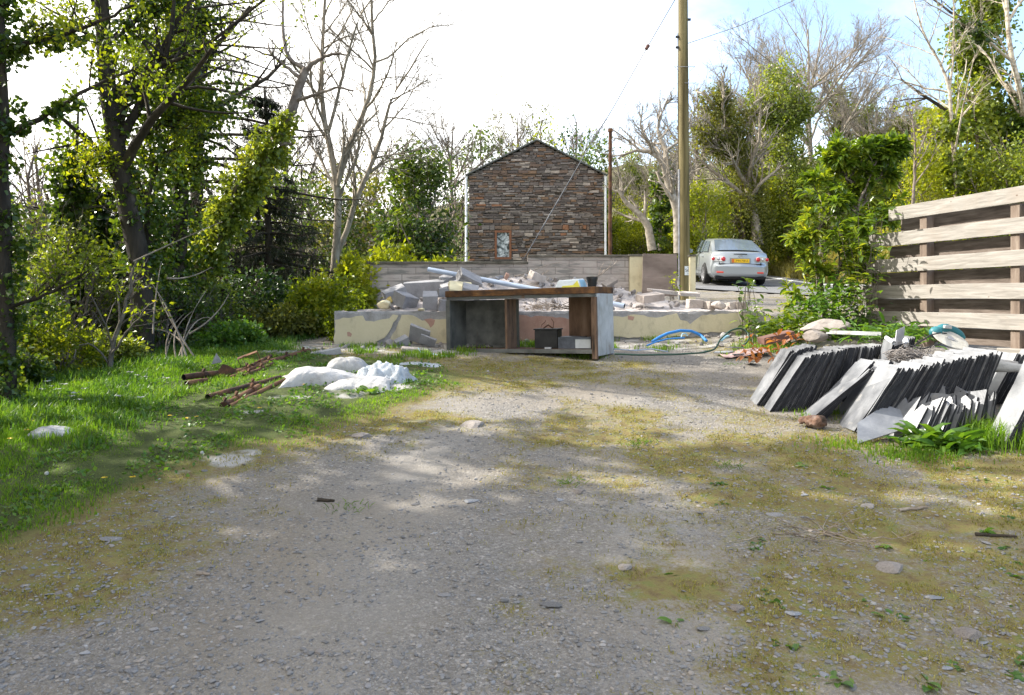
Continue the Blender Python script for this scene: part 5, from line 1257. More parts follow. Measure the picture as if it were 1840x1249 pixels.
# ------------------------------------------------------------------ slates: every slate is its own thing
MT['slate_black'] = MT['slate']
def slate_mesh(w, L, th, seed, ragged=0.0):
    """w across (local y), L up (local z), th thick (local x); edges knapped"""
    rng = np.random.default_rng(seed); n = 9
    def edge(p, q, m):
        t = np.linspace(0, 1, m, endpoint=False)[:, None]; e = np.array(p) * (1 - t) + np.array(q) * t
        e[1:] += rng.normal(0, .0022, (m - 1, 2)); return e
    top = L
    if ragged:
        xs = np.sort(rng.uniform(-w / 2, w / 2, 5)); tp = [(x, L * (1 - ragged * rng.random())) for x in xs]
        out = [(-w / 2, 0), (w / 2, 0), (w / 2, L * (1 - ragged * rng.random()))] + tp[::-1] + [(-w / 2, L * (1 - ragged * rng.random()))]
        poly = np.array(out)
    else:
        poly = np.vstack([edge((-w / 2, 0), (w / 2, 0), 4), edge((w / 2, 0), (w / 2, top), n), edge((w / 2, top), (-w / 2, top), 4), edge((-w / 2, top), (-w / 2, 0), n)])
    mb = MB(); mb.prism(poly, (-th / 2, 0, 0), (0, 1, 0), (0, 0, 1), th)
    me = mb.mesh('slate', np.zeros(3)); me.materials.append(MT['slate']); me.materials.append(MT['slate_side_shade'])
    # the long trimmed sides have shade painted in, faces and top are weathered pale
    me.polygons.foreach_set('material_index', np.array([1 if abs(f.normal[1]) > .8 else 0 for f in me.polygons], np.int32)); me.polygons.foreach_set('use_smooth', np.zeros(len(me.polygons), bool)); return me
SM = {}
def slate(w, L, loc, lean, yaw, label, group, var=0, ragged=0.0, th=.007, twist=0.0):
    key = (round(w, 2), round(L, 2), var, ragged, th)
    if key not in SM: SM[key] = slate_mesh(w, L, th, int(abs(hash(key)) % 9999) if False else int(w * 1000 + L * 7000 + var * 31 + ragged * 100), ragged)
    o = link(bpy.data.objects.new('roof_slate', SM[key])); o.location = tuple(float(v) for v in loc)
    # lean: tips the top towards +x; yaw about z
    M = Matrix.Rotation(yaw, 4, 'Z') @ Matrix.Rotation(lean, 4, 'Y') @ Matrix.Rotation(twist, 4, 'X')
    o.rotation_euler = M.to_euler()
    return tag(o, label, 'slate', group)
sr_ = np.random.default_rng(77)
def stack(a, b, n, w, L, lean0, lean1, yaw, front, body, group, jl=.012, ragged=0.0, jy=.007, nvar=4, jlen=0.0, first_L=None):
    """n slates packed along the ground from a to b; the first in the row faces the yard"""
    a, b = np.array(a, float), np.array(b, float)
    sp = float(np.linalg.norm(b - a)) / max(n - 1, 1)
    for k in range(n):
        t = k / max(n - 1, 1); p = a + (b - a) * t; x, y = p[0] + sr_.normal(0, jl * .3), p[1] + sr_.normal(0, jy)
        Lk = L * (1 - (sr_.random() * jlen if k else 0))
        slate(w, round(Lk, 2), (x, y, float(zg(x, y)) - .01), lean0 + (lean1 - lean0) * t + sr_.normal(0, .015), yaw + sr_.normal(0, .16 if ragged > .3 else .015), front if k == 0 else body, group, int(sr_.integers(0, nvar)), ragged, th=round(sp * [.72, .86, 1.0][int(sr_.integers(0, 3))], 4), twist=sr_.normal(0, .014))
def gxy(px, py): return G(px, py)[:2]
S1a, S1b = gxy(1352, 724), gxy(1395, 719)
print('slate pos', S1a, gxy(1372, 733), gxy(1520, 770), gxy(1545, 795))
YW = -.05
stack(gxy(1353, 722), gxy(1353, 722) + np.array([.30, .10]), 18, .27, .50, .56, .42, YW, 'first slate of the far stack, facing the gravel at its outer end', 'slate in the far stack by the orange leaves', 'slates of the far stack')
stack(gxy(1376, 733), gxy(1376, 733) + np.array([.40, .05]), 28, .25, .50, .58, .38, YW, 'first slate of the near row in the far stack, its whole pale face showing', 'slate in the near row of the far stack', 'slates in the near row of the far stack')
stack(gxy(1376, 733) + np.array([.46, .28]), gxy(1376, 733) + np.array([.78, .20]), 17, .27, .46, .36, .22, YW, 'first slate of the steeper group behind the near row', 'slate in the steeper group at the back of the far stack', 'slates in the steeper group')
stack(gxy(1448, 752), gxy(1448, 752) + np.array([.13, .07]), 8, .24, .56, .88, .70, YW + .02, 'lowest leaning slate, tipped far over between the two big stacks', 'slate tipped over between the two big stacks', 'slates tipped over between the stacks')
stack(gxy(1520, 768), gxy(1520, 768) + np.array([.98, .20]), 68, .29, .535, .60, .34, YW + .04, 'large bright slate at the head of the main stack', 'slate in the main stack under the wire tangle', 'slates of the main stack', jlen=.08)
stack(gxy(1520, 768) + np.array([.12, .33]), gxy(1520, 768) + np.array([1.05, .50]), 30, .27, .50, .62, .40, YW + .04, 'first slate of the second row behind the main stack', 'slate in the second row behind the main stack', 'slates of the second row', jlen=.10)
# broken slates in front
stack(gxy(1612, 786), gxy(1612, 786) + np.array([.62, .14]), 32, .26, .35, .62, .20, .42, 'first broken slate of the jagged row', 'broken slate with a jagged top in the row before the main stack', 'broken slates of the jagged row', ragged=.45, nvar=12, jy=.02, jlen=.3)
# flat-leaning cut slate, five sided
p = gxy(1548, 797); zc = float(zg(*p))
mb = MB(); O = P(1541, 797, p[1]); 
pts = [P(1541, 797, p[1]), P(1633, 768, p[1] + .12), P(1634, 735, p[1] + .22), P(1590, 727, p[1] + .30), P(1540, 762, p[1] + .16)]
U = nrm(pts[1] - pts[0]); Wn = nrm(np.cross(U, pts[3] - pts[0])); V_ = np.cross(Wn, U)
poly = [((q - pts[0]) @ U, (q - pts[0]) @ V_) for q in pts]
mb.prism(poly, pts[0], U, V_, -.008); tag(mb.obj('roof_slate', MT['slate']), 'five sided cut slate propped flat on the grass before the jagged row', 'slate')
# long slates at the frame edge
p0 = gxy(1786, 802)
stack(p0, p0 + np.array([.08, .03]), 6, .22, .64, .46, .40, YW + .02, 'tall narrow slate standing alone by the tall grass', 'slate behind the tall narrow slate', 'slates behind the tall narrow slate', nvar=3)
stack(np.array([3.70, 6.15]), np.array([4.55, 6.30]), 34, .27, .44, .50, .34, YW, 'first slate of the dark row running along under the fence to the frame edge', 'slate in the dark row running along under the fence', 'slates of the dark row under the fence', jlen=.12)
stack(np.array([3.62, 5.72]), np.array([4.15, 5.82]), 20, .25, .36, .62, .30, YW + .05, 'first slate of the low row between the main stack and the tall narrow slate', 'slate in the low row between the main stack and the tall narrow slate', 'slates of the low row', jlen=.2, ragged=.12, nvar=8)
# dark flat piles by the fence
for k in range(18):
    c = np.array([3.62 + sr_.normal(0, .03), 6.72 + sr_.normal(0, .03)]); z = float(zg(*c)) + .012 + k * .0115
    slate(.30, .5, (c[0] - .25, c[1], z), math.pi / 2 + sr_.normal(0, .01), 0.1 + sr_.normal(0, .05), 'slate lying flat in the dark pile by the fence foot', 'slates lying flat by the fence', int(sr_.integers(0, 4)), th=.010)
for k in range(10):
    c = np.array([3.15 + .028 * k, 6.75 + .012 * k]); slate(.26, .42, (*c, float(zg(*c))), .25 - .004 * k, -.15, 'slate standing in the dark row behind the pale disc', 'slates in the dark row behind the disc', int(sr_.integers(0, 4)), th=.010)
for k in range(10):
    c = np.array([2.95 + .026 * k, 6.95 + .01 * k]); slate(.26, .34, (*c, float(zg(*c))), .3, -.1, 'slate in the low dark row at the foot of the fence post', 'slates in the low dark row', int(sr_.integers(0, 4)), th=.010)

# ------------------------------------------------------------------ things on and around the slates
def on_stack(px, py, d): return P(px, py, d)
wc = P(1630, 640, 5.95)
mb = MB(); N = 130; th = np.linspace(0, 2 * math.pi, 13)
L = np.zeros((N, 13, 3))
for k in range(N):
    a, b_ = sr_.uniform(.03, .17), sr_.uniform(.02, .11); R = eul(sr_.normal(0, .7), sr_.normal(0, .5), sr_.uniform(0, 6.28)); ph = sr_.uniform(0, 6.28); sp = sr_.uniform(.55, 1.0)
    q = np.stack([a * np.cos(th * sp + ph), b_ * np.sin(th * sp + ph), np.zeros(13)], -1) @ R.T
    L[k] = q * [1, .7, .55] + sr_.normal(0, .035, 3) * [1.2, .8, .5] + sr_.normal(0, .006, (13, 3))
L[..., 2] = np.maximum(L[..., 2], -.055 + .0)
mb.tubes(L + wc, np.full((N, 13), .0022), 4)
tag(mb.obj('wire_tangle', MT['wire'], smooth=True), 'tangled heap of thin grey wire on top of the main slate stack', 'wire')
def saw():
    c = P(1705, 612, 6.65)
    t = empty('angle_grinder', c - np.array([0, 0, .05]), 'teal angle grinder with a pale cutting disc lying on the slates by the fence', 'grinder')
    b = MB(); 
    K = 10; s = np.linspace(0, 1, K); a, e = c + np.array([-.06, .06, .085]), c + np.array([.19, .13, .01])
    q = a[None] * (1 - s[:, None]) + e[None] * s[:, None]; q[:, 2] += .045 * np.sin(s * math.pi)
    b.tubes(q[None], np.array([.030, .042, .045, .042, .036, .036, .04, .042, .04, .03])[None], 14, True); b.obj('motor_body', MT['teal'], t, smooth=True, sharp=50)
    b = MB(); b.rock(c + np.array([-.09, .04, .07]), (.055, .05, .05), np.random.default_rng(1), cuts=2); b.obj('gear_head', MT['teal'], t, smooth=True, sharp=40)
    b = MB(); b.box(c + np.array([.0, .02, .115]), (.07, .03, .03), eul(0, .1, .2)); b.obj('front_cover', MT['palepaint'], t, bevel=.006)
    R = eul(math.radians(33), math.radians(4), math.radians(12)); b = MB(); b.lathe([(0, .004), (.13, .004), (.145, .002), (.145, -.002), (0, -.004)], c + np.array([-.015, -.05, .015]), R, 36); dsk = b.obj('cutting_disc', MT['disc'], t)
    b = MB(); b.lathe([(0, .012), (.03, .012), (.032, .0)], c + np.array([-.015, -.05, .015]), R, 16); b.obj('flange', MT['steel'], dsk)
    b = MB(); o = c + np.array([-.015, -.05, .015]); b.box(o + R @ np.array([-.01, .075, .006]), (.05, .016, .002), R); b.obj('disc_print', MT['black'], dsk)
    b = MB(); q = np.array([P(1690, 598, 6.62), P(1672, 602, 6.5), P(1655, 613, 6.35), P(1640, 622, 6.25), P(1655, 628, 6.2), P(1690, 618, 6.4)]); q = resample(np.c_[q, np.zeros(6)], 20)[:, :3]
    b.tubes(q[None], np.full((1, 20), .006), 6); b.obj('power_cord', MT['black'], t, smooth=True)
saw()
# pale offcut tubes beside the wire
for (px, py, r, ln, yaw, lab) in ((1628, 619, .022, .10, .9, 'short white pipe end beside the wire tangle, mouth towards the yard'), (1606, 616, .016, .14, 1.5, 'thin white tube standing behind the wire tangle')):
    c = P(px, py, 6.2); v = np.array([math.cos(yaw) * .6, math.sin(yaw), .25]); mb = MB(); mb.tubes(np.stack([c, c + nrm(v) * ln])[None], np.full((1, 2), r), 16); mb.tubes(np.stack([c + nrm(v) * .001, c + nrm(v) * ln])[None], np.full((1, 2), r * .86), 16)
    tag(mb.obj('pipe_end', MT['white_pvc'], smooth=True), lab, 'pipe')
mb = MB(); mb.prism([(0, 0), (.09, .02), (.11, .16), (.02, .13)], P(1607, 622, 6.3), nrm(np.array([1, .4, 0])), nrm(np.array([.1, .2, 1])), .006); tag(mb.obj('metal_scrap', MT['steel']), 'grey sheet metal scrap standing up behind the wire tangle', 'scrap')
# broken white basin/downpipe shoe by the frame edge
c = P(1800, 657, 5.9); b_ = MB(); th = np.linspace(-.4, math.pi + .1, 14); K = 8; V = []
for k in range(K):
    s = k / (K - 1); r = .085 - .03 * s
    for a in th: V.append(c + np.array([-.09 + .24 * s + .0 * a, r * math.cos(a) * .9, -.02 - .03 * s - r * math.sin(a) + .055]))
i = np.arange(K - 1)[:, None] * 14 + np.arange(13)[None]
b_.add(np.array(V), np.stack([i, i + 14, i + 15, i + 1], -1).reshape(-1, 4))
o = b_.obj('gutter_piece', MT['sack'], smooth=True); so = o.modifiers.new('wall', 'SOLIDIFY'); so.thickness = .008
tag(o, 'curved pale gutter shoe lying on the dark slates beside the tall narrow slate', 'gutter')
# rag
p = gxy(1462, 768); mb = MB()
for k in range(9): mb.rock(np.array([p[0] + sr_.normal(0, .055), p[1] + sr_.normal(0, .03), float(zg(*p)) + .03 + abs(sr_.normal(0, .015))]), np.array([.06, .045, .035]) * sr_.uniform(.6, 1.2), sr_, eul(*sr_.normal(0, .6, 3)), ICO2, cuts=5, flat=.8)
o = mb.obj('old_rag', MT['rag'], smooth=True); rmd = o.modifiers.new('skin', 'REMESH'); rmd.mode = 'VOXEL'; rmd.voxel_size = .009; rmd.use_smooth_shade = True
dm = o.modifiers.new('folds', 'DISPLACE'); tx = bpy.data.textures.new('folds', 'CLOUDS'); tx.noise_scale = .025; dm.texture = tx; dm.strength = .035
tag(o, 'crumpled brown and grey rag at the foot of the slates', 'rag')
# terracotta, leaves, stone, gutter length, sheet
p = gxy(1395, 630)
face_box('ridge_tile', 'reddish brown tile lying on the orange dead leaves', (1395, 607), 7.75, (.33, .15, .07), (.1, -.22, .1), 'terracotta', cat='tile', seed=51)
mb = MB(); N = 150; C = np.stack([rr.uniform(1345, 1445, N), rr.uniform(600, 642, N)], -1)
C = np.array([P(a - .4 * (b_ - 600), b_, 7.5 - (b_ - 600) * .012) for a, b_ in C]); dirs = rr.normal(0, 1, (N, 3)) * [1, 1, .5]
C = C[::2]; dirs = dirs[::2]; long_leaves(mb, C, dirs, .085, rr, ar=.45, droop=.7); o = mb.obj('dead_leaves', MT['deadleaf']); tag(o, 'fallen orange brown laurel leaves heaped by the tile', None, kind='stuff')
lump('boulder', 'rounded buff boulder lying behind the far slate stack', (1480, 586), 7.9, (.26, .17, .075), 'stonebuff', 'boulder', tilt=.06, cuts=5)
lump('boulder', 'smaller buff stone below the rounded boulder beside the dead leaves', (1465, 604), 7.6, (.13, .10, .06), 'stonebuff', 'boulder', tilt=.1, cuts=6)
a, b_ = P(1488, 598, 7.5), P(1580, 602, 7.1); mb = MB(); w_ = np.array([0, .05, 0.005])
mb.box((a + b_) / 2, (np.linalg.norm(b_ - a), .07, .014), rotz(math.atan2(b_[1] - a[1], b_[0] - a[0]))); mb.box((a + b_) / 2 + np.array([0, -.036, .012]), (np.linalg.norm(b_ - a), .004, .03), rotz(math.atan2(b_[1] - a[1], b_[0] - a[0]))); tag(mb.obj('metal_strip', MT['palepaint']), 'long pale metal strip lying before the rounded boulder', 'strip')
g_ = G(1340, 640); mb = MB(); n = 14; xx, yy = np.meshgrid(np.linspace(-.26, .24, n), np.linspace(-.12, .16, n), indexing='ij')
zz = .03 + .05 * np.abs(fbm(xx * 9 + 3, yy * 9, 71) - .4) + .02 * np.sin(xx * 9)
i = np.arange(n - 1)[:, None] * n + np.arange(n - 1)[None]; mb.add(np.stack([xx + g_[0], yy + g_[1], zz + zg(xx + g_[0], yy + g_[1])], -1).reshape(-1, 3), np.stack([i, i + n, i + n + 1, i + 1], -1).reshape(-1, 4))
o = mb.obj('plastic_sheet', MT['pinksheet'], smooth=True); so = o.modifiers.new('thick', 'SOLIDIFY'); so.thickness = .006; tag(o, 'crumpled dull pink sheet on the gravel beside the far slate stack', 'sheet')
for k, (px, py, lab) in enumerate(((1300, 637, 'broken slate shard lying on the gravel beside the pink sheet'), (1322, 633, 'grey slate shard on top of the pink sheet'), (1350, 655, 'pale flat shard below the pink sheet'), (1330, 641, 'dark shard tucked under the edge of the pink sheet'))):
    g_ = G(px, py); mb = MB(); a = rr.uniform(0, 6.28); mb.prism([(-.11, -.03), (.02, -.06), (.12, .0), (.05, .05), (-.08, .04)], g_ + np.array([0, 0, .045 if k in (1,) else .02]), (math.cos(a), math.sin(a), .05), (-math.sin(a), math.cos(a), .12), .01); tag(mb.obj('slate_shard', MT['slate']), lab, 'shard')
# hoses
def hose(name, label, px, r, mat, cat='hose', lift=0):
    q = np.array([[*(P(a, b_, dd)), 0] for (a, b_, dd) in px]); q = resample(q, 40)[:, :3]
    q[:, 2] = np.maximum(q[:, 2], zs(q[:, 0], q[:, 1]) + r * .6)
    return tag(MB().tubes(q[None], np.full((1, 40), r), 10, True).obj(name, MT[mat], smooth=True), label, cat)
hose('blue_pipe', 'thick blue water pipe arching over the rubble before the slab', [(1172, 614, 8.9), (1185, 606, 8.95), (1200, 599, 9.0), (1222, 594, 9.05), (1243, 595, 9.1), (1258, 602, 9.1), (1270, 613, 9.0)], .017, 'blue_pipe', 'pipe')
hose('blue_pipe', 'thinner blue pipe lying under the arched one', [(1162, 621, 8.7), (1180, 614, 8.75), (1200, 609, 8.8), (1230, 607, 8.85)], .009, 'blue_pipe', 'pipe')
hose('blue_pipe', 'small pale blue loop of pipe by the far end of the arch', [(1224, 606, 8.8), (1226, 600, 8.85), (1232, 599, 8.9), (1236, 604, 8.9)], .006, 'pale_blue', 'pipe')
hose('blue_wrapper', 'pale blue strip of plastic behind the green hose loop', [(1296, 612, 8.9), (1303, 606, 8.95), (1309, 604, 9.0)], .014, 'pale_blue', 'wrapper')
hose('green_hose', 'dark green hose that loops up from the ground before the slab corner', [(1104, 636, 8.1), (1150, 638, 8.1), (1210, 637, 8.1), (1262, 634, 8.1), (1285, 628, 8.2), (1294, 610, 8.4), (1312, 594, 8.6), (1330, 589, 8.7), (1342, 595, 8.7), (1347, 606, 8.6), (1342, 616, 8.5), (1333, 622, 8.4)], .0095, 'green_hose')
hose('pale_hose', 'pale blue string curling on the ground beside the bench leg', [(752, 626, 8.9), (756, 634, 8.85), (770, 639, 8.8), (790, 639, 8.7), (806, 641, 8.6)], .006, 'pale_blue', 'string')
hose('grey_hose', 'thin greenish hose on the gravel beside the bench end', [(1102, 627, 8.5), (1140, 630, 8.4), (1172, 627, 8.5), (1200, 632, 8.4)], .007, 'pvc_grey')

# ------------------------------------------------------------------ sacks, powder and rusty tubes on the grass
def sack(name, label, px, size, yaw, seed, mat='sack', tilt=0.0):
    """a woven sack: a filled pillow with pinched corners, a flat seam and folds running in from the edge"""
    rng = np.random.default_rng(seed); p = G(*px); n, m = 64, 44
    u, v = np.meshgrid(np.linspace(-1, 1, n), np.linspace(-1, 1, m), indexing='ij')
    full = ((1 - np.abs(u) ** 2.6) * (1 - np.abs(v) ** 2.6)).clip(0) ** .55
    sl = 1 + .35 * np.sin(u * 1.4 + seed) + .25 * (fbm(u * 1.2 + seed, v * 1.2, seed) - .47) * 2
    ang = np.arctan2(v, u); rad = np.hypot(u, v)
    fold = (np.abs(fbm(ang * 2.2 + 9, rad * .8 + seed, seed + 3, 3) - .44)) * 1.3 * sstep(.35, 1.0, rad)
    fold = fold + np.abs(fbm(u * 2.5 + v * 1.4 + seed, v * 3.2 - u, seed + 5, 4) - .45) * .75
    zt = full * sl - fold * .48 * (.25 + full) + .05
    xw = 1 - .16 * (1 - v ** 2) * np.abs(u) ** 3 + (fbm(v * 3 + 3, u * 0 + seed, seed) - .47) * .10 * np.abs(u)
    yw = 1 - .22 * (1 - u ** 2) * np.abs(v) ** 3 + (fbm(u * 3 + 5, v * 0 + seed, seed + 9) - .47) * .16 * np.abs(v)
    T = np.stack([u * xw * size[0], v * yw * size[1], zt * size[2]], -1).reshape(-1, 3)
    B = T.copy(); B[:, 2] = np.minimum(T[:, 2], .012)
    W = np.vstack([T, B]) @ rotz(yaw).T
    W[:, 2] += zg(p[0] + W[:, 0], p[1] + W[:, 1]) + np.maximum(tilt * W[:, 0], 0)
    W[:, 0] += p[0]; W[:, 1] += p[1]
    i = np.arange(n - 1)[:, None] * m + np.arange(m - 1)[None]; f = np.stack([i, i + m, i + m + 1, i + 1], -1).reshape(-1, 4)
    mb = MB(); mb.add(W, f, f[:, ::-1] + n * m); o = mb.obj(name, MT[mat], smooth=True); return tag(o, label, 'sack')
sack('white_sack', 'plump white sack lying by the ends of the rusty tubes', (585, 690), (.41, .22, .125), .20, 3)
sack('white_sack', 'white sack with a dark seam slumped against the spilled powder', (648, 698), (.33, .21, .125), -.06, 5)
sack('white_sack', 'rear white sack with faded red print behind the other two sacks', (622, 670), (.24, .16, .12), .1, 8)
sack('white_sack', 'small white sack corner tucked beside the plump sack', (530, 683), (.14, .10, .07), .3, 12)
sack('white_sack', 'flattened pale sack half sunk in the long grass under the trees', (88, 786), (.17, .10, .055), .15, 14)
def mound(name, label, px, rx, ry, h, mat, seed):
    p = G(*px); n = 46; xx, yy = np.meshgrid(np.linspace(-1, 1, n), np.linspace(-1, 1, n), indexing='ij'); r = np.hypot(xx, yy) + (fbm(xx * 3, yy * 3, seed) - .47) * .7
    zz = h * sstep(1.0, .1, r) + (fbm(xx * 7, yy * 7, seed + 1) - .47) * h * 1.0 * sstep(1.05, .7, r) - .03 * sstep(.8, 1.1, r)
    X_, Y_ = p[0] + xx * rx, p[1] + yy * ry; i = np.arange(n - 1)[:, None] * n + np.arange(n - 1)[None]
    mb = MB(); mb.add(np.stack([X_, Y_, zg(X_, Y_) + zz - .004], -1).reshape(-1, 3), np.stack([i, i + n, i + n + 1, i + 1], -1).reshape(-1, 4))
    return tag(mb.obj(name, MT[mat], smooth=True), label, 'powder')
mound('spilled_powder', 'crusted white powder heap spilling from the sacks onto the grass', (688, 688), .38, .34, .17, 'powder', 31)
mound('spilled_powder', 'thin white skin of powder on the grass below the dark seamed sack', (650, 708), .42, .16, .03, 'powder', 33)
mound('spilled_powder', 'low streak of white powder near the bench leg', (745, 657), .34, .14, .03, 'powder', 35)
def tubep(label, a, b_, da, db, r=.026, couplers=(), mat='rust'):
    A, B = P(*a, da), P(*b_, db)
    A[2] = max(A[2], float(zs(A[0], A[1])) + r * .7); B[2] = max(B[2], float(zs(B[0], B[1])) + r * .7)
    t = empty('rusty_tube', A, label, 'tube', None); K = 9; s = np.linspace(0, 1, K)[:, None]; q = A * (1 - s) + B * s
    q[1:-1] += rr.normal(0, .0015, (K - 2, 3))
    MB().tubes(q[None], np.full((1, K), r), 14).obj('tube', MT[mat], t, smooth=True)
    v = nrm(B - A); MB().tubes(np.stack([A + v * .004, B - v * .004])[None], np.full((1, 2), r * .84), 12).obj('bore', MT['black'], t, smooth=True)
    for c_ in couplers:
        p = A * (1 - c_) + B * c_; w = MB(); w.tubes(np.stack([p - v * .025, p + v * .025])[None], np.full((1, 2), r * 1.28), 8, True); w.box(p + np.array([.0, -.01, r * 1.7]), (.018, .022, .03), eul(.3, .4, 1)); w.obj('coupler', MT['rust'], t)
    return t
tubep('longest rusty tube, uppermost in the far bundle, pointing at the slab', (415, 671), (555, 632), 7.5, 8.9, .026, (.18, .45, .68, .92))
tubep('rusty tube with a black open end at the outer end of the far bundle', (330, 678), (430, 666), 7.1, 7.7, .028, (.35,))
tubep('short rusty tube low in the far bundle beside the bent plate', (335, 690), (372, 684), 7.0, 7.2, .027)
tubep('rusty tube lying under the longest one in the far bundle', (412, 690), (480, 657), 7.35, 8.1, .026, (.5,))
tubep('rusty tube at the grass side of the far bundle', (437, 686), (490, 661), 7.4, 8.0, .024, (.2, .6))
tubep('thin rusty tube crossing over the far bundle', (452, 657), (487, 639), 7.8, 8.4, .018)
tubep('reddish rusty tube, upper one of the near bundle', (373, 715), (503, 690), 6.5, 7.3, .030, (.6,))
tubep('dark rusty tube with a clamp at its end, middle of the near bundle', (402, 742), (465, 706), 6.2, 6.9, .030, (.04, .35, .8))
tubep('plain orange rusty tube, closest to the gravel in the near bundle', (412, 741), (512, 696), 6.2, 7.2, .022)
tubep('thin dark rod in the grass at the outer end of the far bundle', (308, 712), (345, 695), 6.6, 6.9, .007)
mb = MB(); c = P(404, 672, 7.45); mb.prism([(-.10, -.02), (.05, -.12), (.10, .03), (.02, .08), (-.03, .10)], c, nrm(np.array([1, .3, .1])), nrm(np.array([0, .35, 1])), .006); o = mb.obj('bent_plate', MT['rust']); tag(o, 'bent rusty metal plate standing among the far rusty tubes', 'plate')
mb = MB(); c = P(449, 650, 7.95); R = eul(.2, -.35, .35)
for (a, s) in (((0, 0, .075), (.20, .06, .008)), ((0, 0, -.075), (.20, .06, .008)), ((.1, 0, 0), (.008, .06, .142)), ((-.1, 0, 0), (.008, .06, .142))): mb.box(c + R @ np.array(a), s, R)
for k in (-.05, 0, .05): mb.box(c + R @ np.array([k, .02, 0]), (.004, .004, .14), R)
o = mb.obj('rusty_box', MT['rust']); tag(o, 'small rusty open box tilted on end behind the far tubes', 'box')
mb = MB(); q = np.array([P(381, 757, 6.15), P(392, 745, 6.2), P(402, 735, 6.25), P(398, 728, 6.25)]); q[:, 2] += .02; mb.tubes(q[None], np.full((1, 4), .012), 6, True); mb.tubes(np.array([P(399, 733, 6.25), P(410, 745, 6.2)])[None], np.full((1, 2), .012), 6, True); tag(mb.obj('clamp_handle', MT['steel']), 'pale metal clamp handle at the end of the dark rusty tube', 'clamp')
mb = MB(); c = P(380, 655, 7.8); mb.prism([(0, 0), (.10, .02), (.03, .12)], c, nrm(np.array([1, .4, 0])), nrm(np.array([0, .4, 1])), .008); tag(mb.obj('stone_shard', MT['stonegrey']), 'pointed grey shard standing in the grass behind the far tubes', 'shard')

# ------------------------------------------------------------------ trees west of the yard
lv = lambda m, ang, lf, K, wob, up, tmin=.2, rf=.6, lmax=None, **k: dict(a=(m, ang, lf, K, wob, up, tmin), rf=rf, lmax=lmax, **k)
# ivied trunk at the frame edge
tree('ivied_tree', 'dark ivy covered tree at the very edge of the view, nearest the lawn', 'tree',
     [LB([(12, 770), (10, 560), (4, 300), (-4, 0), (-15, -420)], 6.6, .075, .04), LB([(12, 242), (70, 215), (145, 165), (250, 120)], 6.6, .03, .010, .4), LB([(6, 90), (60, 75), (161, 47), (240, 10)], 6.6, .026, .010, -.3),
      LB([(4, 556), (60, 540), (125, 506), (170, 480)], 6.6, .018, .006, -.3), LB([(8, 330), (-60, 250), (-160, 190)], 6.6, .03, .01, .4), LB([(4, 120), (-70, 20), (-150, -80)], 6.6, .03, .01), LB([(0, 20), (70, -80), (150, -180)], 6.6, .026, .01), LB([(-6, -120), (60, -230), (90, -330)], 6.6, .024, .008, .3)],
     [lv(7, 48, .42, 6, .12, .03, .25), lv(6, 45, .5, 5, .14, .0, .2)], 'bark_dark', leaf=dict(n=12, size=.047, mat='spring', spread=.07),
     ivy=dict(mat='ivy', on=[(0, .0, .75, .16, 3600, .05), (1, .0, .5, .10, 500, .05), (2, 0, .6, .12, 700, .05)]), seed=21)
# main dark trunk
tree('ivied_tree', 'tall dark leaning trunk wrapped in ivy with fresh yellow green leaves, tallest by the lawn', 'tree',
     [LB([(262, 690), (254, 600), (256, 510), (243, 420), (216, 336), (208, 235), (192, 168), (188, 67), (182, 0), (176, -120), (172, -250)], 9.0, .14, .06),
      LB([(205, 200), (235, 128), (303, 114), (370, 87), (437, 30), (500, -20)], 9.0, .035, .012, -.4), LB([(190, 80), (160, 62), (130, 40), (60, 0)], 9.0, .03, .01, .5), LB([(198, 72), (240, 40), (280, 5), (330, -70)], 9.0, .035, .012, .3),
      LB([(215, 330), (190, 290), (170, 283), (150, 300)], 9.0, .04, .012, -.3), LB([(235, 215), (290, 130), (330, 70)], 9.1, .03, .01, .5), LB([(255, 250), (330, 190), (420, 180)], 9.1, .022, .008, .5), LB([(186, 40), (140, -60), (90, -140)], 9.0, .035, .01), LB([(180, -60), (250, -160), (330, -220)], 9.0, .035, .01, -.5), LB([(178, -120), (120, -190), (90, -240)], 9.0, .03, .01, .5),
      LB([(266, 500), (268, 440), (262, 400), (270, 330), (300, 250)], 9.2, .05, .02, .2)],
     [lv(8, 50, .40, 6, .13, .02, .2), lv(6, 45, .5, 5, .14, -.01, .2)], 'bark_dark', leaf=dict(n=15, size=.052, mat='spring', spread=.11),
     ivy=dict(mat='ivy', on=[(0, .02, .9, .15, 2600, .055), (3, .1, 1, .22, 1500, .06), (5, .1, 1, .3, 1600, .06), (6, .1, 1, .3, 1400, .06), (10, 0, 1, .28, 2200, .06)]), seed=22)
# dark ivied tree behind it
tree('ivied_tree', 'dense dark ivied tree standing between the tall leaning trunk and the spruce', 'tree',
     [LB([(312, 650), (318, 480), (326, 300), (322, 120), (320, 0), (316, -110)], 10.4, .13, .05), LB([(328, 330), (352, 270), (370, 220)], 10.4, .05, .015, -.4), LB([(326, 210), (280, 120), (250, 60)], 10.4, .05, .015, .3), LB([(322, 130), (345, 70), (360, 10)], 10.4, .04, .012), LB([(320, 30), (270, -40), (250, -90)], 10.4, .04, .012), LB([(318, -40), (370, -90), (400, -120)], 10.4, .04, .012)],
     [lv(8, 50, .42, 6, .12, .02, .2), lv(6, 45, .5, 5, .14, 0, .2)], 'bark_dark', leaf=dict(n=9, size=.06, mat='spring', spread=.09),
     ivy=dict(mat='ivy', on=[(0, .05, .9, .30, 4600, .06), (1, .1, 1, .30, 1300, .06), (2, .1, 1, .30, 1300, .06), (3, .1, 1, .30, 1100, .06), (4, 0, 1, .3, 900, .06)]), seed=23)
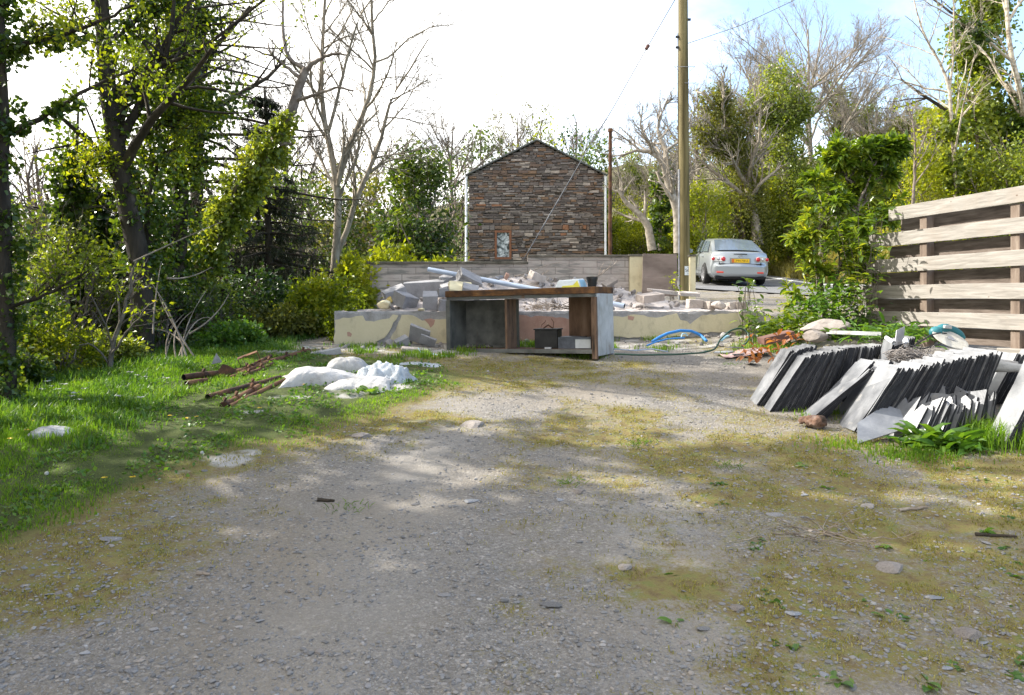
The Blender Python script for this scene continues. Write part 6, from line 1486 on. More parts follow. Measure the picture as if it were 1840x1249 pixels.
spruce('spruce_tree', 'tall dark spruce with drooping bare boughs behind the ivied trees', ground_pt(xat(352, 13.6), 13.6), 8.4, 3.4, 31, nwh=20, z0=.05, dens=.8)
spruce('spruce_tree', 'shorter brown black spruce with hanging boughs beside the leaning ivied trunk', ground_pt(xat(478, 13.2), 13.2), 4.2, 1.15, 32, nwh=20, z0=.03, dens=1.3)
# leaning ivied snag
tree('dead_tree', 'dead trunk leaning towards the pale bare tree, cloaked in bright ivy with bare snapped limbs', 'dead tree',
     [LB([(330, 640), (360, 480), (400, 400), (444, 319), (501, 252), (528, 190), (540, 145), (550, 123)], 11.0, .11, .055),
      LB([(546, 130), (568, 108), (585, 101), (608, 96), (622, 99)], 11.0, .038, .012, -.2), LB([(548, 125), (535, 115), (524, 111), (514, 91), (509, 60), (508, 20), (510, -30)], 11.0, .036, .014, .2),
      LB([(540, 142), (520, 125), (491, 101), (485, 90), (482, 77)], 11.0, .030, .010, .2), LB([(491, 101), (470, 95), (450, 86), (420, 84)], 11.1, .016, .005), LB([(528, 182), (550, 176), (575, 167), (608, 156), (635, 163)], 11.0, .030, .012, -.3), LB([(632, 163), (636, 180), (640, 200)], 10.7, .008, .003)],
     [lv(3, 50, .35, 5, .15, .0, .3, lmax=.35, bark='bark_dead')], 'bark_dead',
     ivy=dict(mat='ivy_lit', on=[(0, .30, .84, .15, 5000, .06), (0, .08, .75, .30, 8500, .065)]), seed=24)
# pale bare tree
B15 = 15.0
tree('bare_tree', 'tall pale bare tree with forked stems rising beside the block wall', 'tree',
     [LB([(597, 530), (600, 480), (608, 430), (609, 380), (605, 325), (596, 290), (590, 240), (583, 222), (576, 205), (575, 168), (579, 134), (578, 101), (582, 34), (588, -40), (600, -160)], B15, .085, .02),
      LB([(606, 330), (616, 300), (632, 249), (656, 202), (669, 148), (676, 108), (669, 50), (667, 0), (672, -90), (660, -180)], B15, .06, .015, .3),
      LB([(590, 238), (602, 188), (615, 141), (622, 108), (639, 50), (650, 20), (690, -30)], B15, .035, .012, -.4),
      LB([(674, 112), (703, 101), (736, 67), (773, 49), (824, 42)], B15, .022, .006, .5), LB([(669, 150), (690, 140), (735, 138), (770, 148)], B15, .014, .005, .5), LB([(668, 130), (640, 115), (622, 90), (600, 60)], B15, .014, .005, -.3), LB([(579, 100), (560, 70), (545, 20), (540, -40)], B15, .018, .006, .4), LB([(582, 60), (600, 40), (625, 0), (640, -60)], B15, .018, .006), LB([(670, 60), (640, 20), (610, -20)], B15, .018, .006), LB([(670, 40), (700, 0), (740, -50)], B15, .018, .006), LB([(580, 165), (590, 150), (603, 185), (612, 190)], B15, .010, .004)],
     [lv(12, 42, .38, 8, .10, .04, .22, lmax=1.5), lv(8, 40, .55, 6, .12, .03, .2), lv(5, 38, .6, 5, .14, .02, .2)], 'bark_pale', seed=25)
tree('bare_tree', 'slender bare tree leaning out over the ivy thicket, right beside the forked pale tree', 'tree',
     [LB([(600, 475), (618, 430), (642, 353), (666, 296), (689, 249), (692, 208), (703, 175), (736, 124), (770, 70)], 16.0, .065, .012), LB([(688, 250), (680, 225), (672, 180), (665, 160)], 16.0, .02, .006), LB([(692, 212), (720, 212), (760, 222), (800, 232)], 16, .018, .005), LB([(700, 180), (735, 165), (765, 145), (790, 120)], 16, .018, .005), LB([(660, 310), (640, 300), (620, 260)], 16, .02, .005), LB([(672, 285), (720, 275), (770, 265), (810, 275)], 16, .02, .005)],
     [lv(12, 45, .48, 8, .12, .01, .22, lmax=1.4), lv(8, 42, .55, 6, .13, .0, .2), lv(5, 38, .6, 5, .14, .0, .2)], 'bark_pale', seed=26)
# thicket: each shrub a thing of its own
def at(px, d): x = xat(px, d); return ground_pt(x, d)
def shrub(px, d, wpx, toppx, mat, label, seed, nc=60, per=60, size=.07, twiggy=0, name='bush', group=None, bark='bark_grey', sig=.17, stems=8, cat='bush', zb=None, ry=None):
    b = at(px, d)
    if zb is not None: b[2] = zb
    h = zat(toppx, d) - b[2]; r = wpx / F * d / 2
    return bush(name, label, cat, b, r, ry or r * .8, h, mat, nc, per, size, stems, bark, seed, group, sig, twiggy=twiggy)
UG = 'leafy bushes in the understorey below the ivied trees'
UL = 'leafy green bush in the shady understorey below the ivied trees'
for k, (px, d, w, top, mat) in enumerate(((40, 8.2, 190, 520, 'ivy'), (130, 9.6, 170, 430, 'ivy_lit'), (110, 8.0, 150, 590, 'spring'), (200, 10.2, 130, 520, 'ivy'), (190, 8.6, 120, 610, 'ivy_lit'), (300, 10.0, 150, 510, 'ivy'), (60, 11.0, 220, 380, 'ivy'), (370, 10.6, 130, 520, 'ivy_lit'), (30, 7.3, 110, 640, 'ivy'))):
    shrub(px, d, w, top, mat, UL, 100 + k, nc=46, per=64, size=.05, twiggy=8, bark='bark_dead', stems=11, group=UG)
tree('ivied_young_tree', 'slim upright stem hung with ivy standing in the understorey, beside the tall leaning trunk', 'tree', [LB([(128, 640), (126, 500), (130, 380), (138, 250), (141, 190)], 10.0, .045, .012)], [lv(10, 60, .22, 5, .14, .02, .3), lv(5, 45, .5, 4, .14, 0, .2)], 'bark_grey', leaf=dict(n=6, size=.07, mat='spring', spread=.06), ivy=dict(mat='ivy', on=[(0, .05, .85, .24, 4200, .075)]), seed=27)
tree('ivied_young_tree', 'second ivy hung stem in the understorey, darker and half hidden by the tall trunk', 'tree', [LB([(182, 660), (185, 540), (190, 430), (176, 330)], 10.8, .05, .015)], [lv(8, 60, .25, 5, .14, .02, .3)], 'bark_grey', ivy=dict(mat='dark_leaf', on=[(0, .0, .95, .26, 4200, .08)]), seed=28)
tree('sapling', 'small forked sapling with bare brown stems at the edge of the lawn', 'sapling',
     [LB([(203, 695), (196, 650), (205, 620), (222, 560), (238, 490), (246, 470)], 8.1, .032, .010), LB([(196, 655), (180, 630), (160, 618), (136, 622), (133, 645)], 8.1, .012, .004, -.3), LB([(200, 640), (225, 600), (262, 555), (282, 540)], 8.1, .014, .004, -.3), LB([(215, 580), (213, 530), (240, 480)], 8.1, .012, .004)],
     [lv(5, 45, .4, 6, .12, .0, .3), lv(4, 40, .5, 4, .12, 0, .2)], 'bark_grey', leaf=dict(n=3, size=.055, mat='spring', spread=.03), seed=29)
# bramble canes
mb = MB(); rb = np.random.default_rng(52)
for (a, c_, e) in (((335, 640), (310, 560), (270, 505)), ((328, 645), (322, 590), (372, 520)), ((318, 648), (300, 590), (345, 560)), ((348, 640), (300, 570), (285, 530)), ((300, 648), (290, 600), (330, 565)), ((322, 640), (345, 560), (380, 572)), ((340, 600), (395, 570), (415, 520)), ((296, 650), (302, 610), (318, 590)), ((275, 600), (275, 550), (290, 470)), ((330, 620), (310, 590), (262, 590)), ((300, 500), (340, 505), (380, 480)), ((240, 470), (300, 440), (400, 398))):
    t = np.linspace(0, 1, 9)[:, None]; d0 = 8.5 + rb.normal(0, .15); q = (1 - t) ** 2 * P(*a, d0) + 2 * t * (1 - t) * P(*c_, d0 + .2) + t * t * P(*e, d0 + .3); mb.tubes(q[None], np.linspace(.011, .004, 9)[None], 5)
tag(mb.obj('bramble_canes', MT['twig'], smooth=True), 'arching pale bare bramble canes rising behind the rusty tubes', 'bramble')
# bare twiggy thickets and evergreen clumps further back
TG = 'bare twiggy thickets behind the ivied trees'
for k, (px, d, w, top) in enumerate(((70, 15, 260, 250), (200, 17, 260, 300), (560, 22, 260, 270), (700, 24, 240, 245), (430, 21, 240, 320), (110, 12.5, 170, 300), (215, 12.8, 150, 330), (285, 13.2, 150, 380), (30, 13, 160, 330))):
    shrub(px, d, w, top, 'olive', 'tangled bare twiggy thicket with sparse leaves far behind the ivied trees', 120 + k, nc=26, per=30, size=.09, twiggy=7, group=TG, name='thicket', stems=22, bark='bark_dead', cat='thicket')
shrub(560, 19, 190, 330, 'ivy', 'dark ivied evergreen clump behind the trunk of the pale bare tree', 131, nc=80, per=60, size=.10, name='evergreen_clump', twiggy=2)
shrub(748, 17.5, 122, 268, 'ivy', 'tall rounded evergreen thicket beside the cottage, bare pale twigs over its crown', 132, nc=110, per=75, size=.11, name='evergreen_clump', twiggy=4, bark='bark_dead', sig=.15)
shrub(640, 20, 170, 330, 'olive', 'olive green ivy thicket between the bare trees and the rounded evergreen', 133, nc=80, per=55, size=.11, name='evergreen_clump', twiggy=5, bark='bark_dead')
shrub(800, 34, 110, 300, 'dark_leaf', 'dark bush filling in behind the rounded evergreen beside the cottage corner', 134, nc=50, per=55, size=.11, twiggy=3, bark='bark_dead')
shrub(700, 14.4, 120, 447, 'lime', 'bright yellow green laurel bush peeping over the outer end of the block wall', 135, nc=50, per=60, size=.10, ar=.4) if False else shrub(700, 14.4, 120, 447, 'lime', 'bright yellow green laurel bush peeping over the outer end of the block wall', 135, nc=50, per=60, size=.10)
shrub(792, 14.4, 80, 458, 'lime', 'lower bright bush showing over the wall beside the cottage drainpipe', 136, nc=34, per=50, size=.10)
shrub(630, 12.4, 90, 470, 'lime', 'yellow flowering green bush at the outer corner of the block wall', 137, nc=44, per=60, size=.075)
shrub(575, 11.0, 130, 508, 'spring', 'broad pale green bush against the end of the slab', 138, nc=75, per=65, size=.065)
shrub(500, 10.6, 130, 555, 'olive', 'low dull green bush between the slab bush and the bramble canes', 139, nc=60, per=60, size=.06)
shrub(455, 11.6, 140, 500, 'dark_leaf', 'dark hanging bush beneath the shorter spruce', 140, nc=60, per=60, size=.07)
shrub(620, 10.1, 60, 560, 'spring', 'small weedy bush touching the slab end by the cream render', 141, nc=30, per=50, size=.05)
shrub(420, 9.6, 120, 590, 'weed', 'lush nettle clump behind the far rusty tubes', 142, nc=44, per=55, size=.06)
# evergreens that stand beside the yard out of the picture and shade its near half
for k, (x, y, h, r) in enumerate(((-8.3, 5.0, 12.5, 2.5), (-7.6, 1.6, 11.0, 2.6), (-7.4, -1.8, 10.0, 2.6), (-10.6, 4.2, 14.5, 2.4))):
    bush('evergreen_tree', ['tall dense evergreen beside the lawn, out of view to the west', 'dense evergreen next along from the tall one beside the yard', 'dense evergreen furthest back beside the yard', 'tallest dense evergreen in the second rank beside the yard'][k], 'tree', ground_pt(x, y), r, r, h, 'dark_leaf', nc=130, per=80, size=.26, stems=12, bark='bark_dark', seed=61 + k, sig=.20, leafname='crown')

# ------------------------------------------------------------------ trees behind the cottage
for k, (px, d, w, top, mat, lab) in enumerate(((868, 42, 90, 222, 'ivy', 'pointed ivy clad tree rising behind the cottage eaves'), (972, 44, 60, 228, 'lime', 'round yellowish evergreen just behind the cottage ridge'), (1068, 40, 70, 245, 'ivy', 'dark ivied tree behind the cottage by the iron pipe'), (1010, 46, 80, 262, 'dark_leaf', 'low dark tree behind the slope of the cottage roof'))):
    shrub(px, d, w, top, mat, lab, 150 + k, nc=60, per=45, size=.20, name='ivied_tree', twiggy=3, bark='bark_dead', cat='tree', stems=8, zb=2.5)
def bare(name, label, px, d, base_py, top_py, spread, seed, bark='bark_grey', nstem=4, leaf=None, ivy=None, m=(10, 7, 5), r0=None, lean=0, group=None, th=.004):
    rng = np.random.default_rng(seed); limbs = []
    zb = float(zg(xat(px, d), d)); base = np.array([xat(px, d), d, zb]); H = zat(top_py, d) - zb; S = spread / F * d / 2; r0 = r0 or .018 * H
    t = np.linspace(0, 1, 8)
    limbs.append(np.stack([base[0] + lean * S * t + rng.normal(0, .012 * H, 8).cumsum() * .5, np.full(8, d) + rng.normal(0, .01 * H, 8).cumsum(), zb + H * t * .97, r0 * (1 - .85 * t)], -1)); limbs[0][0, :3] = base
    for s in range(nstem):
        i = 2 + int(rng.integers(0, 4)); p = limbs[0][i]; a = s * 6.283 / max(nstem, 1) + rng.normal(0, .5); ln = S * rng.uniform(.7, 1.1); q = np.linspace(0, 1, 6)
        limbs.append(np.stack([p[0] + math.cos(a) * ln * q, p[1] + math.sin(a) * ln * q * .8, p[2] + (H * .97 + zb - p[2]) * rng.uniform(.55, .95) * q ** 1.1, p[3] * .75 * (1 - .8 * q)], -1))
    return tree(name, label, 'tree', limbs, [lv(m[0], 38, .40, 8, .10, .06, .22), lv(m[1], 36, .55, 6, .12, .05, .2), lv(m[2], 34, .6, 5, .13, .03, .2)], bark, leaf=leaf, ivy=ivy, seed=seed, group=group, n_side=7)
bare('bare_tree', 'thin bare tree in bud behind the left slope of the cottage roof', 925, 46, 0, 205, 110, 171, 'bark_dead', 5, leaf=dict(n=1, size=.12, mat='olive', spread=.1))
bare('bare_tree', 'wispy bare tree behind the cottage between the ridge and the iron pipe', 1035, 50, 0, 210, 130, 172, 'bark_dead', 5)
bare('bare_tree', 'spreading bare tree over the evergreen beside the cottage', 815, 37, 0, 200, 200, 173, 'bark_grey', 6)
bare('bare_tree', 'faint bare tree far behind the pale forked tree', 520, 34, 0, 180, 180, 174, 'bark_dead', 5)

# ------------------------------------------------------------------ east side: lane trees
D = 26.0
tree('bare_tree', 'crooked bare tree leaning over the lane between the iron pipe and the telegraph pole', 'tree',
     [LB([(1219, 455), (1218, 383), (1201, 330), (1194, 296), (1186, 282), (1167, 272), (1140, 268), (1110, 285)], D, .17, .03), LB([(1194, 296), (1198, 269), (1186, 250), (1181, 235), (1188, 205), (1200, 180)], D, .09, .03, .5), LB([(1186, 282), (1160, 250), (1150, 225), (1155, 190)], D, .06, .02, -.5), LB([(1198, 270), (1220, 255), (1235, 230), (1245, 200)], D, .05, .02), LB([(1150, 270), (1125, 250), (1105, 235)], D, .04, .015)],
     [lv(11, 45, .46, 8, .16, .05, .2), lv(8, 42, .55, 6, .17, .03, .2), lv(5, 38, .6, 5, .17, .02, .2)], 'bark_light', seed=181)
tree('stump_tree', 'short mossy stub of a tree with bare shoots below the crooked bare tree', 'tree', [LB([(1172, 450), (1164, 403), (1144, 380), (1124, 363), (1110, 340)], 27, .16, .05), LB([(1185, 450), (1187, 380), (1186, 320), (1192, 280)], 28, .07, .02)], [lv(9, 55, .45, 6, .15, .10, .2), lv(5, 40, .5, 5, .15, .05, .2), lv(4, 40, .5, 4, .15, .05, .2)], 'bark_light', ivy=dict(mat='ivy', on=[(1, 0, .9, .3, 1500, .14)]), seed=182)
tree('ivied_tree', 'gnarled leaning tree with ivy clumps just east of the telegraph pole', 'tree',
     [LB([(1362, 440), (1359, 413), (1342, 319), (1322, 265), (1302, 222), (1280, 190), (1262, 165)], 28, .20, .07), LB([(1300, 222), (1298, 190), (1296, 160), (1302, 130)], 28, .09, .03), LB([(1330, 280), (1290, 262), (1265, 235), (1250, 210)], 28, .08, .03, -.5), LB([(1318, 255), (1345, 220), (1350, 190), (1375, 170)], 28, .07, .02, .5), LB([(1285, 195), (1262, 200), (1250, 180)], 28, .04, .015)],
     [lv(10, 48, .40, 7, .14, .04, .25), lv(7, 42, .55, 6, .15, .03, .2), lv(5, 40, .55, 5, .15, .02, .2)], 'bark_light', ivy=dict(mat='olive', on=[(0, .0, .95, .50, 6000, .085), (1, 0, .8, .35, 1800, .085), (2, .1, .8, .55, 3200, .085), (3, 0, .7, .4, 1600, .085)]), seed=183)
tree('ivied_tree', 'tall ivy smothered tree at the foot of the big bare ash', 'tree',
     [LB([(1412, 440), (1412, 330), (1408, 240), (1405, 170), (1400, 120)], 29, .22, .06), LB([(1408, 250), (1440, 190), (1445, 150)], 29, .07, .02), LB([(1408, 240), (1370, 200), (1360, 150)], 29, .07, .02, .4)],
     [lv(9, 48, .40, 7, .14, .04, .25), lv(7, 42, .55, 6, .15, .03, .2), lv(5, 40, .55, 5, .15, .02, .2)], 'bark_light', ivy=dict(mat='ivy_lit', on=[(0, .0, 1.0, .70, 13000, .085), (1, .1, .8, .5, 2600, .085), (2, .1, .8, .5, 2600, .085)]), seed=184)
bare('ash_tree', 'big bare ash fanning its fine twigs against the blue sky', 1452, 31, 0, 40, 330, 185, 'bark_light', 13, m=(13, 9, 5), r0=.15)
bare('bare_tree', 'smaller bare tree leaning away behind the laurel bush', 1530, 33, 0, 170, 200, 186, 'bark_light', 6, lean=.7)
bare('bare_tree', 'fine bare tree behind the pole above the lane', 1250, 38, 0, 150, 160, 187, 'bark_light', 6)
BG = 'bare ivied trees closing the lane behind the car'
for k, (px, d, top, sp, n) in enumerate(((1140, 44, 235, 150, 6), (1185, 40, 265, 130, 6), (1225, 42, 215, 150, 6), (1300, 36, 120, 170, 7), (1365, 37, 90, 180, 7), (1500, 36, 110, 190, 8), (1560, 34, 150, 190, 7), (1625, 30, 190, 170, 6), (1690, 26, 150, 180, 6))):
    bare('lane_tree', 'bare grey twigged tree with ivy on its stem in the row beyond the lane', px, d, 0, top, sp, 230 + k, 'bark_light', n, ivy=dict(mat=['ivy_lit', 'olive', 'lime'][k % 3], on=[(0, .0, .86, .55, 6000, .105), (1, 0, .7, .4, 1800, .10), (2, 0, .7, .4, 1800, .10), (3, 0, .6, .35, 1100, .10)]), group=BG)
HG = 'sunlit hedge bushes along the lane'
for k, (px, d, w, top, mat) in enumerate(((1262, 27, 90, 335, 'lime'), (1300, 29, 90, 345, 'ivy_lit'), (1340, 28.5, 90, 300, 'olive'), (1370, 29.5, 90, 330, 'lime'), (1430, 29, 110, 320, 'lime'), (1475, 29, 120, 290, 'ivy_lit'), (1520, 30, 120, 300, 'lime'), (1570, 31, 130, 310, 'olive'), (1160, 34, 110, 400, 'lime'), (1215, 33, 100, 395, 'spring'), (1120, 36, 90, 395, 'spring'), (1185, 36, 120, 370, 'lime'), (1245, 35, 110, 350, 'olive'), (1140, 38, 120, 360, 'olive'), (1620, 30, 130, 300, 'ivy_lit'))):
    shrub(px, d, w, top, mat, 'sunlit ivy and hazel bush in the hedge along the lane', 200 + k, nc=95, per=85, size=.095, twiggy=3, group=HG, name='hedge_bush', bark='bark_dead', cat='bush', sig=.15)
# behind the fence
tree('birch_tree', 'slim pale birch stem standing up behind the fence', 'tree',
     [LB([(1722, 400), (1716, 316), (1710, 230), (1706, 151), (1693, 118), (1670, 80), (1652, 44), (1640, -10)], 14, .043, .010), LB([(1706, 160), (1712, 120), (1714, 60), (1712, -40)], 14, .025, .008), LB([(1712, 165), (1670, 160), (1620, 145), (1560, 128)], 14, .02, .006, .6), LB([(1708, 195), (1670, 170), (1630, 125), (1590, 100)], 14, .018, .005, .8), LB([(1700, 130), (1720, 90), (1740, 40)], 14, .014, .005)],
     [lv(8, 42, .42, 7, .11, .03, .25), lv(6, 40, .5, 5, .13, .02, .2), lv(3, 38, .5, 4, .13, .01, .2)], 'bark_birch', ivy=dict(mat='ivy_lit', on=[(0, 0, .45, .14, 1200, .09)]), seed=191)
tree('birch_tree', 'thicker pale birch forking at the edge of the view behind the fence', 'tree',
     [LB([(1850, 420), (1843, 260), (1838, 182), (1828, 140), (1817, 108), (1811, 60), (1809, 0), (1806, -90)], 14.5, .065, .03), LB([(1818, 110), (1790, 85), (1757, 60), (1725, 40), (1703, 27), (1660, 0)], 14.5, .028, .008, -.6), LB([(1840, 185), (1826, 170), (1812, 150)], 14.5, .04, .02), LB([(1836, 230), (1870, 180), (1900, 120)], 14.5, .03, .012), LB([(1810, 40), (1850, -20), (1880, -70)], 14.5, .03, .01)],
     [lv(8, 42, .40, 7, .11, .03, .25), lv(6, 40, .5, 5, .13, .02, .2), lv(3, 38, .5, 4, .13, .01, .2)], 'bark_birch', ivy=dict(mat='ivy', on=[(0, 0, .4, .22, 2500, .09), (3, .1, 1, .4, 2500, .09), (1, .3, .6, .2, 500, .08)]), seed=192)
tree('ivied_tree', 'dark ivy pillar between the two birches behind the fence', 'tree',
     [LB([(1782, 420), (1780, 300), (1772, 200), (1765, 100), (1762, 40), (1760, -60)], 15.5, .12, .05), LB([(1778, 250), (1810, 220), (1830, 190)], 15.5, .05, .02), LB([(1768, 130), (1740, 100), (1725, 70)], 15.5, .04, .015), LB([(1764, 60), (1790, 20), (1800, -30)], 15.5, .04, .015)],
     [lv(8, 50, .4, 6, .13, .02, .2), lv(5, 45, .5, 5, .14, .0, .2)], 'bark_dark', ivy=dict(mat='ivy_lit', on=[(0, .0, .95, .40, 9500, .075), (1, .1, 1, .35, 2400, .075), (2, .1, 1, .33, 2200, .075), (3, 0, 1, .35, 1800, .075)]), seed=193)
tree('ivied_young_tree', 'reddish ivied stem standing between the slim birch and the dark ivy pillar', 'tree', [LB([(1765, 420), (1762, 340), (1757, 260), (1752, 200), (1745, 150)], 14.8, .055, .02)], [lv(8, 55, .4, 6, .14, .02, .3), lv(5, 45, .5, 4, .14, 0, .2)], 'bark_dead', leaf=dict(n=3, size=.09, mat='lime', spread=.07), ivy=dict(mat='ivy_lit', on=[(0, .2, 1, .3, 2200, .09)]), seed=194)
FG = 'yellow green bushes growing behind the fence'
for k, (px, d, w, top, mat) in enumerate(((1660, 14.5, 110, 262, 'lime'), (1740, 14, 120, 300, 'lime'), (1800, 14, 120, 275, 'ivy_lit'), (1850, 13.5, 110, 250, 'ivy_lit'), (1695, 16, 120, 290, 'olive'))):
    shrub(px, d, w, top, mat, 'yellow green ivy bush growing up behind the timber fence', 220 + k, nc=70, per=75, size=.07, twiggy=4, group=FG, name='bush', bark='bark_dead')
tree('sapling', 'thin budding sapling rising above the bushes behind the fence', 'sapling', [LB([(1640, 400), (1642, 330), (1645, 270), (1640, 215), (1632, 190)], 14, .03, .008), LB([(1645, 290), (1665, 240), (1672, 205)], 14, .016, .006)], [lv(9, 50, .4, 6, .13, .04, .3), lv(5, 42, .5, 4, .13, .02, .2)], 'bark_dead', leaf=dict(n=2, size=.08, mat='lime', spread=.05), seed=195)

# ------------------------------------------------------------------ laurel bush by the fence
def laurel():
    d = 9.6; rng = np.random.default_rng(301); base = np.array([xat(1490, d), d, zat(598, d)])
    t = empty('laurel_bush', base, 'big glossy laurel bush with bare curving stems at the end of the fence', 'bush')
    stems = [LB([(1490, 600), (1472, 500), (1480, 440), (1510, 380), (1530, 310), (1560, 280)], d, .035, .012, .1), LB([(1500, 600), (1500, 500), (1530, 430), (1545, 360), (1575, 290)], d, .03, .010, -.1), LB([(1488, 600), (1474, 540), (1464, 480), (1458, 430)], d, .03, .01, -.4), LB([(1482, 470), (1470, 420), (1480, 350), (1500, 300)], d, .02, .008, .2), LB([(1520, 450), (1560, 420), (1590, 390)], d, .018, .008, -.2), LB([(1535, 400), (1560, 340), (1600, 290)], d, .016, .007, .2), LB([(1500, 520), (1530, 480), (1560, 470)], d, .016, .007, -.3), LB([(1530, 330), (1510, 290), (1490, 278)], d, .014, .006), LB([(1560, 300), (1590, 270), (1612, 262)], d, .012, .005)]
    RS = np.stack([resample(L, 14, .01, rng) for L in stems]); mb = MB()
    mb.tubes(RS[..., :3], RS[..., 3], 7)
    p1, r1 = spawn(RS[..., :3], RS[..., 3], 9, 50, .33, 6, .12, .04, .25, rng, lmax=.5); mb.tubes(p1, r1, 5)
    p2, r2 = spawn(p1, r1, 4, 45, .7, 5, .12, .05, .3, rng, lmax=.28); mb.tubes(p2, r2, 4)
    mb.obj('stems', MT['bark_grey'], t, smooth=True)
    C = []; Dv = []
    for T_, n in ((p1, 20), (p2, 17)):
        for q in T_:
            ax = nrm(q[-1] - q[-2])
            s = rng.uniform(.35, 1.0, n) * (len(q) - 1); i = np.minimum(s.astype(int), len(q) - 2); u = (s - i)[:, None]
            C.append(q[i] * (1 - u) + q[i + 1] * u); v = rng.normal(0, 1, (n, 3)); Dv.append(nrm(v) * .9 + ax * .7 + np.array([0, 0, .12]))
    fo = MB(); long_leaves(fo, np.vstack(C), np.vstack(Dv), .13, rng, ar=.33, droop=.55); fo.obj('leaves', MT['laurel'], t)
laurel()
def ground_laurel(name, label, pxs, d, n, size, mat, seed, ar=.35, hh=.25):
    rng = np.random.default_rng(seed); C = []; Dv = []; mb = MB(); st = []
    base = None
    for (px, py, w, h) in pxs:
        c = P(px, py, d); k = int(n * w)
        q = rng.normal(0, 1, (k, 3)) * np.array([w * .30, .22, h]); p = c + q; p[:, 2] = np.maximum(p[:, 2], zg(p[:, 0], p[:, 1]) + .03)
        C.append(p); Dv.append(np.stack([rng.normal(0, 1, k), rng.normal(-.2, 1, k), rng.uniform(-.2, 1, k)], -1))
        for _ in range(5): e = p[rng.integers(0, k)]; b = np.array([c[0] + rng.normal(0, w * .2), d, float(zg(c[0], d)) - .02]); m = (b + e) / 2 + np.array([rng.normal(0, .03), 0, .02]); st.append([b, m, e])
    C = np.vstack(C); root = empty(name, np.array([C[:, 0].mean(), d, float(zg(C[:, 0].mean(), d))]), label, 'bush')
    mb.tubes(np.array(st), np.full((len(st), 3), .0035), 4); mb.obj('stems', MT['bark_grey'], root)
    f = MB(); long_leaves(f, C, np.vstack(Dv), size, rng, ar=ar, droop=.5); f.obj('leaves', MT[mat], root)
ground_laurel('laurel_shoots', 'low pale green laurel shoots spilling round the slab corner', [(1380, 590, .35, .06), (1410, 585, .40, .09), (1440, 580, .40, .10), (1350, 575, .16, .12)], 8.9, 330, .12, 'laurel', 311)
ground_laurel('leafy_undergrowth', 'dense green undergrowth at the foot of the laurel bush', [(1450, 560, .4, .13), (1490, 570, .5, .12), (1540, 580, .5, .08), (1500, 530, .4, .10)], 9.1, 800, .075, 'weed', 312, ar=.5)
ground_laurel('laurel_branch', 'leafy laurel boughs hanging over the end of the fence boards', [(1535, 420, .3, .16), (1548, 455, .30, .14), (1538, 500, .30, .12), (1525, 540, .30, .12), (1565, 395, .24, .08)], 9.05, 330, .115, 'laurel', 316)
ground_laurel('leafy_undergrowth', 'strap leaved weeds under the lowest fence board', [(1560, 600, .4, .04), (1610, 602, .5, .04), (1650, 600, .3, .04)], 7.5, 260, .13, 'weed', 313, ar=.25)
ground_laurel('leafy_shoot', 'young leafy shoot with large leaves standing before the car', [(1345, 512, .14, .05), (1352, 540, .14, .05), (1338, 520, .1, .03)], 9.3, 60, .10, 'laurel', 314, ar=.5)
ground_laurel('leafy_shoot', 'yellowish shoot growing in front of the brown board', [(1207, 500, .10, .05), (1209, 517, .1, .04)], 11.9, 160, .07, 'lime', 315, ar=.6)
# dock and weeds before the broken slates
rd_ = np.random.default_rng(330)
for k, (px, py, n, s, lab) in enumerate(((1672, 797, 46, .22, 'largest dock plant with long glossy leaves before the broken slates'), (1715, 805, 40, .17, 'dock plant beside the largest dock'), (1748, 800, 30, .15, 'smaller dock plant towards the tall narrow slate'), (1640, 800, 22, .12, 'low dock rosette under the five sided slate'), (1690, 815, 26, .10, 'low leafy rosette in front of the docks'), (1485, 612, 12, .14, 'upright strap leaved weed beside the boulder'), (1720, 775, 28, .16, 'dock growing up against the jagged broken slates'))):
    g_ = G(px, py); rosette('dock_plant', lab, GP(g_[0], g_[1]), n, s, 'weed', 340 + k, cat='weed', ar=.30, up=1.0, spread=.07)
WL = 'small green weed rosette growing in the gravel'
for k in range(46):
    px, py = rd_.uniform(1150, 1840), rd_.uniform(830, 1240)
    if rd_.random() > (px - 1000) / 840: continue
    g_ = G(px, py); rosette('weed_rosette', WL, GP(g_[0], g_[1]), int(rd_.integers(5, 14)), rd_.uniform(.03, .065), 'weed', 400 + k, group='weed rosettes in the gravel', ar=.45, up=.6, spread=.015)
for k, (px, py) in enumerate(((1140, 798), (1160, 795), (1022, 865), (630, 910), (1510, 855), (1310, 838), (1315, 655))):
    g_ = G(px, py); rosette('grass_tuft', 'lone green tuft of grass in the open gravel', GP(g_[0], g_[1]), 44, .048, 'grass', 460 + k, cat='grass', group='lone grass tufts in the gravel', ar=.06, up=1.4, spread=.05)
g_ = G(660, 705); rosette('dock_plant', 'dark leafy clump growing at the lip of the spilled powder', GP(g_[0], g_[1]), 70, .10, 'weed', 470, ar=.4, spread=.11)

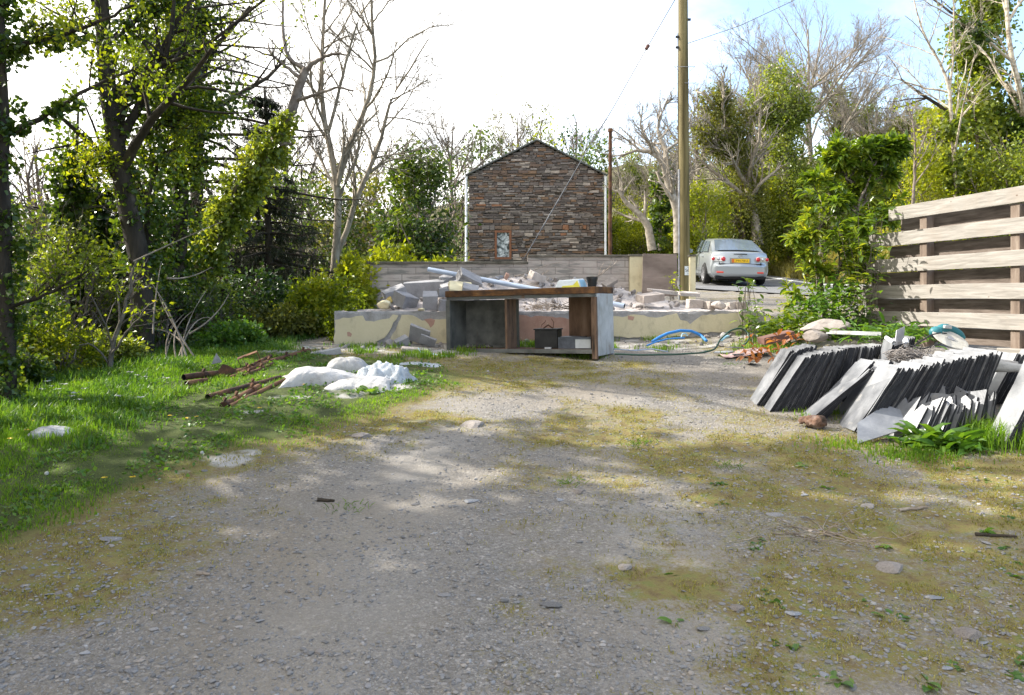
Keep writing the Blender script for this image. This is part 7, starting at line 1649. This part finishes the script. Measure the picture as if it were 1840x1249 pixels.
# ------------------------------------------------------------------ grass, gravel and loose stones
def blades(name, label, N, area, hfun, wid, mat, seed, lean=.5, thin=None):
    """area(rng, n) -> x, y; each blade is one bent strip"""
    rng = np.random.default_rng(seed); x, y = area(rng, N); N = len(x)
    z = zs(x, y) - .005; h = hfun(x, y, rng); a = rng.uniform(0, 6.28, N); l = rng.uniform(.1, 1, N) * lean
    dx, dy = np.cos(a), np.sin(a); w = wid * rng.uniform(.6, 1.3, N) * .5
    B = np.stack([x, y, z], -1); side = np.stack([-dy, dx, np.zeros(N)], -1) * w[:, None]
    fw = np.stack([dx, dy, np.zeros(N)], -1)
    m = B + fw * (h * l * .35)[:, None] + np.array([0, 0, 1.]) * (h * .6)[:, None]
    tp = B + fw * (h * l)[:, None] + np.array([0, 0, 1.]) * (h * (1 - .35 * l))[:, None]
    V = np.stack([B - side, B + side, m + side * .8, m - side * .8, tp], 1)
    b = np.arange(N)[:, None] * 5
    mb = MB(); mb.add(V.reshape(-1, 3), b + np.array([[0, 1, 2, 3]]), b + np.array([[3, 2, 4]]))
    return tag(mb.obj(name, MT[mat], loc=(0, 0, 0)), label, None, kind='stuff')
def lawn_area(rng, n):
    y = 1.9 + (10.5 - 1.9) * rng.random(n * 7) ** 1.15; x = rng.uniform(-6.5, 0.2, n * 7)
    L, M, W_ = masks(x, y); cl = fbm(x * 7, y * 7, 51)
    k = rng.random(n * 7) < np.clip(L * sstep(.22, .52, cl + .14 * L) + .12 * L, 0, 1)
    k &= (x > -.66 * y - .6)
    for (qx, qy, r_) in HOLES: k &= np.hypot((x - qx) / 1.5, y - qy) > r_ * (.3 + .9 * vnoise(x * 9, y * 9, 3))
    return x[k][:n], y[k][:n]
HOLES = [(*c_, r_) for (c_, r_) in POW]
blades('grass', 'bright green lawn grass along the gravel edge', 150000, lawn_area, lambda x, y, r: (.017 + .024 * sstep(.35, .65, fbm(x * 2.6, y * 2.6, 53)) + .035 * sstep(-2.2, -3.4, x)) * r.uniform(.5, 1.3, len(x)), .0058, 'grass', 501)
def lawn_leaf_area(rng, n):
    y = 2.2 + 7.6 * rng.random(n * 6) ** 1.1; x = rng.uniform(-6, 0, n * 6); L, M, W_ = masks(x, y); k = (rng.random(n * 6) < L * sstep(.42, .58, fbm(x * 4, y * 4, 65))) & (x > -.66 * y - .4); return x[k][:n], y[k][:n]
rw = np.random.default_rng(515); xw_, yw_ = lawn_leaf_area(rw, 14000); mbw = MB()
leaf_quads(mbw, np.stack([xw_, yw_, zs(xw_, yw_) + rw.uniform(.005, .035, len(xw_))], -1), .030, rw, up=1.0, ar=.7)
tag(mbw.obj('lawn_weeds', MT['weed'], loc=(0, 0, 0)), 'small broad leaved weeds and clover through the lawn', None, kind='stuff')
def moss_area(rng, n):
    y = rng.uniform(1.9, 9.2, n * 5); x = rng.uniform(-4, 5.2, n * 5); L, M, W_ = masks(x, y); cl = fbm(x * 10, y * 10, 55)
    k = (rng.random(n * 5) < np.clip(M * sstep(.36, .58, cl) * .9, 0, 1)) & (np.abs(x) < .68 * y + .3); return x[k][:n], y[k][:n]
blades('mossy_grass', 'short straw coloured grass and moss on the gravel', 110000, moss_area, lambda x, y, r: r.uniform(.006, .028, len(x)), .005, 'straw', 502, lean=1.1)
def long_area(rng, n):
    y = rng.uniform(5.0, 12.5, n * 4); x = rng.uniform(-8, -1.9, n * 4)
    k = (rng.random(n * 4) < sstep(-2.4, -3.1, x + .25 * (y - 8) * 0 + .5 * (fbm(x, y, 57) - .5)) * sstep(.3, .55, fbm(x * 3, y * 3, 58))) & (x > -.68 * y - .3) & ((y > 8.9) | (x < -.43 * y + .2))
    for (qx, qy, r_) in TUBES: k &= np.hypot(x - qx, y - qy) > r_
    return x[k][:n], y[k][:n]
TUBES = [(*gp((px, py))[0], r_) for (px, py, r_) in ((350, 688, .45), (400, 680, .5), (450, 668, .55), (510, 655, .5), (550, 645, .4), (400, 725, .45), (450, 715, .5), (490, 705, .4), (380, 745, .3))]
blades('long_grass', 'long rank grass under the ivied trees', 42000, long_area, lambda x, y, r: r.uniform(.04, .13, len(x)) * (1 + .5 * sstep(-3.6, -4.6, x)), .009, 'weed', 503, lean=.9)
def foot_area(rng, n):
    y = rng.uniform(8.4, 9.66, n * 6); x = rng.uniform(-2.3, 3.3, n * 6); k = (rng.random(n * 6) < sstep(.50, .62, fbm(x * 3.5, y * 3.5, 59))); return x[k][:n], y[k][:n]
blades('foot_grass', 'grass and small weeds in patches along the foot of the slab', 6500, foot_area, lambda x, y, r: r.uniform(.02, .09, len(x)), .007, 'grass', 504)
def east_area(rng, n):
    c = [gp((1790, 790))[0], gp((1830, 800))[0], gp((1760, 805))[0], gp((1655, 822))[0], gp((1640, 820))[0], gp((1520, 800))[0], gp((1480, 745))[0]]; i = rng.integers(0, len(c), n); c = np.array(c)[i]; return c[:, 0] + rng.normal(0, .14, n), c[:, 1] + rng.normal(0, .10, n)
blades('tall_grass', 'tufts of tall grass round the feet of the slates', 3000, east_area, lambda x, y, r: r.uniform(.03, .20, len(x)) * np.where(x > 3.0, 1.1, .3), .007, 'grass', 505, lean=.7)
def verge_area(rng, n):
    y = rng.uniform(17, 34, n); x = ROADX(y) + rng.uniform(2.6, 6.5, n); return x, y
blades('verge_grass', 'long pale grass on the bank beyond the lane', 45000, verge_area, lambda x, y, r: r.uniform(.15, .6, len(x)), .022, 'straw', 506, lean=.8)
def back_area(rng, n):
    y = rng.uniform(11, 26, n); x = np.where(rng.random(n) < .75, rng.uniform(-11, -2.4, n), rng.uniform(3.7, 4.5, n)); k = (x < 0); return x[k], y[k]
blades('rough_grass', 'rough grass and nettles in the hollow behind the trees', 26000, back_area, lambda x, y, r: r.uniform(.06, .40, len(x)) * np.where(x > 0, .3, 1), .02, 'weed', 507, lean=.9)

def pebbles(name, label, N, area, smin, smax, mat, seed, ico=ICO0):
    rng = np.random.default_rng(seed); x, y = area(rng, N); N = len(x); V, Fc = ico
    s = smin * (smax / smin) ** (rng.random(N) ** 2.8); S = np.stack([s * rng.uniform(.7, 1.5, N), s * rng.uniform(.7, 1.3, N), s * rng.uniform(.3, .75, N)], -1)
    a = rng.uniform(0, 6.28, N); c, sn = np.cos(a), np.sin(a)
    W = V[None] * S[:, None] * (1 + rng.normal(0, .18, (N, len(V), 1)))
    X_ = W[..., 0] * c[:, None] - W[..., 1] * sn[:, None] + x[:, None]; Y_ = W[..., 0] * sn[:, None] + W[..., 1] * c[:, None] + y[:, None]
    Z_ = W[..., 2] + (zs(x, y) + S[:, 2] * .25)[:, None]
    mb = MB(); mb.add(np.stack([X_, Y_, Z_], -1).reshape(-1, 3), (Fc[None] + np.arange(N)[:, None, None] * len(V)).reshape(-1, 3))
    return tag(mb.obj(name, MT[mat], loc=(0, 0, 0)), label, None, kind='stuff')
MT['pebble'] = surf('pebble', [(0, (.125, .122, .12)), (.35, (.19, .183, .178)), (.65, (.22, .213, .208)), (.84, (.30, .26, .22)), (.9, (.32, .31, .30)), (1, (.42, .40, .38))], scale=30, rough=.9, island=.8, bump=0)
def yard_area(rng, n):
    t = rng.random(n * 2); y = 1.9 + (9.3 - 1.9) * t ** 1.5; x = rng.uniform(-1, 1, n * 2) * (.66 * y + .2); L, M, W_ = masks(x, y)
    k = (rng.random(n * 2) > L * 1.3) & (x > -3.6) & (x < 4.6) & (fbm(x * 1.7, y * 1.7, 63) > .30); return x[k][:n], y[k][:n]
pebbles('gravel', 'loose small stones scattered over the gravel yard', 62000, yard_area, .0022, .011, 'pebble', 511)
rs = np.random.default_rng(520)
flat = []
for k in range(5):
    mb = MB(); mb.rock((0, 0, 0), (1, rs.uniform(.55, .9), rs.uniform(.16, .34)), rs, cuts=9, flat=.68); me = mb.mesh('loose_stone', np.zeros(3)); flat.append(me)
    me.polygons.foreach_set('use_smooth', np.zeros(len(me.polygons), bool)); me.materials.append(MT[['stonegrey', 'stonegrey', 'stonebuff', 'stonegrey', 'slate'][k]])
named = [((988, 1090), .050, 0, 'pale bluish flat stone alone in the near gravel'), ((1122, 1021), .045, 2, 'pale squarish stone with smaller stones round it in the gravel'), ((1040, 887), .05, 2, 'buff stone pair in the middle of the yard'), ((1600, 1020), .075, 2, 'long buff stone half buried in moss'), ((1735, 1140), .070, 2, 'flat buff stone in moss nearest the bottom corner'), ((1560, 908), .05, 2, 'pale stone on the moss before the dock plants'), ((200, 972), .06, 0, 'flat grey stone in the lawn edge with a dark chip on it'), ((850, 766), .11, 2, 'long pale flat stone set in the mossy band'), ((650, 785), .09, 2, 'flat pale stone in the moss near the lawn'), ((845, 902), .05, 4, 'flat slate grey stone in the centre of the yard'), ((797, 1078), .03, 0, 'small pale pebble standing out in the near gravel'), ((1262, 1133), .035, 0, 'smooth grey pebble in the near gravel towards the moss'), ((1390, 926), .05, 0, 'double grey stone at the moss edge'), ((745, 905), .03, 0, 'grey stone with pale top west of the yard centre'), ((1325, 1098), .04, 2, 'pale angular stone below the dry grass tangle'), ((1425, 1105), .04, 4, 'diamond shaped grey stone in the moss'), ((1678, 1070), .04, 4, 'blue grey stone among weeds'), ((915, 870), .02, 0, 'tiny white stone chip in the yard centre')]
for (px, s, k, lab) in named:
    g_ = G(*px); o = link(bpy.data.objects.new('loose_stone', flat[k])); o.location = tuple(GP(g_[0], g_[1], s * .05)); o.scale = (s, s, s); o.rotation_euler = (rs.normal(0, .06), rs.normal(0, .06), rs.uniform(-.4, .4)); tag(o, lab, 'stone', 'loose stones on the yard')
for k in range(230):
    y = 2.2 + 7 * rs.random() ** 1.3; x = rs.uniform(-.6, .62) * y
    if x < -3.2 or x > 4.4: continue
    if x < -1.2 and masks(np.array([x]), np.array([y]))[0][0] > .5 and rs.random() < .8: continue
    s = rs.uniform(.010, .026); i = int(rs.integers(0, 5)); o = link(bpy.data.objects.new('loose_stone', flat[i])); o.location = tuple(GP(x, y, s * .06)); o.scale = (s, s, s); o.rotation_euler = (rs.normal(0, .15), rs.normal(0, .15), rs.uniform(0, 6.28)); tag(o, 'small flat stone lying loose on the gravel yard', 'stone', 'small loose stones on the yard')
# dry grass tangle, sticks, flowers
g_ = G(1490, 965); N = 40; p, rd = grow(np.stack([g_[0] + rs.normal(0, .11, N), g_[1] + rs.normal(0, .08, N), np.full(N, float(zs(*g_[:2])) + .012)], -1), rs.normal(0, 1, (N, 3)) * [1, .7, .06], rs.uniform(.08, .24, N), np.full(N, .0028), 6, .25, -.02, rs)
p[..., 2] = np.maximum(p[..., 2], zs(p[..., 0], p[..., 1]) + .004); mb = MB(); mb.tubes(p, rd, 4); tag(mb.obj('dry_stalks', MT['twig']), 'tangle of dry pale stalks lying on the moss', 'stalks')
for k, (px, py, ln, lab) in enumerate(((1790, 965, .18, 'dark dead stick lying by the weeds at the frame edge'), (1640, 915, .16, 'flat pale splinter among stones before the docks'), (365, 1033, .06, 'short brown stick at the edge of the moss'), (585, 898, .10, 'crumbled brown clod in the gravel west of centre'))):
    g_ = G(px, py); a = rs.uniform(-.3, .3); v = np.array([math.cos(a), math.sin(a), 0]); q = np.stack([g_ + v * ln * t + [0, 0, .010] + rs.normal(0, .003, 3) for t in np.linspace(-.5, .5, 6)]); q[:, 2] = zs(q[:, 0], q[:, 1]) + .008; mb = MB(); mb.tubes(q[None], np.linspace(.009, .005, 6)[None] * (1 if k < 3 else 1.3), 6, True); tag(mb.obj('dead_stick' if k < 3 else 'earth_clod', MT['bark_dark' if k in (0, 3) else 'twig']), lab, 'stick' if k < 3 else 'clod')
MT['petal'] = plain('petal', (.36, .36, .32), .9); MT['yellow_petal'] = plain('yellow_petal', (.70, .48, .02), .6); MT['stalk'] = plain('stalk', (.08, .14, .03), .7)
def flower(px, py, kind, h, lab, grp):
    g_ = G(px, py); b = GP(g_[0], g_[1], -.01); t = empty('flower' if kind != 'clock' else 'dandelion_clock', b, lab, 'flower', grp); top = b + np.array([rs.normal(0, .01), rs.normal(0, .01), h])
    MB().tubes(np.stack([b, (b + top) / 2 + [.004, 0, 0], top])[None], np.full((1, 3), .002), 5).obj('stalk', MT['stalk'], t)
    mb = MB()
    if kind == 'clock':
        mb.rock(top, (.011, .011, .011), rs, ico=ICO2, cuts=0); mb.obj('seed_head', MT['petal'], t)
    else:
        n = 6 if kind == 'white' else 14; a = np.arange(n) * 6.283 / n; D_ = np.stack([np.cos(a), np.sin(a), np.full(n, .5)], -1)
        long_leaves(mb, np.tile(top, (n, 1)), D_, .036 if kind == 'white' else .018, rs, ar=.45); mb.obj('petals', MT['petal' if kind == 'white' else 'yellow_petal'], t)
for (px, py) in ((95, 715), (108, 722), (118, 712), (128, 735), (132, 728), (250, 695), (262, 698), (252, 735), (215, 730), (85, 705), (72, 720), (155, 720), (240, 688), (300, 700), (145, 740)): flower(px, py, 'white', .10, 'white nodding flower in the long grass under the trees', 'white flowers in the long grass')
for (px, py) in ((60, 765), (55, 780), (185, 872), (240, 870), (300, 758), (335, 762), (545, 702), (470, 745), (20, 800), (350, 760)): flower(px, py, 'yellow', .05, 'small yellow dandelion in the lawn', 'yellow dandelions in the lawn')
flower(74, 880, 'clock', .10, 'grey dandelion seed head at the lawn edge near the frame corner', None)
flower(362, 828, 'clock', .06, 'pale dandelion seed head by the spilled white powder', None)
